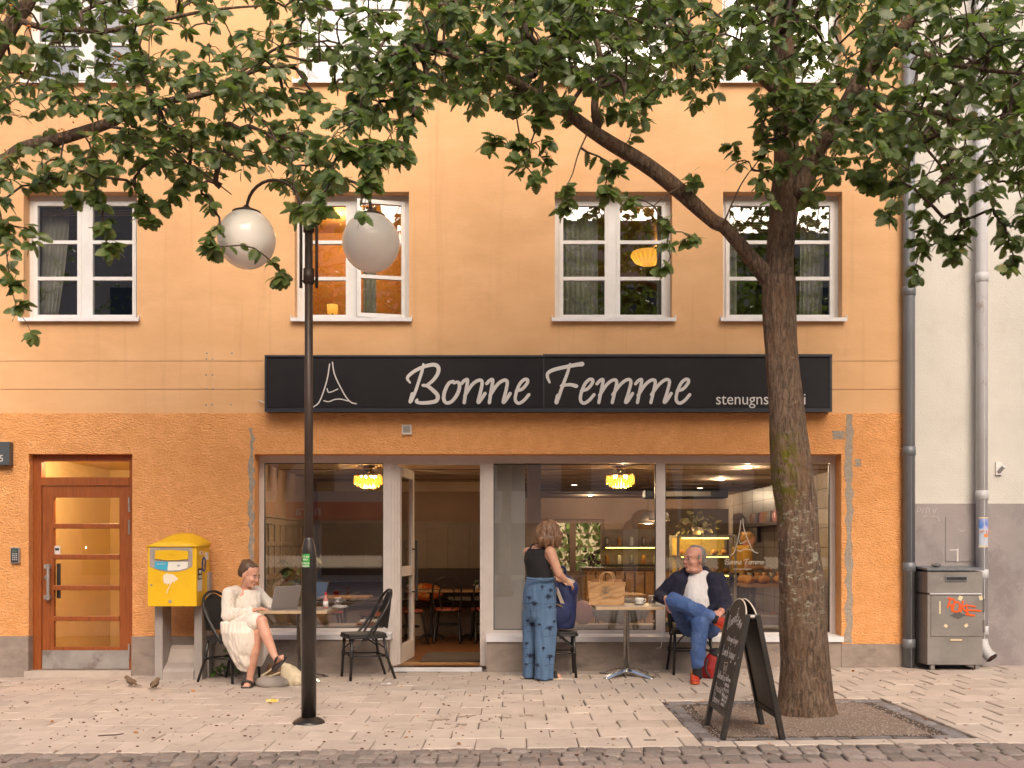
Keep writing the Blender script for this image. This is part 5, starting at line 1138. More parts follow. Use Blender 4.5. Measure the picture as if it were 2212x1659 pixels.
for P, n, j in (([(5, 420, 7.7), (12, 520, 7.7)], 8, 12), ([(20, 540, 7.6), (28, 620, 7.6), (60, 725, 7.6)], 11, 8), ([(70, 520, 7.7), (60, 490, 7.7)], 3, 8), ([(195, 390, 7.7), (215, 460, 7.6), (240, 545, 7.6)], 12, 9), ([(290, 390, 7.7), (310, 450, 7.7), (330, 490, 7.7)], 8, 9), ([(395, 380, 7.7), (380, 440, 7.7)], 5, 10), ([(440, 400, 7.6), (470, 480, 7.6), (455, 540, 7.6)], 11, 11), ([(585, 560, 7.7), (605, 600, 7.7)], 5, 7), ([(345, 440, 7.7), (360, 435, 7.7)], 3, 6), ([(150, 400, 7.7), (160, 430, 7.7)], 4, 12), ([(640, 440, 7.2), (645, 480, 7.2)], 3, 7), ([(60, 400, 7.8), (120, 380, 7.8)], 6, 12)):
    TT += line(R2, P, n, j)
for _ in range(130):
    TT.append((-4.6+R2.gauss(0, 1.3), -2.6+R2.gauss(0, .8), R2.uniform(6.2, 8.4)))
TT = [t for t in TT if t[1] < -.3]
T2.grow(TT); T2.finish()
# bunches of orange berries in the left tree
M('berry', (.55, .12, .015), (.45, .20, .02), scale=30, rough=.35, rnd=.2)
for (u, v) in ((15, 10), (12, 25), (70, 55), (130, 165), (160, 255), (130, 285), (255, 120), (10, 335), (190, 290), (60, 372)):
    c = W(u, v, 7.6); q = MB()
    for k in range(6): q.ell(V((R2.uniform(-.03, .03), R2.uniform(-.03, .03), R2.uniform(-.03, .03))), (.007, .007, .007), 8, 5)
    o = q.build('berry_bunch', MATS['berry'], T2.root, True); o.location = c-T2.o

t = thing('whitebeam_tree', 'unseen street tree added right of the picture to shade the facade', 'tree', (8.3, -3.1, gz(8.3)), 1.9, 'unseen trees added for shade')  # unseen tree copy, added to shade the right part of the facade
for ch in T1.root.children:
    if ch.name.split('.')[0] in ('trunk', 'twigs', 'foliage'):
        c = ch.copy(); COL.objects.link(c); c.parent = t
# ---- trees along the other side of the street, seen only as reflections
for (src, x, y, rz, lb) in ((T1, -6.2, -15.2, 2.6, 'left'), (T2, 4.6, -15.6, .4, 'right'), (T1, -.2, -16.4, 4.4, 'middle'), (T2, -1.6, -14.6, 3.4, 'nearest'), (T1, -11.5, -14.2, 1.0, 'outermost left'), (T1, 9.5, -15.0, 5.2, 'outermost right')):
    t = thing('whitebeam_tree', 'tree across the street mirrored in the upper windows, the %s one' % lb, 'tree', (x, y, gz(x)), rz, 'street trees across the street')
    for ch in src.root.children:
        if ch.name.split('.')[0] in ('trunk', 'twigs', 'foliage'):
            c = ch.copy(); COL.objects.link(c); c.parent = t
# ---------------------------------------------------------------- the other side of the street, seen mirrored in the panes
M('far_plaster', (.62, .52, .42), (.55, .45, .36), scale=2, rough=.9, world=True); M('far_glass', (.03, .03, .035), rough=.1); M('sign_red', (.55, .035, .02), rough=.5)
ob = thing('opposite_building', 'pale building with a red shop sign across the street, mirrored in the panes', 'building', (0, -30, 0))
q = MB(); q.box(-26, -3.2, -6, 0, -.4, 15.5); q.box(-3.19, 7.4, -6, .02, -.4, 14.5); q.box(7.41, 26, -6, 0, -.4, 14.0); q.build('wall', MATS['far_plaster'], ob)
for i in range(-6, 7):
    for z in (3.6, 6.0, 8.4, 10.4): MB().box(i*2.6-.6, i*2.6+.6, -.02, .03, z, z+1.4).build('window', MATS['far_glass'], ob)
for i in range(-5, 6): MB().box(i*3.2-1.3, i*3.2+1.3, -.02, .04, .2, 2.3).build('shop_window', MATS['far_glass'], ob)
MB().box(-12.5, -5.2, 0, .25, 2.45, 3.15).build('fascia', MATS['sign_red'], ob)
for (x, tx, sz_) in ((-8.2, 'nära', .6),): text('fascia_lettering', tx, sz_, (x, .27, 2.8), MATS['paper'], ob, rot=(PI/2, 0, PI))
# ---------------------------------------------------------------- terrace chairs
M('weave', (.014, .012, .012), (.024, .02, .019), scale=60, rough=.55, bump=.5, bscale=160)
def make_chair():
    t = thing('bistro_chair', 'x', 'chair', (0, 0, 0), 0, 'black bistro chairs on the terrace'); B = MATS['black_gloss']
    q = MB(); P = [(-.19, -.17), (-.05, -.2), (.14, -.21), (.21, -.19), (.22, 0), (.21, .19), (.14, .21), (-.05, .2), (-.19, .17), (-.21, 0)]
    q.prism([(x, y, .442) for x, y in P], (0, 0, .03)); q.build('seat', MATS['weave'], t, bevel=.008)
    MB().tube(catmull([(x*.98, y*.98, .435) for x, y in P+[P[0], P[1]]], 3), .012, 8).build('seat_rail', B, t, True)
    for s in (-1, 1):
        MB().tube([(.175, s*.185, .44), (.18, s*.19, .25), (.195, s*.2, 0)], .0145, 10).build('leg', B, t, True)
        MB().tube([(-.16, s*.165, .44), (-.19, s*.18, .24), (-.275, s*.2, 0)], .0145, 10).build('leg', B, t, True)
        MB().tube([(.18, s*.19, .25), (-.195, s*.18, .24)], .009, 8).build('stretcher', B, t, True)
        MB().tube(catmull([(.178, s*.187, .30), (.09, s*.18, .37), (.03, s*.175, .43)], 4), .008, 8).build('brace', B, t, True)
        MB().tube(catmull([(-.175, s*.172, .32), (-.09, s*.18, .38), (-.03, s*.175, .43)], 4), .008, 8).build('brace', B, t, True)
        for z, x in ((.25, .18), (.24, -.19)): MB().tube([(x, s*.188, z-.025), (x, s*.187, z+.025)], .019, 8).build('binding', MATS['weave'], t, True)
        MB().tube([(.05, s*.2, .405), (.035, s*.203, .46)], .024, 8).build('binding', MATS['weave'], t, True)
    MB().tube([(.18, -.19, .25), (.18, .19, .25)], .009, 8).build('stretcher', B, t, True); MB().tube([(-.19, -.18, .24), (-.19, .18, .24)], .009, 8).build('stretcher', B, t, True)
    MB().tube(catmull([(.178, .18, .30), (.178, .1, .40), (.178, 0, .43), (.178, -.1, .40), (.178, -.18, .30)], 5), .008, 8).build('brace', B, t, True)
    H = [(.05, .205, .42), (-.06, .21, .56), (-.17, .205, .72), (-.235, .16, .845), (-.265, .07, .905), (-.27, 0, .915)]
    H = H+[(x, -y, z) for x, y, z in reversed(H[:-1])]
    MB().tube(catmull(H, 5), .0145, 10).build('back_hoop', B, t, True)
    for s in (-1, 1): MB().tube(catmull([(-.03, s*.185, .45), (-.12, s*.185, .60), (-.20, s*.17, .76)], 4), .0125, 8).build('back_post', B, t, True)
    q = MB(); n = 9; R = []
    for i in range(n+1):
        tt = i/n; z = lerp(.52, .895, tt); w = .165*math.sqrt(max(.02, 1-max(0, (tt-.45)/.55)**2.2)); x = -.205-.055*tt
        R.append([(x, -w, z), (x-.018, 0, z), (x, w, z), (x+.006, w, z), (x-.012, 0, z), (x+.006, -w, z)])
    q.rings(R); q.build('back_panel', MATS['weave'], t)
    return t
ch0 = make_chair()
for i, (x, y, a, lb) in enumerate(((-2.88, -.55, -28, 'black bistro chair under the woman with the laptop'), (-1.535, -.42, 202, 'empty black bistro chair between the street lamp and the shop door'), (.46, -.40, 0, 'black bistro chair carrying the navy backpack'), (1.87, -.31, -90, 'black bistro chair under the seated man in jeans'))):
    c = ch0 if i == 0 else copy_tree(ch0); c.location = (x, y, gz(x)); c.rotation_euler = (0, 0, rad(a)); c['label'] = lb
# ---------------------------------------------------------------- terrace tables
M('table_top', (.36, .29, .24), (.28, .22, .18), scale=14, rough=.35, stretch=(1, 5, 1)); M('table_edge', (.55, .40, .25), (.45, .32, .2), scale=20, rough=.4)
def make_table():
    t = thing('cafe_table', 'x', 'table', (0, 0, 0), 0, 'square terrace tables')
    MB().box(-.335, .335, -.325, .325, .71, .735).build('top', MATS['table_top'], t, bevel=.004)
    q = MB(); q.box(-.34, .34, -.332, -.326, .703, .733).box(-.34, .34, .326, .332, .703, .733).box(-.342, -.336, -.326, .326, .703, .733).box(.336, .342, -.326, .326, .703, .733); q.build('edge_band', MATS['table_edge'], t, bevel=.002)
    MB().lathe([(.032, .06), (.030, .70), (.09, .708)], n=20).build('column', MATS['chrome'], t, True)
    for k in range(4):
        a = PI/4+k*PI/2; d = V((math.cos(a), math.sin(a), 0)); n = V((-d.y, d.x, 0)); q = MB()
        q.rings([[d*r+n*w+V((0, 0, z0)), d*r-n*w+V((0, 0, z0)), d*r-n*w*.75+V((0, 0, z1)), d*r+n*w*.75+V((0, 0, z1))] for r, w, z0, z1 in ((.0, .05, .055, .085), (.1, .045, .05, .08), (.25, .036, .02, .045), (.33, .03, .0, .022), (.345, .026, .0, .014))]); q.build('foot', MATS['chrome'], t, bevel=.003)
    return t
tb0 = make_table(); TBL, TBR = V((-2.19, -.52, gz(-2.19))), V((1.18, -.52, gz(1.18)))
tb0.location = TBL; tb0['label'] = 'small square terrace table holding the laptop, behind the street lamp'
tb1 = copy_tree(tb0); tb1.location = TBR; tb1['label'] = 'small square terrace table holding the paper bag and coffee cup'
TZ = .736
# ---- on the left table
zA = zf(560, 1500, 3.4556)
M('laptop', (.42, .40, .39), rough=.35, metal=.6); M('keys', (.03, .03, .032), rough=.5)
lt = thing('laptop', 'open silver laptop on the left terrace table in front of the woman', 'laptop', (-2.40, -.62, TBL.z+TZ+.001), rad(52))
MB().box(-.17, .17, -.115, .115, 0, .014).build('base', MATS['laptop'], lt, bevel=.003); MB().box(-.135, .135, -.03, .09, .0142, .0155).build('keyboard', MATS['keys'], lt)
m = Matrix.Translation((0, -.112, .014)) @ Matrix.Rotation(rad(16), 4, 'X'); q = MB().box(-.17, .17, -.006, .002, 0, .235, m); q.build('screen', MATS['laptop'], lt, bevel=.002)
q = MB().box(-.147, .147, .0022, .0028, .008, .207, m); q.build('display', M('lcd_on', (.03, .035, .05), emit=(.5, .6, .8), es=.4), lt)
M('can_red', (.50, .012, .012), rough=.3, metal=.3); M('label_white', (.75, .72, .70), rough=.6); M('bottle_red', (.45, .02, .02), rough=.25)
c = thing('soda_can', 'red soda can behind the laptop', 'can', (-2.07, -.52, TBL.z+TZ)); MB().lathe([(.026, 0), (.033, .006), (.033, .105), (.026, .118), (.0, .116)], n=20).build('body', MATS['can_red'], c, True)
s = MB(); ribbon(s, [(-.012, .02), (.008, .05), (-.008, .085)], .012, lambda x, y, h: (x, -.0332-h, y)); s.build('stripe', MATS['label_white'], c)
c = thing('sauce_bottle', 'small bottle with a white label right of the street lamp on the table', 'bottle', (-1.925, -.50, TBL.z+TZ)); MB().lathe([(.024, 0), (.026, .01), (.026, .085), (.012, .115), (.011, .145), (.0, .146)], n=18).build('body', M('bottle_clear', (.55, .22, .20), rough=.15), c, True); MB().lathe([(.0266, .02), (.0266, .075)], n=18).build('label', MATS['label_white'], c, True); MB().lathe([(.013, .14), (.013, .165), (0, .166)], n=12).build('cap', MATS['bottle_red'], c)
M('china', (.80, .78, .75), rough=.2)
for k, z in ((0, 0), (1, .012)):
    c = thing('plate', ('lower' if k == 0 else 'upper')+' of two stacked white plates on the left terrace table', 'plate', (-1.80+.008*k, -.42, TBL.z+TZ+z), 0, 'stacked white plates'); MB().lathe([(.05, 0), (.06, .002), (.098-.02*k, .012), (.1-.02*k, .014), (.06, .008), (0, .006)], n=32).build('dish', MATS['china'], c, True)
def tumbler(name, label, loc, r=.036, h=.085, water=0):
    c = thing(name, label, 'glass', loc); MB().lathe([(r*.82, 0), (r*.9, .004), (r, h), (r*.94, h), (r*.82, .008), (0, .008)], n=20).build('vessel', MATS['clear_glass'], c, True)
    if water: MB().lathe([(r*.82, .0085), (r*.9, water), (0, water)], n=20).build('water', glass('water', (.85, .87, .86), .10), c, True)
    MB().lathe([(r*.97, h-.002), (r*1.01, h), (r*.97, h+.002)], n=20).build('rim', MATS['label_white'], c, True)
    return c
tumbler('tumbler', 'empty drinking glass standing on the stacked plates', (-1.815, -.42, TBL.z+TZ+.02))
# ---- on the right table
z0 = TBR.z+TZ
M('kraft', (.56, .33, .15), (.50, .28, .125), scale=6, rough=.75, bump=.3, bscale=14, bdist=.02); M('ink_teal', (.05, .10, .11), rough=.7)
bg = thing('paper_bag', 'brown paper carrier bag with teal logo on the right table', 'bag', (.98, -.48, z0), rad(-8))
q = MB(); W0, D0_, W1, D1_, Hh = .175, .085, .19, .095, .235
n = 8; R = []
r5 = random.Random(5)
for i in range(n+1):
    tt = i/n; w = lerp(W0, W1, tt); d = lerp(D0_, D1_, tt)-.015*math.sin(PI*tt); ring = []
    for a, b in [(x/6*2-1, -1) for x in range(7)]+[(1, y/3*2-1) for y in range(1, 4)]+[(1-x/6*2, 1) for x in range(1, 7)]+[(-1, 1-y/3*2) for y in range(1, 3)]: ring.append((a*w+r5.gauss(0, .0025), b*d+r5.gauss(0, .004), tt*Hh+r5.gauss(0, .002)*(i > 0)+(.006*math.sin(a*5) if i == n else 0)))
    R.append(ring)
q.rings(R, cap=False); q.f.append(tuple(range(18))); o = q.build('body', MATS['kraft'], bg); o.modifiers.new('s', 'SOLIDIFY').thickness = .003
for yy, xo in ((-.085, 0), (.08, .015)): MB().tube(catmull([(-.07+xo, yy, Hh-.03), (-.066+xo, yy-.005, Hh+.05), (-.03+xo, yy-.01, Hh+.095), (.03+xo, yy-.01, Hh+.095), (.066+xo, yy-.005, Hh+.05), (.07+xo, yy, Hh-.03)], 4), .006, 6).build('handle', MATS['kraft'], bg, True)
q = MB()
for k in range(6): q.ell((r5.uniform(-.13, .13), r5.uniform(-.04, .04), Hh-.005), (.05, .04, .035), 10, 6)
q.build('contents', M('kraft_dark', (.30, .13, .05), (.4, .2, .1), scale=8, rough=.8), bg, True)
fb = lambda x, y, h: (x, -.094-h-.006*(y/.235)+.0, y)
s = MB()
for i, (cx, a) in enumerate(((-.02, .35), (.0, 0), (.02, -.35))):
    P = [(cx+(.022*math.cos(k*PI/8))*math.cos(a)-(.034*math.sin(k*PI/8))*math.sin(a), .155+(.022*math.cos(k*PI/8))*math.sin(a)+(.034*math.sin(k*PI/8))*math.cos(a)) for k in range(17)]
    ribbon(s, P, .003, fb, base=i*.0004, k=2)
s.build('logo', MATS['ink_teal'], bg)
for k, chx in enumerate('TOO GOOD TO GO'):
    a = rad(-62+k*9.6); text('print', chx, .021, (.075*math.sin(a)-.0, -.1005, .150-.072*math.cos(a)), MATS['ink_teal'], bg, rot=(PI/2, -a, 0)) if chx != ' ' else None
c = thing('saucer', 'white saucer under the coffee cup on the right table', 'saucer', (1.315, -.50, z0)); MB().lathe([(.035, 0), (.045, .002), (.07, .011), (.072, .013), (.04, .006), (0, .005)], n=28).build('dish', MATS['china'], c, True)
c = thing('coffee_cup', 'white coffee cup on its saucer on the right table', 'cup', (1.315, -.50, z0+.0075)); MB().lathe([(.022, 0), (.03, .006), (.044, .04), (.047, .062), (.044, .062), (.038, .03), (0, .012)], n=24).build('bowl', MATS['china'], c, True); MB().tube(catmull([(.043, 0, .05), (.066, 0, .048), (.062, 0, .025), (.04, 0, .02)], 4), .005, 8).build('handle', MATS['china'], c, True)
tumbler('water_glass', 'half full water glass beside the coffee cup', (1.435, -.56, z0), .037, .095, .055)
tag(MB().tube(catmull([(1.43, -.46, z0+.004), (1.49, -.52, z0+.004), (1.525, -.6, z0-.05), (1.535, -.6, z0-.25), (1.53, -.58, z0-.42), (1.49, -.5, z0-.45)], 6), .0022, 6).build('earphone_cord', MATS['label_white']), 'thin white earphone cord hanging off the right table', 'cord')
# ---------------------------------------------------------------- backpack on the chair
zB = zf(1400, 1400, 2.9625)
M('navy', (.020, .030, .115), (.014, .022, .085), scale=6, rough=.7, bump=.3, bscale=18, bdist=.02); M('strap', (.62, .52, .42), rough=.8); M('zip', (.42, .30, .05), rough=.5)
bk = thing('backpack', 'navy blue roll top backpack with pale straps standing on a chair', 'backpack', (.52, -.42, gz(.5)+.473))
q = MB(); q.loft([((0, 0, .02), (.125, 0, 0), (0, .12, 0)), ((0, 0, .06), (.14, 0, 0), (0, .13, 0)), ((.01, 0, .25), (.145, 0, .0), (0, .125, 0)), ((.02, 0, .42), (.14, 0, 0), (0, .11, 0)), ((.035, 0, .52), (.115, 0, -.02), (0, .09, 0)), ((.03, 0, .575), (.07, 0, -.02), (0, .06, 0))])
q.ell((.11, -.05, .44), (.06, .08, .09)); q.ell((-.02, -.12, .18), (.10, .035, .12))
fuse(q, 'body', MATS['navy'], bk, .01, 3, jitter=.007, jscale=11)
MB().tube(catmull([(-.05, 0, .54), (-.045, -.01, .63), (-.005, -.01, .66), (.03, -.01, .64), (.035, 0, .55)], 5), .014, 8).build('handle', MATS['navy'], bk, True)
q = MB(); m = Matrix.Translation((-.03, -.128, .36)) @ Matrix.Rotation(rad(-22), 4, 'Y'); q.box(-.018, .018, -.006, .006, -.09, .1, m); q.build('strap', MATS['strap'], bk, bevel=.003)
q = MB(); m = Matrix.Translation((.06, -.10, .51)) @ Matrix.Rotation(rad(25), 4, 'Y'); q.box(-.06, .06, -.012, .004, -.035, .035, m); q.build('flap', MATS['strap'], bk, bevel=.006)
MB().tube(catmull([(-.10, -.135, .27), (-.05, -.15, .275), (.0, -.152, .25)], 4), .005, 6).build('zip', MATS['zip'], bk, True)
# ---------------------------------------------------------------- bags and litter on the ground
M('canvas', (.66, .56, .40), (.58, .48, .33), scale=7, rough=.9, bump=.4, bscale=20, bdist=.02); M('grey_bag', (.36, .31, .28), (.30, .26, .23), scale=5, rough=.85, bump=.3, bscale=25); M('leather', (.28, .15, .07), (.2, .1, .05), scale=9, rough=.6)
def gp(zf_, x, y): # ground point under a crop reading
    p = zf_(x, y, 1.0); u = U0+p.x*F; v = V0-(p.z-CH)*F; d = CH*F/((v-V0)+.0115*(u-U0)); return V((wx(u, d), d-CD, gz(wx(u, d))))
c = gp(zA, 690, 1500); o = MB(); o.loft([((0, 0, 0), (.15, -.02, 0), (.02, .10, 0)), ((0, 0, .03), (.165, -.02, 0), (.02, .11, 0)), ((.0, 0, .07), (.155, -.02, 0), (.02, .10, 0)), ((.0, .0, .098), (.10, 0, 0), (0, .07, 0))])
t = thing('shoulder_bag', 'flat grey fabric bag lying at the seated woman\'s feet', 'bag', (c.x, c.y+.09, c.z)); fuse(o, 'body', MATS['grey_bag'], t, .009, 4, jitter=.006, jscale=9)
c = gp(zA, 900, 1485); o = MB(); o.loft([((.0, 0, 0), (.115, 0, 0), (0, .09, 0)), ((0, 0, .05), (.135, 0, -.01), (0, .105, 0)), ((-.005, 0, .12), (.125, 0, -.02), (0, .095, 0)), ((-.03, 0, .17), (.10, 0, -.03), (0, .07, 0)), ((-.06, 0, .205), (.075, 0, -.03), (0, .035, 0))])
t = thing('canvas_tote', 'cream canvas tote bag slumped behind the street lamp', 'bag', (c.x, c.y+.1, c.z)); fuse(o, 'body', MATS['canvas'], t, .009, 3, jitter=.02, jscale=13)
for yy in (-.03, .03): MB().tube(catmull([(-.1, yy, .22), (-.16, yy-.05, .20), (-.25, yy-.08, .13), (-.30, yy-.08, .10), (-.24, yy-.06, .09), (-.12, yy-.04, .13)], 5), .008, 6).build('handle', MATS['canvas'], t, True)
c = gp(zA, 700, 1450); o = MB(); o.loft([((0, 0, .0), (.08, 0, 0), (0, .05, 0)), ((0, 0, .1), (.085, 0, 0), (0, .05, 0)), ((0, 0, .17), (.06, 0, 0), (0, .03, 0))])
t = thing('handbag', 'brown handbag half hidden behind the canvas tote', 'bag', (c.x, c.y+.12, c.z)); fuse(o, 'body', MATS['leather'], t, .01, 3, jitter=.006)
zC = zf(1780, 1480, 3.1909)
M('red_pack', (.42, .015, .012), (.30, .01, .01), scale=6, rough=.6)
c = gp(zC, 690, 1370); o = MB(); o.loft([((0, 0, .0), (.12, 0, 0), (0, .09, 0)), ((0, 0, .1), (.13, 0, 0), (0, .10, 0)), ((.02, 0, .2), (.11, 0, 0), (0, .08, 0)), ((.03, 0, .27), (.06, 0, 0), (0, .05, 0))])
t = thing('red_backpack', 'red and black backpack on the ground behind the chalkboard', 'backpack', (c.x+.06, c.y+.1, c.z)); fuse(o, 'body', MATS['red_pack'], t, .01, 4, jitter=.006); MB().ell((.05, .0, .24), (.10, .085, .07)).build('flap', MATS['dark_metal'], t, True); MB().tube(catmull([(-.08, -.08, .2), (-.1, -.1, .1), (-.06, -.11, .02)], 4), .012, 6).build('strap', MATS['dark_metal'], t, True)
z0p = zf(0, 1440, 2.304)
c = gp(z0p, 1765, 1235); M('foil_yellow', (.70, .42, .02), (.65, .6, .5), scale=25, rough=.35)
t = MB(); P = [(-.05, 0), (.045, .0)]; r6 = random.Random(8)
R = [[(x, -.02+r6.gauss(0, .004), .002+r6.random()*.01), (x, .0, .02+r6.random()*.012), (x, .02+r6.gauss(0, .004), .004+r6.random()*.008), (x, 0, .001)] for x in (-.055, -.03, 0, .03, .055)]
t.rings(R); tag(t.build('candy_wrapper', MATS['foil_yellow']), 'crumpled yellow candy wrapper on the pavement left of the lamp', 'wrapper').location = (c.x, c.y, c.z+.002)
for (zf_, x, y, s_, lb) in ((zf(960, 1440, 2.304), 290, 1120, .05, 'crumpled white receipt on the pavement near the shop door'), (zf(1920, 1440, 2.304), 610, 1018, .03, 'white paper scrap on the pavement left of the tree'), (zf(960, 1440, 2.304), 2040, 1040, .03, 'pale napkin scrap by the table foot')):
    c = gp(zf_, x, y); q = MB(); R = [[(s_*(i/4-.5)*2, -s_*.35+r6.gauss(0, .004), .002+r6.random()*.008), (s_*(i/4-.5)*2, s_*.35, .003+r6.random()*.015), (s_*(i/4-.5)*2, .0, .001)] for i in range(5)]; q.rings(R); tag(q.build('paper_scrap', MATS['label_white']), lb, 'paper scrap').location = (c.x, c.y, c.z+.002)
# fallen leaves and berries
M('dry_leaf', (.42, .15, .03), (.30, .16, .03), scale=5, rough=.8, rnd=.35)
dm = LME[1].copy(); dm.materials.clear(); dm.materials.append(MATS['dry_leaf'])
for i in range(46):
    y = r6.uniform(-4.3, -.25); x = r6.uniform(-.48, .48)*(CD+y); x = x if r6.random() < .6 else -abs(x)
    o = obj('fallen_leaf', dm, None, loc=(x, y, gz(x)+.008), rot=(r6.gauss(0, .25)+(PI if r6.random() < .4 else 0), r6.gauss(0, .2), r6.uniform(0, 6))); o.scale = [r6.uniform(.022, .055)]*3
    tag(o, 'small dry fallen leaf lying on the pavement', 'leaf', 'fallen leaves on the pavement')
q = MB()
for i in range(420):
    y = r6.uniform(-4.6, -.2); x = r6.uniform(-.5, .5)*(CD+y); x = x if r6.random() < .55 else -abs(x); s_ = r6.uniform(.003, .008)
    q.ell((x, y, gz(x)+s_*.6), (s_*r6.uniform(1, 2.2), s_, s_*.7), 6, 4)
tag(q.build('fallen_berries', M('dry_berry', (.16, .055, .02), (.07, .03, .015), scale=12, rough=.7)), 'tiny dried berries and bits scattered over the pavement', 'litter', kind='stuff')
q = MB()
for (zf_, P) in ((zf(0, 1440, 2.304), [(635, 1455), (690, 1450), (750, 1448), (800, 1440)]), (zf(960, 1440, 2.304), [(1960, 1482), (2010, 1482), (2040, 1482)])): tag(MB().tube(catmull([gp(zf_, *p)+V((0, 0, .005)) for p in P], 3), .004, 5).build('fallen_twig', MATS['twig']), 'thin dry twig on the pavement '+('at left' if P[0][0] < 700 else 'near the tree'), 'twig')
# damp stains where something was spilt
M('stain', (.27, .205, .165), (.35, .28, .23), scale=25, rough=.55)
zst = zf(1200, 1860, 4.2538); q = MB()
for (x, y, a, b) in ((150, 700, 60, 12), (235, 697, 40, 10), (60, 712, 50, 8), (265, 755, 30, 8), (375, 753, 22, 6), (450, 760, 36, 6), (365, 778, 24, 7), (165, 805, 46, 7), (470, 662, 80, 9), (560, 650, 50, 7), (390, 672, 40, 7), (700, 718, 50, 7), (760, 685, 26, 6), (960, 676, 60, 7), (1210, 645, 60, 7), (1130, 655, 30, 5), (640, 640, 30, 5), (880, 665, 24, 6)):
    P = []
    for k in range(12):
        an = 2*PI*k/12; rr = r6.uniform(.65, 1.15); p = gp(zst, x+a*rr*math.cos(an), y+b*rr*math.sin(an)); P.append(p+V((0, 0, .0045)))
    q.prism(P, (0, 0, -.004))
tag(q.build('spill_stain', MATS['stain'], pavement), kind='stuff')
q = MB()
for i in range(150):      # trodden chewing gum
    y = r6.uniform(-4.1, -.4); x = r6.uniform(-.5, .5)*(CD+y); s_ = r6.uniform(.006, .016)
    if PIT[0]-.05 < x < PIT[1]+.05 and y < PIT[3]: continue
    q.lathe([(s_, -.003), (s_*.95, .0035), (s_*.3, .004)], c=(x, y, gz(x)), n=7)
tag(q.build('gum_spots', MATS['stain'], pavement), kind='stuff')
# ---------------------------------------------------------------- weed by the wall and sparrows
M('weed_leaf', (.06, .13, .02), (.09, .16, .03), scale=12, rough=.5)
z5p = zf(380, 1480, 3.6066); c = V((-3.03, -.14, gz(-3.03)))
t = thing('weed', 'green weed growing at the wall beside the post box', 'weed', c); wm = LME[0].copy(); wm.materials.clear(); wm.materials.append(MATS['weed_leaf'])
for k, (dx_, h, nl) in enumerate(((-.12, .10, 9), (-.05, .15, 9), (.02, .30, 12), (.10, .19, 7), (-.16, .08, 6), (.15, .12, 5))):
    P = catmull([(dx_*.5, 0, 0), (dx_*.8, -.02, h*.5), (dx_, -.04, h)], 4); MB().tube(P, .0035, 5).build('stem', MATS['weed_leaf'], t, True)
    for j in range(nl):
        p = P[int(len(P)*(.3+.7*j/nl)) if j < nl-1 else -1]; o = obj('leaf', wm, None, t, loc=p, rot=(r6.gauss(0, .3), r6.uniform(-.2, .5), r6.uniform(0, 6.28))); o.scale = [r6.uniform(.05, .085)]*3
M('sparrow_back', (.24, .16, .10), (.10, .06, .035), scale=60, rough=.9); M('sparrow_belly', (.34, .26, .2), rough=.9)
zs0 = zf(0, 1860, 4.2538)
for (x, y, a, lb) in ((1560, 305, rad(160), 'small brown sparrow seen side on, left of the post box'), (1858, 335, rad(80), 'small brown sparrow seen from behind, in front of the post box')):
    c = gp(zs0, x, y); t = thing('sparrow', lb, 'bird', c, a, 'sparrows on the pavement'); q = MB()
    q.ell((0, 0, .055), (.05, .03, .032), 14, 9, Matrix.Rotation(-.35, 3, 'Y')); q.ell((.045, 0, .092), (.024, .021, .022), 12, 8); q.cap((.02, 0, .075), .026, (.042, 0, .09), .02); q.cap((-.04, 0, .045), .018, (-.075, 0, .028), .009)
    fuse(q, 'body', MATS['sparrow_back'], t, .004, 3)
    MB().lathe([(.006, 0), (.0005, .016)], n=8, m=Matrix.Rotation(PI/2, 3, 'Y')).build('beak', MATS['dark_metal'], t).location = (.064, 0, .09)
    MB().box(-.125, -.06, -.010, .010, .018, .023).build('tail', MATS['sparrow_back'], t)
    for s_ in (-1, 1): MB().tube([(.005, s_*.012, .03), (.0, s_*.014, .012), (.008, s_*.014, 0)], .002, 5).build('leg', MATS['dark_metal'], t); MB().ell((-.012, s_*.026, .058), (.046, .007, .02), 10, 6, Matrix.Rotation(-.3, 3, 'Y')).build('wing', MATS['sparrow_back'], t, True)
# ---------------------------------------------------------------- people
M('skin_a', (.66, .36, .255), (.58, .29, .20), scale=14, rough=.5); M('skin_b', (.62, .34, .23), (.54, .28, .185), scale=12, rough=.5); M('skin_c', (.64, .33, .24), (.55, .25, .18), scale=10, rough=.45)
M('lip', (.45, .16, .13), rough=.5); M('eye_dark', (.03, .022, .02), rough=.3); M('eye_white', (.42, .38, .35), rough=.3)
def basis(f, up=(0, 0, 1)):
    x = V(f).normalized(); z = V(up); z = (z-x*z.dot(x)).normalized(); return Matrix((x, z.cross(x), z)).transposed()
def head(mb, c, f, s=1.0, tilt=(0, 0, 1), male=False):
    R = basis(f, tilt); P = lambda x, y, z: V(c)+R @ V((x, y, z))*s
    E = lambda x, y, z, a, b, d: mb.ell(P(x, y, z), (a*s, b*s, d*s), 18, 12, R)
    E(-.015, 0, .035, .098, .077, .085); E(.018, 0, -.03, .073, .064, .085); E(.035, 0, -.082, .05, .05 if male else .043, .034)
    E(.068, 0, -.02, .03, .05, .05)
    mb.cap(P(.082, 0, .012), .010*s, P(.106, 0, -.028), .0135*s); E(.098, .011, -.032, .012, .010, .010); E(.098, -.011, -.032, .012, .010, .010)
    for q in (-1, 1):
        E(-.006, q*.077, -.012, .021, .009, .032); E(.078, q*.032, .024, .014, .024, .008); E(.066, q*.04, -.028, .025, .022, .022)
    E(.090, 0, -.060, .013, .024, .007); E(.087, 0, -.072, .013, .021, .007); E(.078, 0, -.098, .017, .022, .014)
    if male: E(.02, 0, -.10, .06, .062, .03)
    return R, P
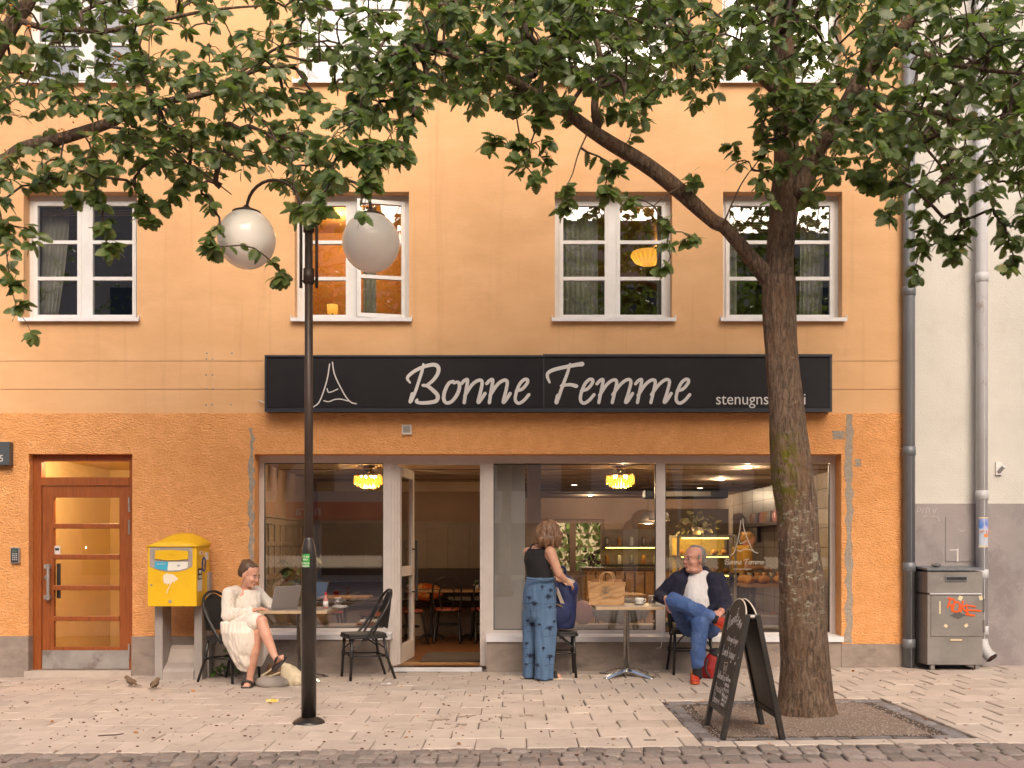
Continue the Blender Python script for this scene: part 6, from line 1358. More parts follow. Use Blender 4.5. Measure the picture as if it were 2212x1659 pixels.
def face(parent, R, P, s, brow=(.10, .06, .035), glasses=False):
    for q in (-1, 1):
        MB().ell(P(.081, q*.032, .004), (.011*s, .012*s, .0055*s), 10, 6, R).build('eye', MATS['eye_white'], parent, True)
        MB().ell(P(.0915, q*.032, .003), (.005*s, .0065*s, .0065*s), 8, 6, R).build('pupil', MATS['eye_dark'], parent, True)
        MB().tube(catmull([P(.086, q*.016, .024), P(.09, q*.032, .029), P(.077, q*.05, .023)], 3), .0042*s, 6).build('eyebrow', M('brow', brow, rough=.9), parent, True)
    MB().tube(catmull([P(.094, -.023, -.066), P(.103, 0, -.064), P(.094, .023, -.066)], 4), .0055*s, 6).build('lips', MATS['lip'], parent, True)
def hand(mb, w, d, n, s=1.0, curl=.5, thumb=1):      # wrist, direction of the fingers, back-of-hand normal
    d = V(d).normalized(); n = V(n); n = (n-d*n.dot(d)).normalized(); a = d.cross(n); w = V(w)
    mb.loft([(w, a*.026*s, n*.02*s), (w+d*.03*s, a*.034*s, n*.019*s), (w+d*.075*s, a*.041*s, n*.016*s), (w+d*.098*s, a*.036*s, n*.012*s)], 14)
    for k, (o, l) in enumerate(((-.031, .062), (-.010, .076), (.011, .070), (.030, .056))):
        k0 = w+d*.09*s+a*o*s; d1 = (d*math.cos(curl)-n*math.sin(curl)).normalized(); d2 = (d*math.cos(curl*2.1)-n*math.sin(curl*2.1)).normalized()
        k1 = k0+d1*l*.52*s; mb.cap(k0, .0096*s, k1, .0088*s, 8); mb.cap(k1, .0088*s, k1+d2*l*.48*s, .0074*s, 8)
    t0 = w+d*.025*s-a*thumb*.03*s; t1 = t0+(d*.6-a*thumb*.55-n*.35).normalized()*.045*s; mb.cap(t0, .013*s, t1, .0105*s, 8); mb.cap(t1, .0105*s, t1+(d*.85-a*thumb*.1-n*.5).normalized()*.032*s, .0085*s, 8)

# ---- seated woman with the laptop
A = zA
p1 = thing('person', 'seated woman in a white dress with hair in a bun typing on a laptop', 'person', (-2.75, -.75, gz(-2.75)))
def off(mb, o):
    o = V(o); mb.v = [tuple(V(v)-o) for v in mb.v]; return mb
PO = V(p1.location)
mb = MB(); hc = A(492, 398, 10.28); R, P = head(mb, hc, (.88, -.40, -.38), 1.04)
neck = A(455, 525, 10.34); mb.cap(hc+V((-.02, .01, -.06)), .052, neck, .056)
mb.loft([(A(440, 545, 10.34), V((.10, .05, 0)), V((-.03, .07, 0))), (A(435, 600, 10.32), V((.12, .07, 0)), V((-.04, .09, 0))), (A(425, 760, 10.33), V((.10, .05, 0)), V((-.04, .09, 0)))])
# arms
sh1, el1, wr1 = A(290, 590, 10.16), A(280, 800, 10.12), A(525, 748, 10.06)
mb.cap(sh1, .042, el1, .04); mb.cap(el1, .042, wr1, .026); hand(mb, wr1, A(640, 725, 10.05)-wr1, (0, -.15, 1), .95, .32, 1)
sh2, el2, wr2 = A(560, 585, 10.52), A(680, 700, 10.56), A(700, 735, 10.42)
mb.cap(sh2, .048, el2, .04); mb.cap(el2, .04, wr2, .026); hand(mb, wr2, V((.5, -.5, -.05)), (0, 0, 1), .9, .4, -1)
# legs: the left foot on the ground, the right leg crossed over it
hipL, knL, anL = A(420, 930, 10.36), A(575, 960, 10.0), A(495, 1395, 10.06)
hipR, knR, anR = A(370, 900, 10.22), A(605, 855, 9.96), A(735, 1195, 9.86)
mb.cap(hipL, .085, knL, .06); mb.cap(knL, .056, A(535, 1150, 10.0), .055); mb.cap(A(535, 1150, 10.0), .055, anL, .034)
mb.cap(hipR, .085, knR, .062); mb.cap(knR, .056, A(650, 990, 9.9), .055); mb.cap(A(650, 990, 9.9), .055, anR, .034)
ft = gp(zA, 492, 1490); g = ft.z
mb.cap(anL, .034, V((anL.x-.005, anL.y, g+.05)), .034); mb.cap(V((anL.x, anL.y+.02, g+.045)), .032, V((ft.x, ft.y-.06, g+.028)), .030); mb.cap(V((ft.x-.01, ft.y-.06, g+.028)), .032, V((ft.x-.01, ft.y-.10, g+.024)), .022)
f2 = A(785, 1235, 9.80); mb.cap(anR, .034, A(760, 1235, 9.85), .032); mb.cap(A(755, 1240, 9.86), .032, f2, .030); mb.cap(f2, .030, A(805, 1215, 9.72), .022)
for k in range(4): mb.cap(V((ft.x-.03+k*.017, ft.y-.10, g+.022)), .010, V((ft.x-.032+k*.018, ft.y-.125, g+.018)), .009, 8)
for k in range(4): q = A(775+k*14, 1212-k*4, 9.74); mb.cap(q, .010, q+V((.004, -.02, .016)), .009, 8)
b1 = fuse(off(mb, PO), 'body', MATS['skin_a'], p1, .0065, 5); PP = lambda x, y, z: P(x, y, z)-PO
face(p1, R, PP, 1.04)
# dress
M('dress', (.80, .73, .65), (.73, .65, .57), scale=3, rough=.9, bump=.5, bscale=45, bdist=.004, stretch=(1, 1, .35)); M('dress_dots', (.35, .22, .16), rough=.9)
mb = MB()
mb.loft([(A(432, 548, 10.35), V((.145, .055, 0)), V((-.04, .085, 0))), (A(430, 590, 10.34), V((.17, .07, 0)), V((-.05, .105, 0))), (A(428, 680, 10.32), V((.16, .07, 0)), V((-.07, .12, 0))), (A(415, 800, 10.32), V((.155, .06, 0)), V((-.06, .13, 0))), (A(405, 920, 10.32), V((.18, .06, 0)), V((-.06, .15, 0)))])
mb.cap(sh1, .070, el1, .064); mb.cap(A(360, 568, 10.27), .064, sh1, .068); mb.cap(el1, .068, A(500, 752, 10.07), .044)
mb.cap(A(560, 580, 10.52), .074, el2, .062); mb.cap(el2, .058, A(700, 728, 10.44), .04)
mb.cap(hipR, .125, A(545, 858, 10.0), .092); mb.cap(hipL, .12, A(520, 950, 10.05), .085)
dr_ = fuse(off(mb, PO), 'dress', MATS['dress'], p1, .0075, 5, jitter=.008, jscale=18, jz=.3)
mb = MB()     # hanging skirt
mb.loft([(A(395, 860, 10.09), V((.19, -.03, 0)), V((.03, .16, 0))), (A(398, 960, 10.05), V((.185, -.05, 0)), V((.03, .15, 0))), (A(405, 1060, 10.03), V((.17, -.05, 0)), V((.02, .12, 0))), (A(415, 1160, 10.03), V((.14, -.04, 0)), V((.02, .09, 0))), (A(425, 1260, 10.03), V((.092, -.03, 0)), V((.01, .05, 0))), (A(438, 1345, 10.05), V((.03, -.01, 0)), V((.01, .02, 0)))], 28)
mb.loft([(A(610, 930, 10.22), V((.09, 0, 0)), V((0, .06, 0))), (A(635, 1050, 10.25), V((.075, 0, 0)), V((0, .045, 0))), (A(620, 1180, 10.26), V((.055, 0, 0)), V((0, .03, 0))), (A(580, 1300, 10.26), V((.03, 0, 0)), V((0, .015, 0)))], 20)
fuse(off(mb, PO), 'skirt', MATS['dress'], p1, .0075, 3, jitter=.016, jscale=24, jz=.12)
# embroidered dots on the sleeves
bv = BVHTree.FromPolygons([v.co for v in dr_.data.vertices], [list(q.vertices) for q in dr_.data.polygons]); q = MB(); r7 = random.Random(3)
for _ in range(70):
    x, y = (r7.uniform(235, 370), r7.uniform(560, 800)) if r7.random() < .6 else ((r7.uniform(320, 510), r7.uniform(740, 820)) if r7.random() < .6 else (r7.uniform(540, 650), r7.uniform(530, 640)))
    c = A(x, y, 10.0)-PO; h, n_, _i, _d = bv.ray_cast(c+V((0, -.5, 0)), V((0, 1, 0)))
    if h: q.ell(h, (.0032, .002, .0032), 6, 4)
q.build('embroidery', MATS['dress_dots'], p1)
# hair: smooth cap and bun
M('hair_brown', (.085, .045, .025), (.14, .08, .045), scale=30, rough=.45, stretch=(1, 1, .3)); mb = MB(); s_ = 1.04
mb.ell(P(-.036, 0, .044), (.093*s_, .084*s_, .086*s_), 20, 14, R); mb.ell(P(-.085, 0, .0), (.045*s_, .064*s_, .065*s_), 16, 10, R); mb.ell(P(.012, 0, .090), (.045*s_, .058*s_, .032*s_), 14, 8, R)
for q_ in (-1, 1): mb.ell(P(-.035, q_*.074, .022), (.035*s_, .012*s_, .035*s_), 12, 8, R)
bun = A(440, 278, 10.34); mb.ell(bun, (.034, .034, .028)); mb.cap(bun, .024, P(-.05, 0, .11), .03)
fuse(off(mb, PO), 'hair', MATS['hair_brown'], p1, .006, 3, jitter=.003, jscale=30)
# sandals
mb = MB(); mb.box(ft.x-.055, ft.x+.045, ft.y-.135, ft.y+.10, g, g+.018); off(mb, PO).build('sandal_sole', MATS['dark_metal'], p1, bevel=.008)
for yy in (-.075, -.02): off(MB().tube(catmull([(ft.x-.055, ft.y+yy, g+.015), (ft.x-.045, ft.y+yy-.01, g+.055), (ft.x-.005, ft.y+yy-.012, g+.066), (ft.x+.035, ft.y+yy, g+.05), (ft.x+.045, ft.y+yy+.02, g+.015)], 4), .013, 8), PO).build('sandal_strap', MATS['dark_metal'], p1, True)
c0, c1 = A(745, 1305, 9.84), A(820, 1240, 9.74); d_ = (c1-c0).normalized()
mb = MB(); mb.loft([(c0, V((.03, .0, -.02)), V((.02, .04, .035))), (c0.lerp(c1, .5), V((.012, .0, -.008)), V((.025, .05, .045))), (c1, V((.012, 0, -.008)), V((.02, .04, .035)))], 14); off(mb, PO).build('sandal_sole', MATS['dark_metal'], p1, True)
off(MB().tube(catmull([A(735, 1250, 9.80), A(750, 1215, 9.77), A(775, 1198, 9.80), A(790, 1215, 9.86)], 4), .011, 8), PO).build('sandal_strap', MATS['dark_metal'], p1, True)

# ---- standing woman
B = zB
p2 = thing('person', 'standing woman in black top and blue palm print trousers reaching into a backpack', 'person', (.36, -.72, gz(.36))); PO = V(p2.location)
bd = V((.62, .78, 0)).normalized(); sd = V((.78, -.62, 0))           # facing and shoulder line
mb = MB(); hc = B(440, 282, 10.36); R, P = head(mb, hc, (.78, .50, -.45), 1.0)
mb.cap(hc-R @ V((.03, 0, .06)), .05, B(375, 400, 10.42), .055); mb.cap(B(375, 400, 10.42), .055, B(350, 440, 10.42), .09)
mb.loft([(B(348, 440, 10.40), sd*.15, bd*.075), (B(342, 480, 10.40), sd*.165, bd*.09), (B(340, 560, 10.40), sd*.15, bd*.09), (B(360, 680, 10.40), sd*.14, bd*.09)])
s1, e1, w1 = B(438, 448, 10.26), B(512, 638, 10.22), B(570, 692, 10.28)
mb.cap(s1, .054, s1.lerp(e1, .5), .046); mb.cap(s1.lerp(e1, .5), .046, e1, .040); mb.cap(e1, .039, e1.lerp(w1, .45), .036); mb.cap(e1.lerp(w1, .4), .036, w1, .025); hand(mb, w1, V((.55, .35, -.35)), V((-.1, -.6, .8)), .92, .55, 1)
s2, e2, w2 = B(255, 452, 10.55), B(345, 640, 10.75), B(520, 690, 10.6)
mb.cap(s2, .05, e2, .04); mb.cap(e2, .04, w2, .025); hand(mb, w2, V((.8, 0, -.2)), V((0, 0, 1)), .9, .5, -1)
fo = gp(zB, 455, 1515); g = fo.z
mb.cap(V((fo.x-.06, fo.y+.06, g+.12)), .04, V((fo.x-.055, fo.y+.06, g+.045)), .036); mb.cap(V((fo.x-.06, fo.y+.06, g+.042)), .034, V((fo.x+.06, fo.y+.0, g+.032)), .03)
for k in range(5): a_ = V((fo.x+.062+.004*(2-abs(k-1)), fo.y+.028-k*.017, g+.028)); mb.cap(a_, .011-.001*k, a_+V((.026, -.006, -.006)), .010-.001*k, 8)
fl = V((fo.x-.24, fo.y+.12, g)); mb.cap(fl+V((0, 0, .12)), .04, fl+V((0, 0, .04)), .035); mb.cap(fl+V((0, 0, .04)), .033, fl+V((.11, .06, .03)), .028)
mb.cap(B(360, 680, 10.40), .11, B(395, 930, 10.37), .08); mb.cap(B(395, 930, 10.37), .075, V((fo.x-.06, fo.y+.06, g+.12)), .04); mb.cap(B(340, 700, 10.42), .11, B(275, 930, 10.46), .08); mb.cap(B(275, 930, 10.46), .075, fl+V((0, 0, .12)), .04)
fuse(off(mb, PO), 'body', MATS['skin_b'], p2, .0065, 5); face(p2, R, lambda x, y, z: P(x, y, z)-PO, 1.0)
M('black_top', (.010, .009, .012), (.016, .014, .018), scale=8, rough=.85)
mb = MB()
mb.loft([(B(335, 425, 10.40), sd*.115, bd*.07), (B(332, 455, 10.40), sd*.145, bd*.095), (B(332, 520, 10.40), sd*.158, bd*.108), (B(342, 590, 10.40), sd*.15, bd*.105), (B(360, 680, 10.40), sd*.155, bd*.108)], 26)
mb.cap(B(300, 405, 10.46), .03, B(290, 440, 10.45), .045); mb.cap(B(400, 412, 10.36), .026, B(398, 445, 10.34), .04)
fuse(off(mb, PO), 'tank_top', MATS['black_top'], p2, .007, 4, jitter=.003, jscale=14)
M('linen_blue', (.10, .175, .30), (.075, .14, .25), scale=8, rough=.9, bump=.5, bscale=30, bdist=.006, stretch=(1, 1, .3))
mb = MB()
mb.loft([(B(360, 664, 10.40), sd*.158, bd*.112), (B(352, 760, 10.40), sd*.175, bd*.135), (B(348, 870, 10.40), sd*.180, bd*.145), (B(350, 990, 10.40), sd*.178, bd*.13), (B(352, 1040, 10.40), sd*.16, bd*.10)], 28)
mb.loft([(B(282, 930, 10.46), V((.095, 0, 0)), V((0, .11, 0))), (B(262, 1100, 10.48), V((.068, 0, 0)), V((0, .095, 0))), (B(257, 1300, 10.48), V((.064, 0, 0)), V((0, .09, 0))), (B(256, 1494, 10.48), V((.064, 0, 0)), V((0, .095, 0)))], 24)
mb.loft([(B(400, 930, 10.36), V((.112, 0, 0)), V((0, .12, 0))), (B(398, 1100, 10.34), V((.112, 0, 0)), V((0, .11, 0))), (B(394, 1300, 10.33), V((.106, 0, 0)), V((0, .105, 0))), (B(384, 1508, 10.33), V((.096, 0, 0)), V((0, .105, 0)))], 24)
tr = fuse(off(mb, PO), 'trousers', MATS['linen_blue'], p2, .008, 3, jitter=.013, jscale=15, jz=.22)
off(MB().tube(catmull([B(240, 668, 10.26), B(300, 676, 10.24), B(380, 680, 10.22), B(440, 676, 10.22), B(478, 672, 10.27)], 4), .011, 8), PO).build('waistband', MATS['linen_blue'], p2, True)
off(MB().tube(catmull([B(482, 690, 10.24), B(495, 730, 10.22), B(486, 800, 10.22)], 4), .006, 6), PO).build('drawstring', MATS['navy'], p2, True)
bv = BVHTree.FromPolygons([v.co for v in tr.data.vertices], [list(q.vertices) for q in tr.data.polygons]); r8 = random.Random(6); M('print_navy', (.018, .026, .06), rough=.9)
def on_cloth(mb, pts, w):
    P_ = []
    for (x, y) in catmull([(a, b, 0) for a, b in pts], 4) if False else [(p.x, p.y) for p in catmull([(a, b, 0) for a, b in pts], 4)]:
        h, n_, _i, _d = bv.ray_cast(B(x, y, 10.3)-PO+V((0, -.6, 0)), V((0, 1, 0)))
        if h is None: break
        P_.append(h+V((0, -.0015, 0)))
    if len(P_) > 1: mb.tube(P_, [w*(1-.6*i/len(P_)) for i in range(len(P_))], 4)
palms = [(420, 822, 30), (305, 880, 32), (262, 835, 24), (432, 1082, 34), (285, 1062, 30), (432, 1322, 34), (270, 1325, 34), (325, 1392, 24), (370, 742, 20), (240, 1222, 22), (380, 1248, 18), (440, 770, 22), (250, 1030, 22), (345, 1055, 16), (470, 1030, 16), (435, 910, 18), (238, 1400, 18)]
for (x, y, s_) in palms:
    q = MB(); s_ *= 1.3
    for k in range(10):
        a = rad(k*36)+r8.uniform(-.2, .2); l = s_*r8.uniform(.6, 1.0)*(.8 if 20 < k*36 < 160 else 1)
        on_cloth(q, [(x, y), (x+math.cos(a)*l*.55, y+math.sin(a)*l*.5-3), (x+math.cos(a)*l, y+math.sin(a)*l*.75+l*.12)], .0036*s_/30)
    on_cloth(q, [(x, y), (x-3, y+s_*.7), (x-8, y+s_*1.5)], .0028)
    if s_ > 28: on_cloth(q, [(x-s_, y+s_*1.6), (x, y+s_*1.45), (x+s_, y+s_*1.55)], .002)
    if q.v: q.build('palm_print', MATS['print_navy'], p2)
M('hair_bob', (.13, .065, .032), (.26, .14, .075), scale=26, rough=.42, stretch=(1, 1, .25), lo=.4, hi=.62)
mb = MB(); k_ = .76806/2.9625*10.36/F
mb.loft([(B(428, 178, 10.36), V((.02, 0, 0)), V((0, .02, 0))), (B(426, 196, 10.36), V((60*k_, 0, 0)), V((0, .075, 0))), (B(424, 230, 10.36), V((88*k_, 0, 0)), V((0, .105, 0))), (B(424, 290, 10.36), V((102*k_, 0, 0)), V((0, .118, 0))), (B(424, 350, 10.35), V((108*k_, 0, 0)), V((0, .115, 0))), (B(430, 390, 10.35), V((98*k_, 0, 0)), V((0, .10, 0))), (B(460, 415, 10.33), V((50*k_, 0, 0)), V((0, .05, 0)))], 26)
for (x0, y0, x1, y1, d) in ((330, 330, 318, 378, 10.30), (360, 340, 350, 395, 10.27), (400, 350, 405, 408, 10.25), (450, 350, 462, 415, 10.25), (500, 330, 500, 410, 10.27), (520, 300, 522, 385, 10.3)): mb.cap(B(x0, y0, d), .03, B(x1, y1, d), .016)
fuse(off(mb, PO), 'hair', MATS['hair_bob'], p2, .006, 2, jitter=.011, jscale=26)
mb = MB(); mb.loft([(V((fo.x-.10, fo.y+.085, g+.0)), V((.0, .035, 0)), V((-.03, 0, 0))), (V((fo.x-.10, fo.y+.085, g+.016)), V((.0, .035, 0)), V((-.03, 0, 0)))])
off(MB().box(fo.x-.12, fo.x+.10, fo.y-.06, fo.y+.09, g, g+.02), PO).build('sandal_sole', MATS['strap'], p2, bevel=.008); off(MB().tube(catmull([(fo.x+.035, fo.y-.05, g+.018), (fo.x+.03, fo.y-.035, g+.06), (fo.x+.03, fo.y+.02, g+.07), (fo.x+.03, fo.y+.06, g+.02)], 4), .018, 8), PO).build('sandal_strap', MATS['ink'], p2, True)
off(MB().box(fl.x-.08, fl.x+.14, fl.y-.05, fl.y+.09, g, g+.018), PO).build('sandal_sole', MATS['strap'], p2, bevel=.008)

# ---- seated man
C = zC
p3 = thing('person', 'seated grey haired man in navy cardigan and jeans with one ankle on his knee', 'person', (1.87, -.5, gz(1.87))); PO = V(p3.location)
mb = MB(); hc = C(548, 292, 10.44); R, P = head(mb, hc, (-.86, -.50, -.04), 1.14, male=True)
mb.cap(hc+V((.015, .02, -.07)), .068, C(575, 450, 10.56), .075)
mb.loft([(C(578, 440, 10.58), V((.15, 0, 0)), V((0, .08, 0))), (C(575, 560, 10.58), V((.17, 0, 0)), V((0, .11, 0))), (C(590, 760, 10.6), V((.17, 0, 0)), V((0, .12, 0)))])
sA, eA, wA = C(400, 480, 10.5), C(240, 625, 10.55), C(302, 655, 10.24)
mb.cap(sA, .06, eA, .048); mb.cap(eA, .048, wA, .032); hand(mb, wA, C(335, 775, 10.0)-C(302, 655, 10.12), V((-.8, -.45, .2)), 1.08, .35, 1)
sB, eB, wB = C(765, 490, 10.62), C(825, 690, 10.45), C(790, 770, 10.15)
mb.cap(sB, .06, eB, .048); mb.cap(eB, .048, wB, .033); hand(mb, wB, C(735, 800, 10.0)-wB, V((.1, -.5, .85)), 1.05, .6, -1)
hR, kR, aR = C(500, 900, 10.62), C(372, 668, 10.02), C(690, 815, 9.98)
hL, kL, aL = C(650, 900, 10.62), C(602, 872, 9.98), C(578, 1262, 10.0)
mb.cap(hR, .08, kR, .055); mb.cap(kR, .055, aR, .04); mb.cap(hL, .08, kL, .055); mb.cap(kL, .055, aL, .042)
sh = gp(zC, 568, 1420); g = sh.z
mb.cap(aL, .042, V((aL.x, aL.y, g+.08)), .04); mb.cap(aR, .042, C(770, 850, 9.95), .038)
fuse(off(mb, PO), 'body', MATS['skin_c'], p3, .007, 5); face(p3, R, lambda x, y, z: P(x, y, z)-PO, 1.14, (.22, .19, .16))
q = MB()
for s_ in (-1, 1):
    cc = P(.100, s_*.036, -.004); q.tube([cc+R @ V((0, .023*math.cos(k*PI/8), .021*math.sin(k*PI/8))) for k in range(17)], .0018, 5)
    q.tube([P(.100, s_*.058, 0), P(.05, s_*.083, .004), P(-.01, s_*.086, .006)], .0017, 5)
q.tube([P(.102, -.014, 0), P(.108, 0, .003), P(.102, .014, 0)], .0017, 5); off(q, PO).build('glasses', M('wire', (.25, .15, .08), rough=.3, metal=.8), p3, True)
M('tshirt', (.80, .76, .76), (.72, .68, .68), scale=5, rough=.9, bump=.5, bscale=16, bdist=.012)
mb = MB()
mb.loft([(C(580, 405, 10.52), V((.075, 0, .01)), V((0, .07, 0))), (C(578, 435, 10.54), V((.15, 0, 0)), V((0, .10, 0))), (C(572, 520, 10.54), V((.175, 0, 0)), V((0, .145, 0))), (C(578, 640, 10.53), V((.18, 0, 0)), V((0, .175, 0))), (C(592, 760, 10.54), V((.185, 0, 0)), V((0, .18, 0))), (C(600, 860, 10.58), V((.18, 0, 0)), V((0, .15, 0)))], 28)
fuse(off(mb, PO), 't_shirt', MATS['tshirt'], p3, .008, 4, jitter=.009, jscale=14, jz=.6)
M('cardigan', (.010, .010, .028), (.017, .016, .038), scale=7, rough=.9, bump=.4, bscale=40, bdist=.008)
mb = MB()
for (x0, y0, r0, x1, y1, r1, d) in ((470, 415, .055, 425, 490, .08, 10.5), (425, 490, .08, 390, 600, .075, 10.47), (390, 600, .075, 378, 760, .075, 10.5), (655, 415, .05, 715, 480, .075, 10.56), (715, 480, .08, 730, 600, .085, 10.46), (730, 600, .085, 745, 730, .085, 10.42), (700, 745, .045, 770, 740, .07, 10.36), (560, 395, .05, 640, 400, .05, 10.66)): mb.cap(C(x0, y0, d), r0, C(x1, y1, d), r1)
mb.loft([(C(580, 430, 10.68), V((.19, 0, 0)), V((0, .08, 0))), (C(580, 600, 10.72), V((.21, 0, 0)), V((0, .10, 0))), (C(590, 840, 10.74), V((.21, 0, 0)), V((0, .10, 0)))])
mb.cap(sA, .085, eA, .067); mb.cap(eA, .066, C(288, 662, 10.28), .05); mb.cap(sB, .09, eB, .072); mb.cap(eB, .07, C(800, 752, 10.22), .052)
fuse(off(mb, PO), 'cardigan', MATS['cardigan'], p3, .008, 4, jitter=.009, jscale=15, jz=.35)
M('denim', (.055, .115, .30), (.035, .075, .21), scale=6, rough=.85, bump=.35, bscale=60, bdist=.004, c3=(.12, .19, .38), s3=4, lo3=.55, hi3=.75)
mb = MB()
mb.ell(C(580, 905, 10.62), (.20, .17, .11)); mb.cap(hR, .112, kR, .082); mb.cap(kR, .084, C(690, 812, 9.98), .068); mb.cap(hL, .112, kL, .086); mb.cap(kL, .086, C(590, 1080, 9.97), .076); mb.cap(C(590, 1080, 9.97), .076, C(578, 1235, 10.0), .066)
mb.cap(C(690, 920, 10.4), .10, C(660, 900, 10.1), .085)
fuse(off(mb, PO), 'jeans', MATS['denim'], p3, .008, 3, jitter=.011, jscale=16, jz=.8)
for (a_, b_, r_) in ((C(578, 1245, 10.0), V((aL.x, aL.y, g+.07)), .047), (C(685, 815, 9.98), C(745, 842, 9.96), .046)): mb = MB(); mb.cap(a_, r_, b_, r_); off(mb, PO).build('sock', MATS['black_top'], p3, True)
M('shoe_red', (.33, .018, .012), (.46, .04, .012), scale=9, rough=.55, lo=.45, hi=.55); M('lace', (.80, .42, .01), rough=.6); M('sole_orange', (.55, .09, .01), rough=.5)
def shoe(h0, t0, up, s=1):   # heel, toe, up
    h0, t0, up = V(h0), V(t0), V(up).normalized(); d = (t0-h0).normalized(); L = (t0-h0).length; up = (up-d*up.dot(d)).normalized(); a = d.cross(up)
    mb = MB(); mb.loft([(h0+up*.045, a*.030, up*.042), (h0+d*L*.15+up*.055, a*.038, up*.055), (h0+d*L*.4+up*.055, a*.040, up*.055), (h0+d*L*.65+up*.04, a*.046, up*.038), (h0+d*L*.88+up*.03, a*.044, up*.028), (t0+up*.024, a*.026, up*.018)], 18)
    fuse(off(mb, PO), 'shoe', MATS['shoe_red'], p3, .006, 3)
    mb = MB(); mb.loft([(h0+up*.008, a*.030, up*.012), (h0+d*L*.3+up*.008, a*.038, up*.012), (h0+d*L*.7+up*.008, a*.050, up*.012), (h0+d*L*.92+up*.010, a*.045, up*.012), (t0+d*.008+up*.014, a*.026, up*.012)], 18); off(mb, PO).build('shoe_sole', MATS['sole_orange'], p3, True)
    mb = MB()
    for k in range(4): f_ = .35+k*.1; mb.tube([h0+d*L*f_+up*(.112-.018*k)+a*.034, h0+d*L*(f_+.03)+up*(.116-.018*k), h0+d*L*f_+up*(.112-.018*k)-a*.034], .0055, 6)
    off(mb, PO).build('laces', MATS['lace'], p3, True)
shoe((sh.x+.02, sh.y+.24, g), (sh.x-.01, sh.y-.02, g+.0), (0, 0, 1)); q0 = C(735, 870, 9.96); shoe(q0+V((0, 0, -.02)), q0+V((.13, -.12, -.10)), (.65, -.2, .75))
M('hair_grey', (.16, .14, .125), (.30, .27, .25), scale=30, rough=.5, stretch=(1, 1, .3)); mb = MB(); s_ = 1.14
mb.ell(P(-.050, 0, .035), (.073*s_, .082*s_, .082*s_), 18, 12, R); mb.ell(P(-.07, 0, -.025), (.042*s_, .066*s_, .06*s_), 16, 10, R); mb.ell(P(-.02, 0, .095), (.065*s_, .05*s_, .03*s_), 14, 8, R)
for q_ in (-1, 1): mb.ell(P(.005, q_*.076, .012), (.016*s_, .008*s_, .03*s_), 10, 8, R)
fuse(off(mb, PO), 'hair', MATS['hair_grey'], p3, .006, 3, jitter=.003, jscale=30)

# ---- barista behind the right pane
Z5 = zf(1840, 1280, 4.254)
p4 = thing('person', 'barista with blond hair in a yellow shirt working behind the right shop window', 'person', (3.28, 3.4, FL)); PO = V(p4.location)
mb = MB(); hc = Z5(1130, 1035, 14.5); R, P = head(mb, hc, (.75, -.45, -.5), 1.0)
mb.cap(hc+V((-.03, .02, -.05)), .05, Z5(1065, 1120, 14.52), .055); c = Z5(1050, 1180, 14.52)
mb.loft([(V((c.x, c.y, 1.32)), V((.13, .05, 0)), V((-.03, .08, 0))), (V((c.x, c.y, 1.1)), V((.14, .05, 0)), V((-.03, .09, 0))), (V((c.x, c.y, .9)), V((.15, .05, 0)), V((-.03, .10, 0)))])
w = V((c.x+.28, c.y-.1, 1.06)); e = V((c.x+.02, c.y-.2, 1.05)); mb.cap(V((c.x+.05, c.y-.15, 1.30)), .05, e, .04); mb.cap(e, .04, w, .027); hand(mb, w, V((.9, 0, -.2)), V((0, 0, 1)), .9)
e = V((c.x-.05, c.y+.22, 1.05)); w = V((c.x+.28, c.y+.1, 1.04)); mb.cap(V((c.x-.05, c.y+.15, 1.30)), .05, e, .04); mb.cap(e, .04, w, .027); hand(mb, w, V((.9, 0, -.2)), V((0, 0, 1)), .9)
for y in (-.08, .09): mb.cap(V((c.x, c.y+y, .9)), .09, V((c.x, c.y+y, .5)), .06); mb.cap(V((c.x, c.y+y, .5)), .06, V((c.x, c.y+y, FL+.08)), .04); mb.cap(V((c.x, c.y+y, FL+.06)), .04, V((c.x+.14, c.y+y, FL+.04)), .035)
fuse(off(mb, PO), 'body', MATS['skin_b'], p4, .009, 5); face(p4, R, lambda x, y, z: P(x, y, z)-PO, 1.0)
mb = MB(); mb.loft([(V((c.x, c.y, 1.37)), V((.09, .03, 0)), V((-.02, .07, 0))), (V((c.x, c.y, 1.32)), V((.15, .05, 0)), V((-.03, .10, 0))), (V((c.x, c.y, 1.1)), V((.16, .05, 0)), V((-.03, .11, 0))), (V((c.x, c.y, .88)), V((.165, .05, 0)), V((-.03, .12, 0)))])
mb.cap(V((c.x+.05, c.y-.15, 1.30)), .066, V((c.x+.035, c.y-.18, 1.17)), .06); mb.cap(V((c.x-.05, c.y+.15, 1.30)), .066, V((c.x-.05, c.y+.19, 1.17)), .06); fuse(off(mb, PO), 'shirt', M('yellow_shirt', (.62, .36, .06), rough=.9), p4, .01, 4)
mb = MB(); mb.loft([(V((c.x+.01, c.y, .98)), V((.185, .05, 0)), V((-.03, .2, 0))), (V((c.x, c.y, .5)), V((.19, .05, 0)), V((-.03, .2, 0))), (V((c.x, c.y, FL+.15)), V((.15, .05, 0)), V((-.03, .17, 0)))]); fuse(off(mb, PO), 'apron', MATS['cardigan'], p4, .012, 4)
mb = MB(); mb.ell(P(-.03, 0, .04), (.097, .085, .09), 16, 12, R); mb.ell(P(-.085, 0, .0), (.05, .06, .06), 14, 10, R); mb.ell(P(-.12, 0, .05), (.04, .04, .04), 12, 8, R); fuse(off(mb, PO), 'hair', M('hair_blond', (.50, .30, .10), (.38, .2, .06), scale=30, rough=.5), p4, .007, 3, jitter=.003, jscale=30)
ORD = ('first', 'second', 'third', 'fourth', 'fifth', 'sixth', 'seventh', 'eighth', 'ninth', 'tenth', 'eleventh', 'twelfth', 'thirteenth', 'fourteenth')
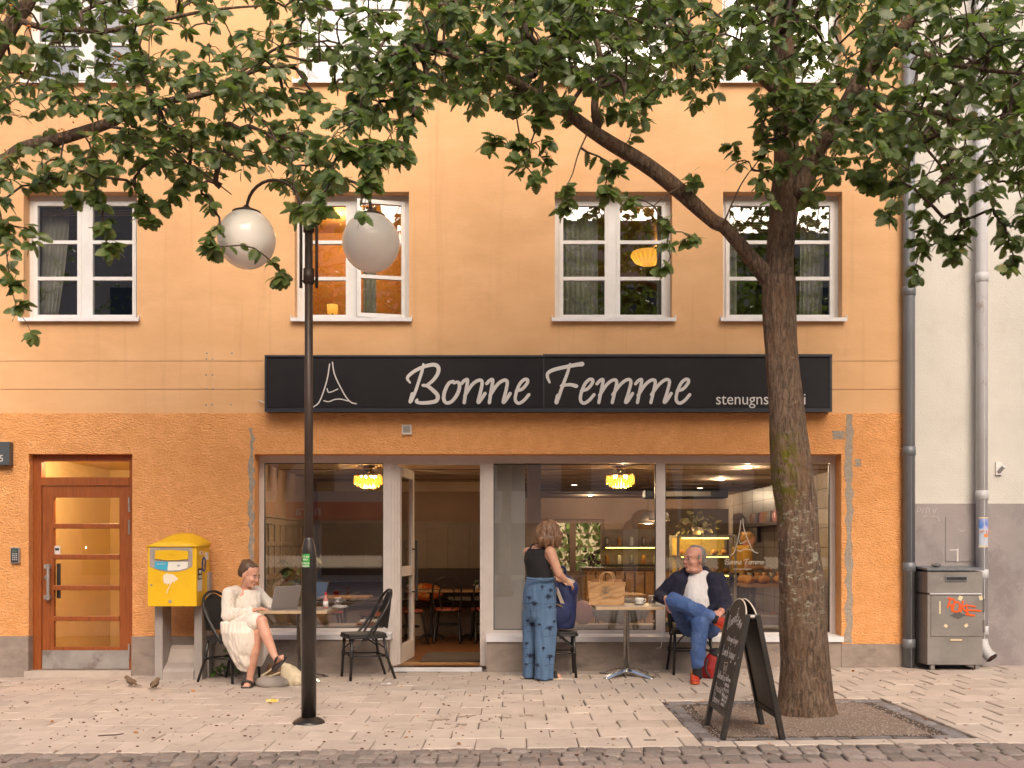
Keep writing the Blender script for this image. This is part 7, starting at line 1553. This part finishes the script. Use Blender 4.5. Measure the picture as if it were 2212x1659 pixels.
# ---------------------------------------------------------------- inside the cafe: benches, tables, chairs, counter
M('bent_black', (.02, .015, .012), rough=.35); M('seat_red', (.30, .06, .03), rough=.5); M('pillow', (.62, .12, .02), (.72, .40, .12), scale=10, rough=.9, lo=.52, hi=.56); M('bread', (.50, .25, .07), (.40, .17, .04), scale=14, rough=.8, rnd=.2); M('basket', (.30, .18, .08), (.20, .11, .045), scale=60, rough=.9, bump=1, bscale=70, bdist=.02)
bn = thing('wall_bench', 'long dark leather bench along the panelled cafe wall', 'bench', (-1.45, YA-.3, FL))
MB().box(-1.45, 1.40, -.25, .25, .42, .50).build('seat', MATS['bench'], bn, bevel=.02); MB().box(-1.45, 1.40, .12, .26, .62, .98).build('backrest', MATS['bench'], bn, bevel=.02); MB().box(-1.45, 1.40, -.16, .25, 0, .42).build('base', MATS['cafe_panel'], bn)
def indoor_table(x, y, lb, w=.6, z=.70):
    t = thing('indoor_table', lb, 'table', (x, y, FL), 0, 'indoor cafe tables')
    MB().box(-w/2, w/2, -.3, .3, z-.028, z).build('top', MATS['oak'], t, bevel=.004); MB().lathe([(.05, .03), (.03, .08), (.022, .3), (.034, .33), (.022, .38), (.022, z-.06), (.09, z-.03)], n=14).build('column', MATS['dark_metal'], t, True)
    for k in range(4): a = k*PI/2+PI/4; MB().tube([(0, 0, .06), (.15*math.cos(a), .15*math.sin(a), .045), (.26*math.cos(a), .26*math.sin(a), .0)], [.022, .018, .014], 8).build('foot', MATS['dark_metal'], t, True)
    return t
indoor_table(-1.147, 3.45, 'indoor table seen through the open door, left of the bentwood chair'); indoor_table(-.56, 3.45, 'indoor table with a small cactus pot seen through the open door'); indoor_table(-2.05, 1.5, 'indoor table behind the left shop window'); indoor_table(1.4, 2.2, 'indoor table behind the paper bag')
def bentwood():
    t = thing('bentwood_chair', 'x', 'chair', (0, 0, 0), 0, 'bentwood chairs inside the cafe'); B = MATS['bent_black']
    MB().lathe([(.195, .43), (.205, .445), (.2, .465), (.17, .472), (0, .472)], n=24).build('seat', MATS['seat_red'], t, True); MB().lathe([(.20, .425), (.208, .44), (.2, .45)], n=24).build('seat_ring', B, t, True)
    for s in (-1, 1):
        MB().tube(catmull([(.14, s*.13, .43), (.17, s*.155, .2), (.2, s*.18, 0)], 4), .014, 8).build('leg', B, t, True); MB().tube(catmull([(-.15, s*.15, .43), (-.18, s*.165, .2), (-.25, s*.18, 0)], 4), .014, 8).build('leg', B, t, True)
    MB().tube(catmull([(-.17, .165, .44), (-.19, .195, .62), (-.23, .175, .8), (-.25, .08, .885), (-.255, 0, .895), (-.25, -.08, .885), (-.23, -.175, .8), (-.19, -.195, .62), (-.17, -.165, .44)], 5), .013, 8).build('back_hoop', B, t, True)
    MB().tube(catmull([(-.18, .07, .46), (-.20, .10, .62), (-.225, .085, .74), (-.235, 0, .80), (-.225, -.085, .74), (-.20, -.10, .62), (-.18, -.07, .46)], 5), .010, 8).build('inner_hoop', B, t, True)
    MB().lathe([(.145, .24), (.155, .25), (.145, .26)], n=24).build('leg_ring', B, t, True)
    return t
b0 = bentwood()
for i, (x, y, a, lb) in enumerate(((-.878, 2.95, 90, 'bentwood chair with its back to the open door'), (-1.38, 2.55, 60, 'bentwood chair half hidden by the glass door leaf'), (-.36, 3.0, 100, 'bentwood chair cut off by the right door post'), (-1.72, 1.85, 200, 'bentwood chair behind the empty bistro chair, right in the left window'), (-2.4, 2.3, 20, 'bentwood chair deep in the left shop window'), (.95, 2.7, 30, 'bentwood chair deep behind the backpack'))):
    c = b0 if i == 0 else copy_tree(b0); c.location = (x, y, FL); c.rotation_euler = (0, 0, rad(a)); c['label'] = lb
t = thing('cushion', 'orange patterned cushion on the bench seen through the door', 'cushion', (-1.30, YA-.32, FL+.5)); mb = MB(); mb.ell((0, 0, .13), (.27, .10, .14), 20, 12, Matrix.Rotation(-.25, 3, 'X')); mb.ell((.05, 0, .10), (.22, .1, .10)); fuse(mb, 'cover', MATS['pillow'], t, .014, 3, jitter=.01)
t = thing('cactus_pot', 'tiny cactus in a pale pot on the indoor table', 'plant', (-.50, 3.35, FL+.70)); MB().lathe([(.03, 0), (.042, .075), (.036, .075), (0, .07)], n=16).build('pot', MATS['pale_panel'], t, True); MB().ell((0, 0, .10), (.03, .03, .045)).build('cactus', MATS['weed_leaf'], t, True)
tag(MB().box(-1.05, .1, .55, 1.55, FL+.002, FL+.012).build('door_mat', MATS['mat_brown']), 'dark brown door mat inside the open shop door', 'mat')
tag(MB().box(-1.25, -.35, .28, .5, FL+.001, FL+.003).build('worn_floor_strip', MATS['oak']), kind='structure')
# window ledges with what stands on them
for (a, b) in ((sx(571), sx(827)), (sx(1140), sx(1792))): tag(MB().box(a, b, .28, .62, .44, .475).build('window_ledge', MATS['cafe_panel']), kind='structure')
lz = .476
t = thing('wicker_basket', 'wide wicker basket on the ledge under the left terrace table', 'basket', (-2.27, .46, lz)); MB().lathe([(.20, 0), (.235, .05), (.24, .14), (.22, .19), (.21, .19), (.225, .12), (.19, .02), (0, .02)], n=28).build('body', MATS['basket'], t, True)
for k in range(3):
    tag(MB().box(-.12, .12, -.08, .08, 0, .016).build('book', (MATS['seat_red'], MATS['oak'], MATS['paper'])[k]), ('lowest', 'middle', 'topmost')[k]+' book of the flat pile on the left window ledge', 'book', 'books on the left window ledge').location = (-1.62+.02*k, .44, lz+.017*k)
t = thing('pot_plant', 'leafy green pot plant behind the seated woman\'s laptop', 'plant', (-2.48, .75, FL+.55)); MB().lathe([(.09, -.55), (.11, -.55), (.12, 0), (.10, 0), (0, -.02)], n=18).build('pot', MATS['basket'], t, True); r9 = random.Random(14); pm_ = LME[2].copy(); pm_.materials.clear(); pm_.materials.append(MATS['weed_leaf'])
for k in range(7):
    a = r9.uniform(0, 6.28); h = r9.uniform(.35, .68); P = catmull([(0, 0, 0), (.06*math.cos(a), .06*math.sin(a), h*.6), (.20*math.cos(a), .16*math.sin(a), h)], 4); MB().tube(P, .005, 5).build('stem', MATS['weed_leaf'], t, True)
    for j in range(9): o = obj('leaf', pm_, None, t, loc=P[3+j*len(P)//14], rot=(r9.gauss(0, .3), r9.uniform(0, .7), r9.uniform(0, 6.28))); o.scale = [r9.uniform(.11, .17)]*3
M('stripe_grey', (.30, .27, .25), (.22, .20, .18), scale=30, rough=.9, stretch=(4, .1, .1)); M('pink_cloth', (.42, .22, .20), rough=.9)
t = thing('striped_cushion', 'large grey striped cushion on the ledge behind the right table', 'cushion', (1.22, .46, lz)); mb = MB(); mb.ell((0, 0, .15), (.34, .10, .15), 22, 12); fuse(mb, 'cover', MATS['stripe_grey'], t, .014, 3, jitter=.008)
t = thing('pink_cushion', 'small dusky pink cushion right of the navy backpack', 'cushion', (.80, .46, lz)); mb = MB(); mb.ell((0, 0, .13), (.12, .09, .14)); fuse(mb, 'cover', MATS['pink_cloth'], t, .014, 3, jitter=.008)
t = thing('white_dish', 'white dish of pale decorations on the ledge left of the man', 'dish', (1.72, .45, lz)); MB().lathe([(.08, 0), (.14, .03), (.15, .04), (.08, .01), (0, .01)], n=24).build('bowl', MATS['china'], t, True); MB().ell((.0, 0, .04), (.1, .08, .03)).build('filling', M('straw', (.75, .6, .25), (.6, .45, .2), scale=30, rough=.9), t, True)
tag(MB().box(-.42, .42, -.12, .12, 0, .10).build('dark_crate', MATS['walnut'], bevel=.01), 'dark low crate on the ledge behind the chalkboard', 'crate').location = (2.95, .45, lz)
# glass counter with pastries
M('case_metal', (.30, .27, .24), rough=.4, metal=.5); M('case_back', (.60, .42, .10), rough=.6); M('strip_glow', (1, .75, .2), emit=(1, .68, .12), es=9)
cx0, cx1, cy0, cy1 = 2.10, 2.86, 1.95, 2.6
dc = thing('display_case', 'glass pastry case glowing yellow behind the seated man', 'display case', ((cx0+cx1)/2, cy0, FL)); hw = (cx1-cx0)/2; dp = cy1-cy0; zt = 1.46
q = MB()
for a in (-hw, hw-.03):
    for b in (0, dp-.03): q.box(a, a+.03, b, b+.03, 0, zt)
q.box(-hw+.03, hw-.03, 0, .03, zt-.03, zt).box(-hw+.03, hw-.03, dp-.03, dp, zt-.03, zt).box(-hw+.03, hw-.03, 0, .03, 0, .42); q.build('frame', MATS['case_metal'], dc)
MB().box(-hw+.03, hw-.03, .03, dp-.03, .3, .42).build('base', MATS['case_metal'], dc); MB().box(-hw+.03, hw-.03, dp-.02, dp-.01, .42, zt-.03).build('back', MATS['case_back'], dc); MB().box(-hw+.03, hw-.03, .012, .016, .42, zt-.03).build('pane', MATS['clear_glass'], dc)
for z in (.70, .96, 1.20): MB().box(-hw+.03, hw-.03, .05, dp-.03, z-.012, z).build('shelf', MATS['case_metal'], dc); MB().box(-hw+.08, hw-.08, .12, .135, z-.03, z-.018).build('light_strip', MATS['strip_glow'], dc)
MB().box(-hw+.08, hw-.08, .12, .135, zt-.05, zt-.035).build('light_strip', MATS['strip_glow'], dc); lamp('case_light', (0, .13, zt-.058), 5, (1, .70, .22), .006, dc); lamp('case_light', (0, .13, .925), 5, (1, .70, .22), .006, dc)
br = MB().ell((0, 0, .035), (.06, .045, .04), 10, 6).mesh('bread_roll', True); br.materials.append(MATS['bread'])
for iz, z in enumerate((.42, .70, .96, 1.20)):
    for k in range(5):
        o = obj('bread_roll', br, None, loc=((cx0+cx1)/2-hw+.1+k*.14, cy0+.22+.1*((k+iz) % 2), FL+z+.002), rot=(0, 0, r9.uniform(0, 6))); tag(o, 'golden bread roll on the %s shelf of the pastry case, %s from the left' % (('bottom', 'second', 'third', 'top')[iz], ORD[k]), 'bread', 'bread rolls in the %s row of the case' % ('bottom', 'second', 'third', 'top')[iz])
ct = thing('counter', 'long wooden bakery counter in the depth of the shop', 'counter', (2.0, 4.6, FL)); MB().box(-.9, .9, 0, .6, 0, .95).build('front', MATS['oak'], ct); MB().box(-.95, .95, -.04, .64, .95, .99).build('top', MATS['walnut'], ct)
for k in range(12): MB().box(-.88+k*.15, -.86+k*.15, -.012, 0, .05, .92).build('slat', MATS['walnut'], ct)
bt = thing('work_table', 'wooden work table with loaves right of the barista', 'table', (3.55, 2.55, FL)); MB().box(-.5, .5, -.3, .3, .78, .82).build('top', MATS['oak'], bt); MB().box(-.48, .48, -.28, .28, .3, .33).build('shelf', MATS['oak'], bt)
for a in (-.46, .44):
    for b in (-.28, .26): MB().box(a, a+.03, b, b+.03, 0, .78).build('leg', MATS['dark_metal'], bt)
for k in range(9):
    big = MB().ell((0, 0, .05), (.11, .07, .06), 12, 8).build('bread_loaf', MATS['bread'], smooth=True); big.location = (3.12+(k % 5)*.2, 2.42+.25*(k//5), FL+.822 if k < 7 else FL+.332); big.rotation_euler = (0, 0, r9.uniform(0, 6)); tag(big, 'round brown loaf on the work table right of the barista, %s from the left' % ORD[k], 'bread', 'loaves on the work table')
for k in range(6): tag(MB().lathe([(.035, 0), (.04, .01), (.04, .12), (.03, .14), (0, .14)], n=14).build('storage_jar', (MATS['oak'], MATS['case_metal'], MATS['bread'])[k % 3], smooth=True), 'small jar in the row on the work table, number %s from the left' % ('one', 'two', 'three', 'four', 'five', 'six')[k], 'jar', 'jars on the work table').location = (3.1+k*.1, 2.72, FL+.822)
# wall shelf with bottles and jars
sv = thing('wall_shelf', 'dark wall shelf with jars and bottles on the tiled side wall', 'shelf', (XB-.16, 4.9, 1.72)); MB().box(-.14, .155, -1.3, 1.3, -.05, 0).build('board', MATS['walnut'], sv); MB().box(.1, .155, -1.2, -1.15, -.3, -.05).build('bracket', MATS['dark_metal'], sv); MB().box(.1, .155, 1.1, 1.15, -.3, -.05).build('bracket', MATS['dark_metal'], sv)
for k in range(14):
    y = 3.75+k*.165; big = k < 4; pr = [(.035, 0), (.038, .01), (.038, .2), (.014, .26), (.013, .33), (0, .331)] if big else [(.05, 0), (.055, .01), (.055, .13), (.04, .16), (.04, .175), (0, .176)]
    tag(MB().lathe(pr, n=14).build('bottle' if big else 'storage_jar', (MATS['walnut'], MATS['case_metal'], MATS['oak'], MATS['bread'], MATS['bottle_clear'])[k % 5], smooth=True), ('dark bottle' if big else 'storage jar')+' on the wall shelf of the tiled side wall, %s from the street' % ORD[k], 'bottle' if big else 'jar', 'bottles on the wall shelf' if big else 'jars on the wall shelf').location = (XB-.16, y, 1.722)
# green plant on top of the case, vase on the courtyard sill, plates on the back wall
t = thing('trailing_plant', 'dried grey green plant on top of the glass pastry case', 'plant', (2.42, 2.25, FL+zt+.003)); MB().lathe([(.07, 0), (.09, .1), (.08, .1), (0, .09)], n=16).build('pot', MATS['case_metal'], t, True); dm2 = LME[3].copy(); dm2.materials.clear(); dm2.materials.append(M('sage', (.20, .17, .09), (.13, .13, .06), scale=9, rough=.8))
for k in range(70): a = r9.uniform(0, 6.28); rr = r9.uniform(.03, .24); o = obj('leaf', dm2, None, t, loc=(rr*math.cos(a), rr*math.sin(a)*.6, r9.uniform(.08, .30)-rr*.4), rot=(r9.gauss(0, .6), r9.gauss(0, .6), a)); o.scale = [r9.uniform(.05, .10)]*3
t = thing('flower_vase', 'dark red flower bunch in a pot before the courtyard window', 'plant', (1.62, YB-.15, .83)); MB().lathe([(.05, 0), (.07, .1), (.05, .12), (0, .11)], n=16).build('pot', MATS['walnut'], t, True); dm3 = LME[4].copy(); dm3.materials.clear(); dm3.materials.append(M('plum', (.10, .025, .03), rough=.8))
for k in range(46): a = r9.uniform(0, 6.28); rr = r9.uniform(.02, .2); o = obj('leaf', dm3, None, t, loc=(rr*math.cos(a), rr*math.sin(a)*.5, r9.uniform(.12, .42)), rot=(r9.gauss(0, .6), r9.gauss(0, .6), a)); o.scale = [r9.uniform(.07, .12)]*3
for i, (u, v, r_) in enumerate(((1366, 1140, .17), (1392, 1128, .26), (1378, 1160, .14))):
    c = W(u, v, CD+YB-.03); tag(MB().lathe([(r_*.3, .0), (r_, .03), (r_, .036), (0, .02)], n=28, m=Matrix.Rotation(PI/2, 3, 'X')).build('wicker_plate', MATS['basket'], smooth=True), ('left', 'large middle', 'lower')[i]+' round wicker plate hung on the rear cafe wall', 'wall plate', 'wicker plates on the rear wall').location = (c.x, YB-.004, c.z)
sh2 = thing('back_shelf', 'lit glass shelves with goods left of the pastry case', 'shelf', (1.98, 5.6, FL)); MB().box(-.5, .5, 0, .35, 1.0, 1.02).build('shelf', MATS['walnut'], sh2); MB().box(-.5, .5, 0, .35, 1.3, 1.32).build('shelf', MATS['walnut'], sh2); MB().box(-.5, .5, .34, .36, 0, 1.6).build('back', MATS['cafe_panel'], sh2); MB().box(-.45, .45, .02, .04, 1.285, 1.298).build('light_strip', MATS['strip_glow'], sh2)
for k in range(10): tag(MB().lathe([(.03, 0), (.035, .01), (.035, .12), (.02, .15), (0, .15)], n=12).build('storage_jar', (MATS['bread'], MATS['china'], MATS['case_metal'])[k % 3], smooth=True), 'small jar on the %s lit back shelf behind the pendant lamps, %s from the left' % ('lower' if k < 5 else 'upper', ORD[k % 5]), 'jar', 'jars on the back shelves').location = (1.56+(k % 5)*.2, 5.75, FL+(1.021 if k < 5 else 1.321))
# grey wall cabinet and cassette on the ceiling
cu = thing('wall_cabinet', 'tall pale cabinet in the rear corner of the bakery', 'cabinet', (3.35, 7.6, FL)); MB().box(-.55, .6, 0, .6, 0, 2.0).build('body', MATS['cafe_panel'], cu); MB().box(-.02, .0, -.006, 0, .05, 1.95).build('door_gap', MATS['walnut'], cu)
t = thing('ceiling_unit', 'black ventilation unit under the cafe ceiling right of the spotlights', 'ventilation', (2.75, 6.4, CZ)); MB().box(-.5, .9, -.2, .2, -.16, -.01).build('housing', MATS['dark_metal'], t, bevel=.02); MB().box(-.35, .6, -.22, -.2, -.13, -.05).build('grille', MATS['case_metal'], t)
# green shrub in the courtyard beyond the rear window
sb_ = thing('courtyard_shrub', 'bright green shrub seen through the rear courtyard window', 'shrub', (1.3, 12.2, 0)); MB().tube([(0, 0, 0), (.05, 0, .8), (-.05, 0, 2.0)], [.05, .04, .02], 8).build('stem', MATS['twig'], sb_, True)
VV = []; FF = []; off_ = 0
for i in range(900):
    p = V((r9.gauss(0, .8), r9.gauss(0, .35), r9.uniform(.4, 2.9))); Rm = Euler((r9.uniform(0, 6), r9.uniform(0, 6), r9.uniform(0, 6))).to_matrix(); q = (LNP[i % 6]*r9.uniform(.12, .2)) @ np.array(Rm.transposed())+np.array(p); VV.append(q); FF += [tuple(k+off_ for k in f) for f in LEAVES[i % 6][1]]; off_ += len(q)
me = bpy.data.meshes.new('foliage'); me.from_pydata(np.concatenate(VV).tolist(), [], FF); tag(obj('foliage', me, M('shrub_leaf', (.16, .24, .03), (.26, .30, .05), scale=4, rough=.5), sb_), kind='stuff')
# lit lamps upstairs
h = WIN[2]; c = W(1400, 552, CD+1.6); t = thing('ceiling_lamp', 'glowing yellow ribbed ceiling lamp behind the upper window', 'lamp', c)
MB().lathe([(.02, .05), (.20, .04), (.215, .0), (.16, -.08), (.08, -.115), (.0, -.12)], n=32).build('shade', M('lamp_yellow', (1, .75, .25), emit=(1, .42, .05), es=.9), t, True)
for k in range(20): a = k*PI/10; MB().tube([(.216*math.cos(a), .216*math.sin(a), 0), (.163*math.cos(a), .163*math.sin(a), -.08), (.08*math.cos(a), .08*math.sin(a), -.117)], .003, 5).build('rib', MATS['crystal'], t)
lamp('ceiling_lamp_light', (0, 0, .07), 9, (1, .55, .15), .015, t)
c = W(718, 668, CD+.9); t = thing('table_lamp', 'small glowing table lamp in the window behind the street lamp', 'lamp', c); MB().lathe([(.06, -.05), (.066, .05), (.06, .05), (0, .045)], n=20).build('shade', MATS['lamp_yellow'], t, True); MB().lathe([(.04, -.10), (.012, -.09), (.01, -.05)], n=14).build('foot', MATS['walnut'], t, True)
lamp('room_light', (WIN[1][0]+.2-c.x, .9, 1.28), 30, (1, .58, .20), .015, t)
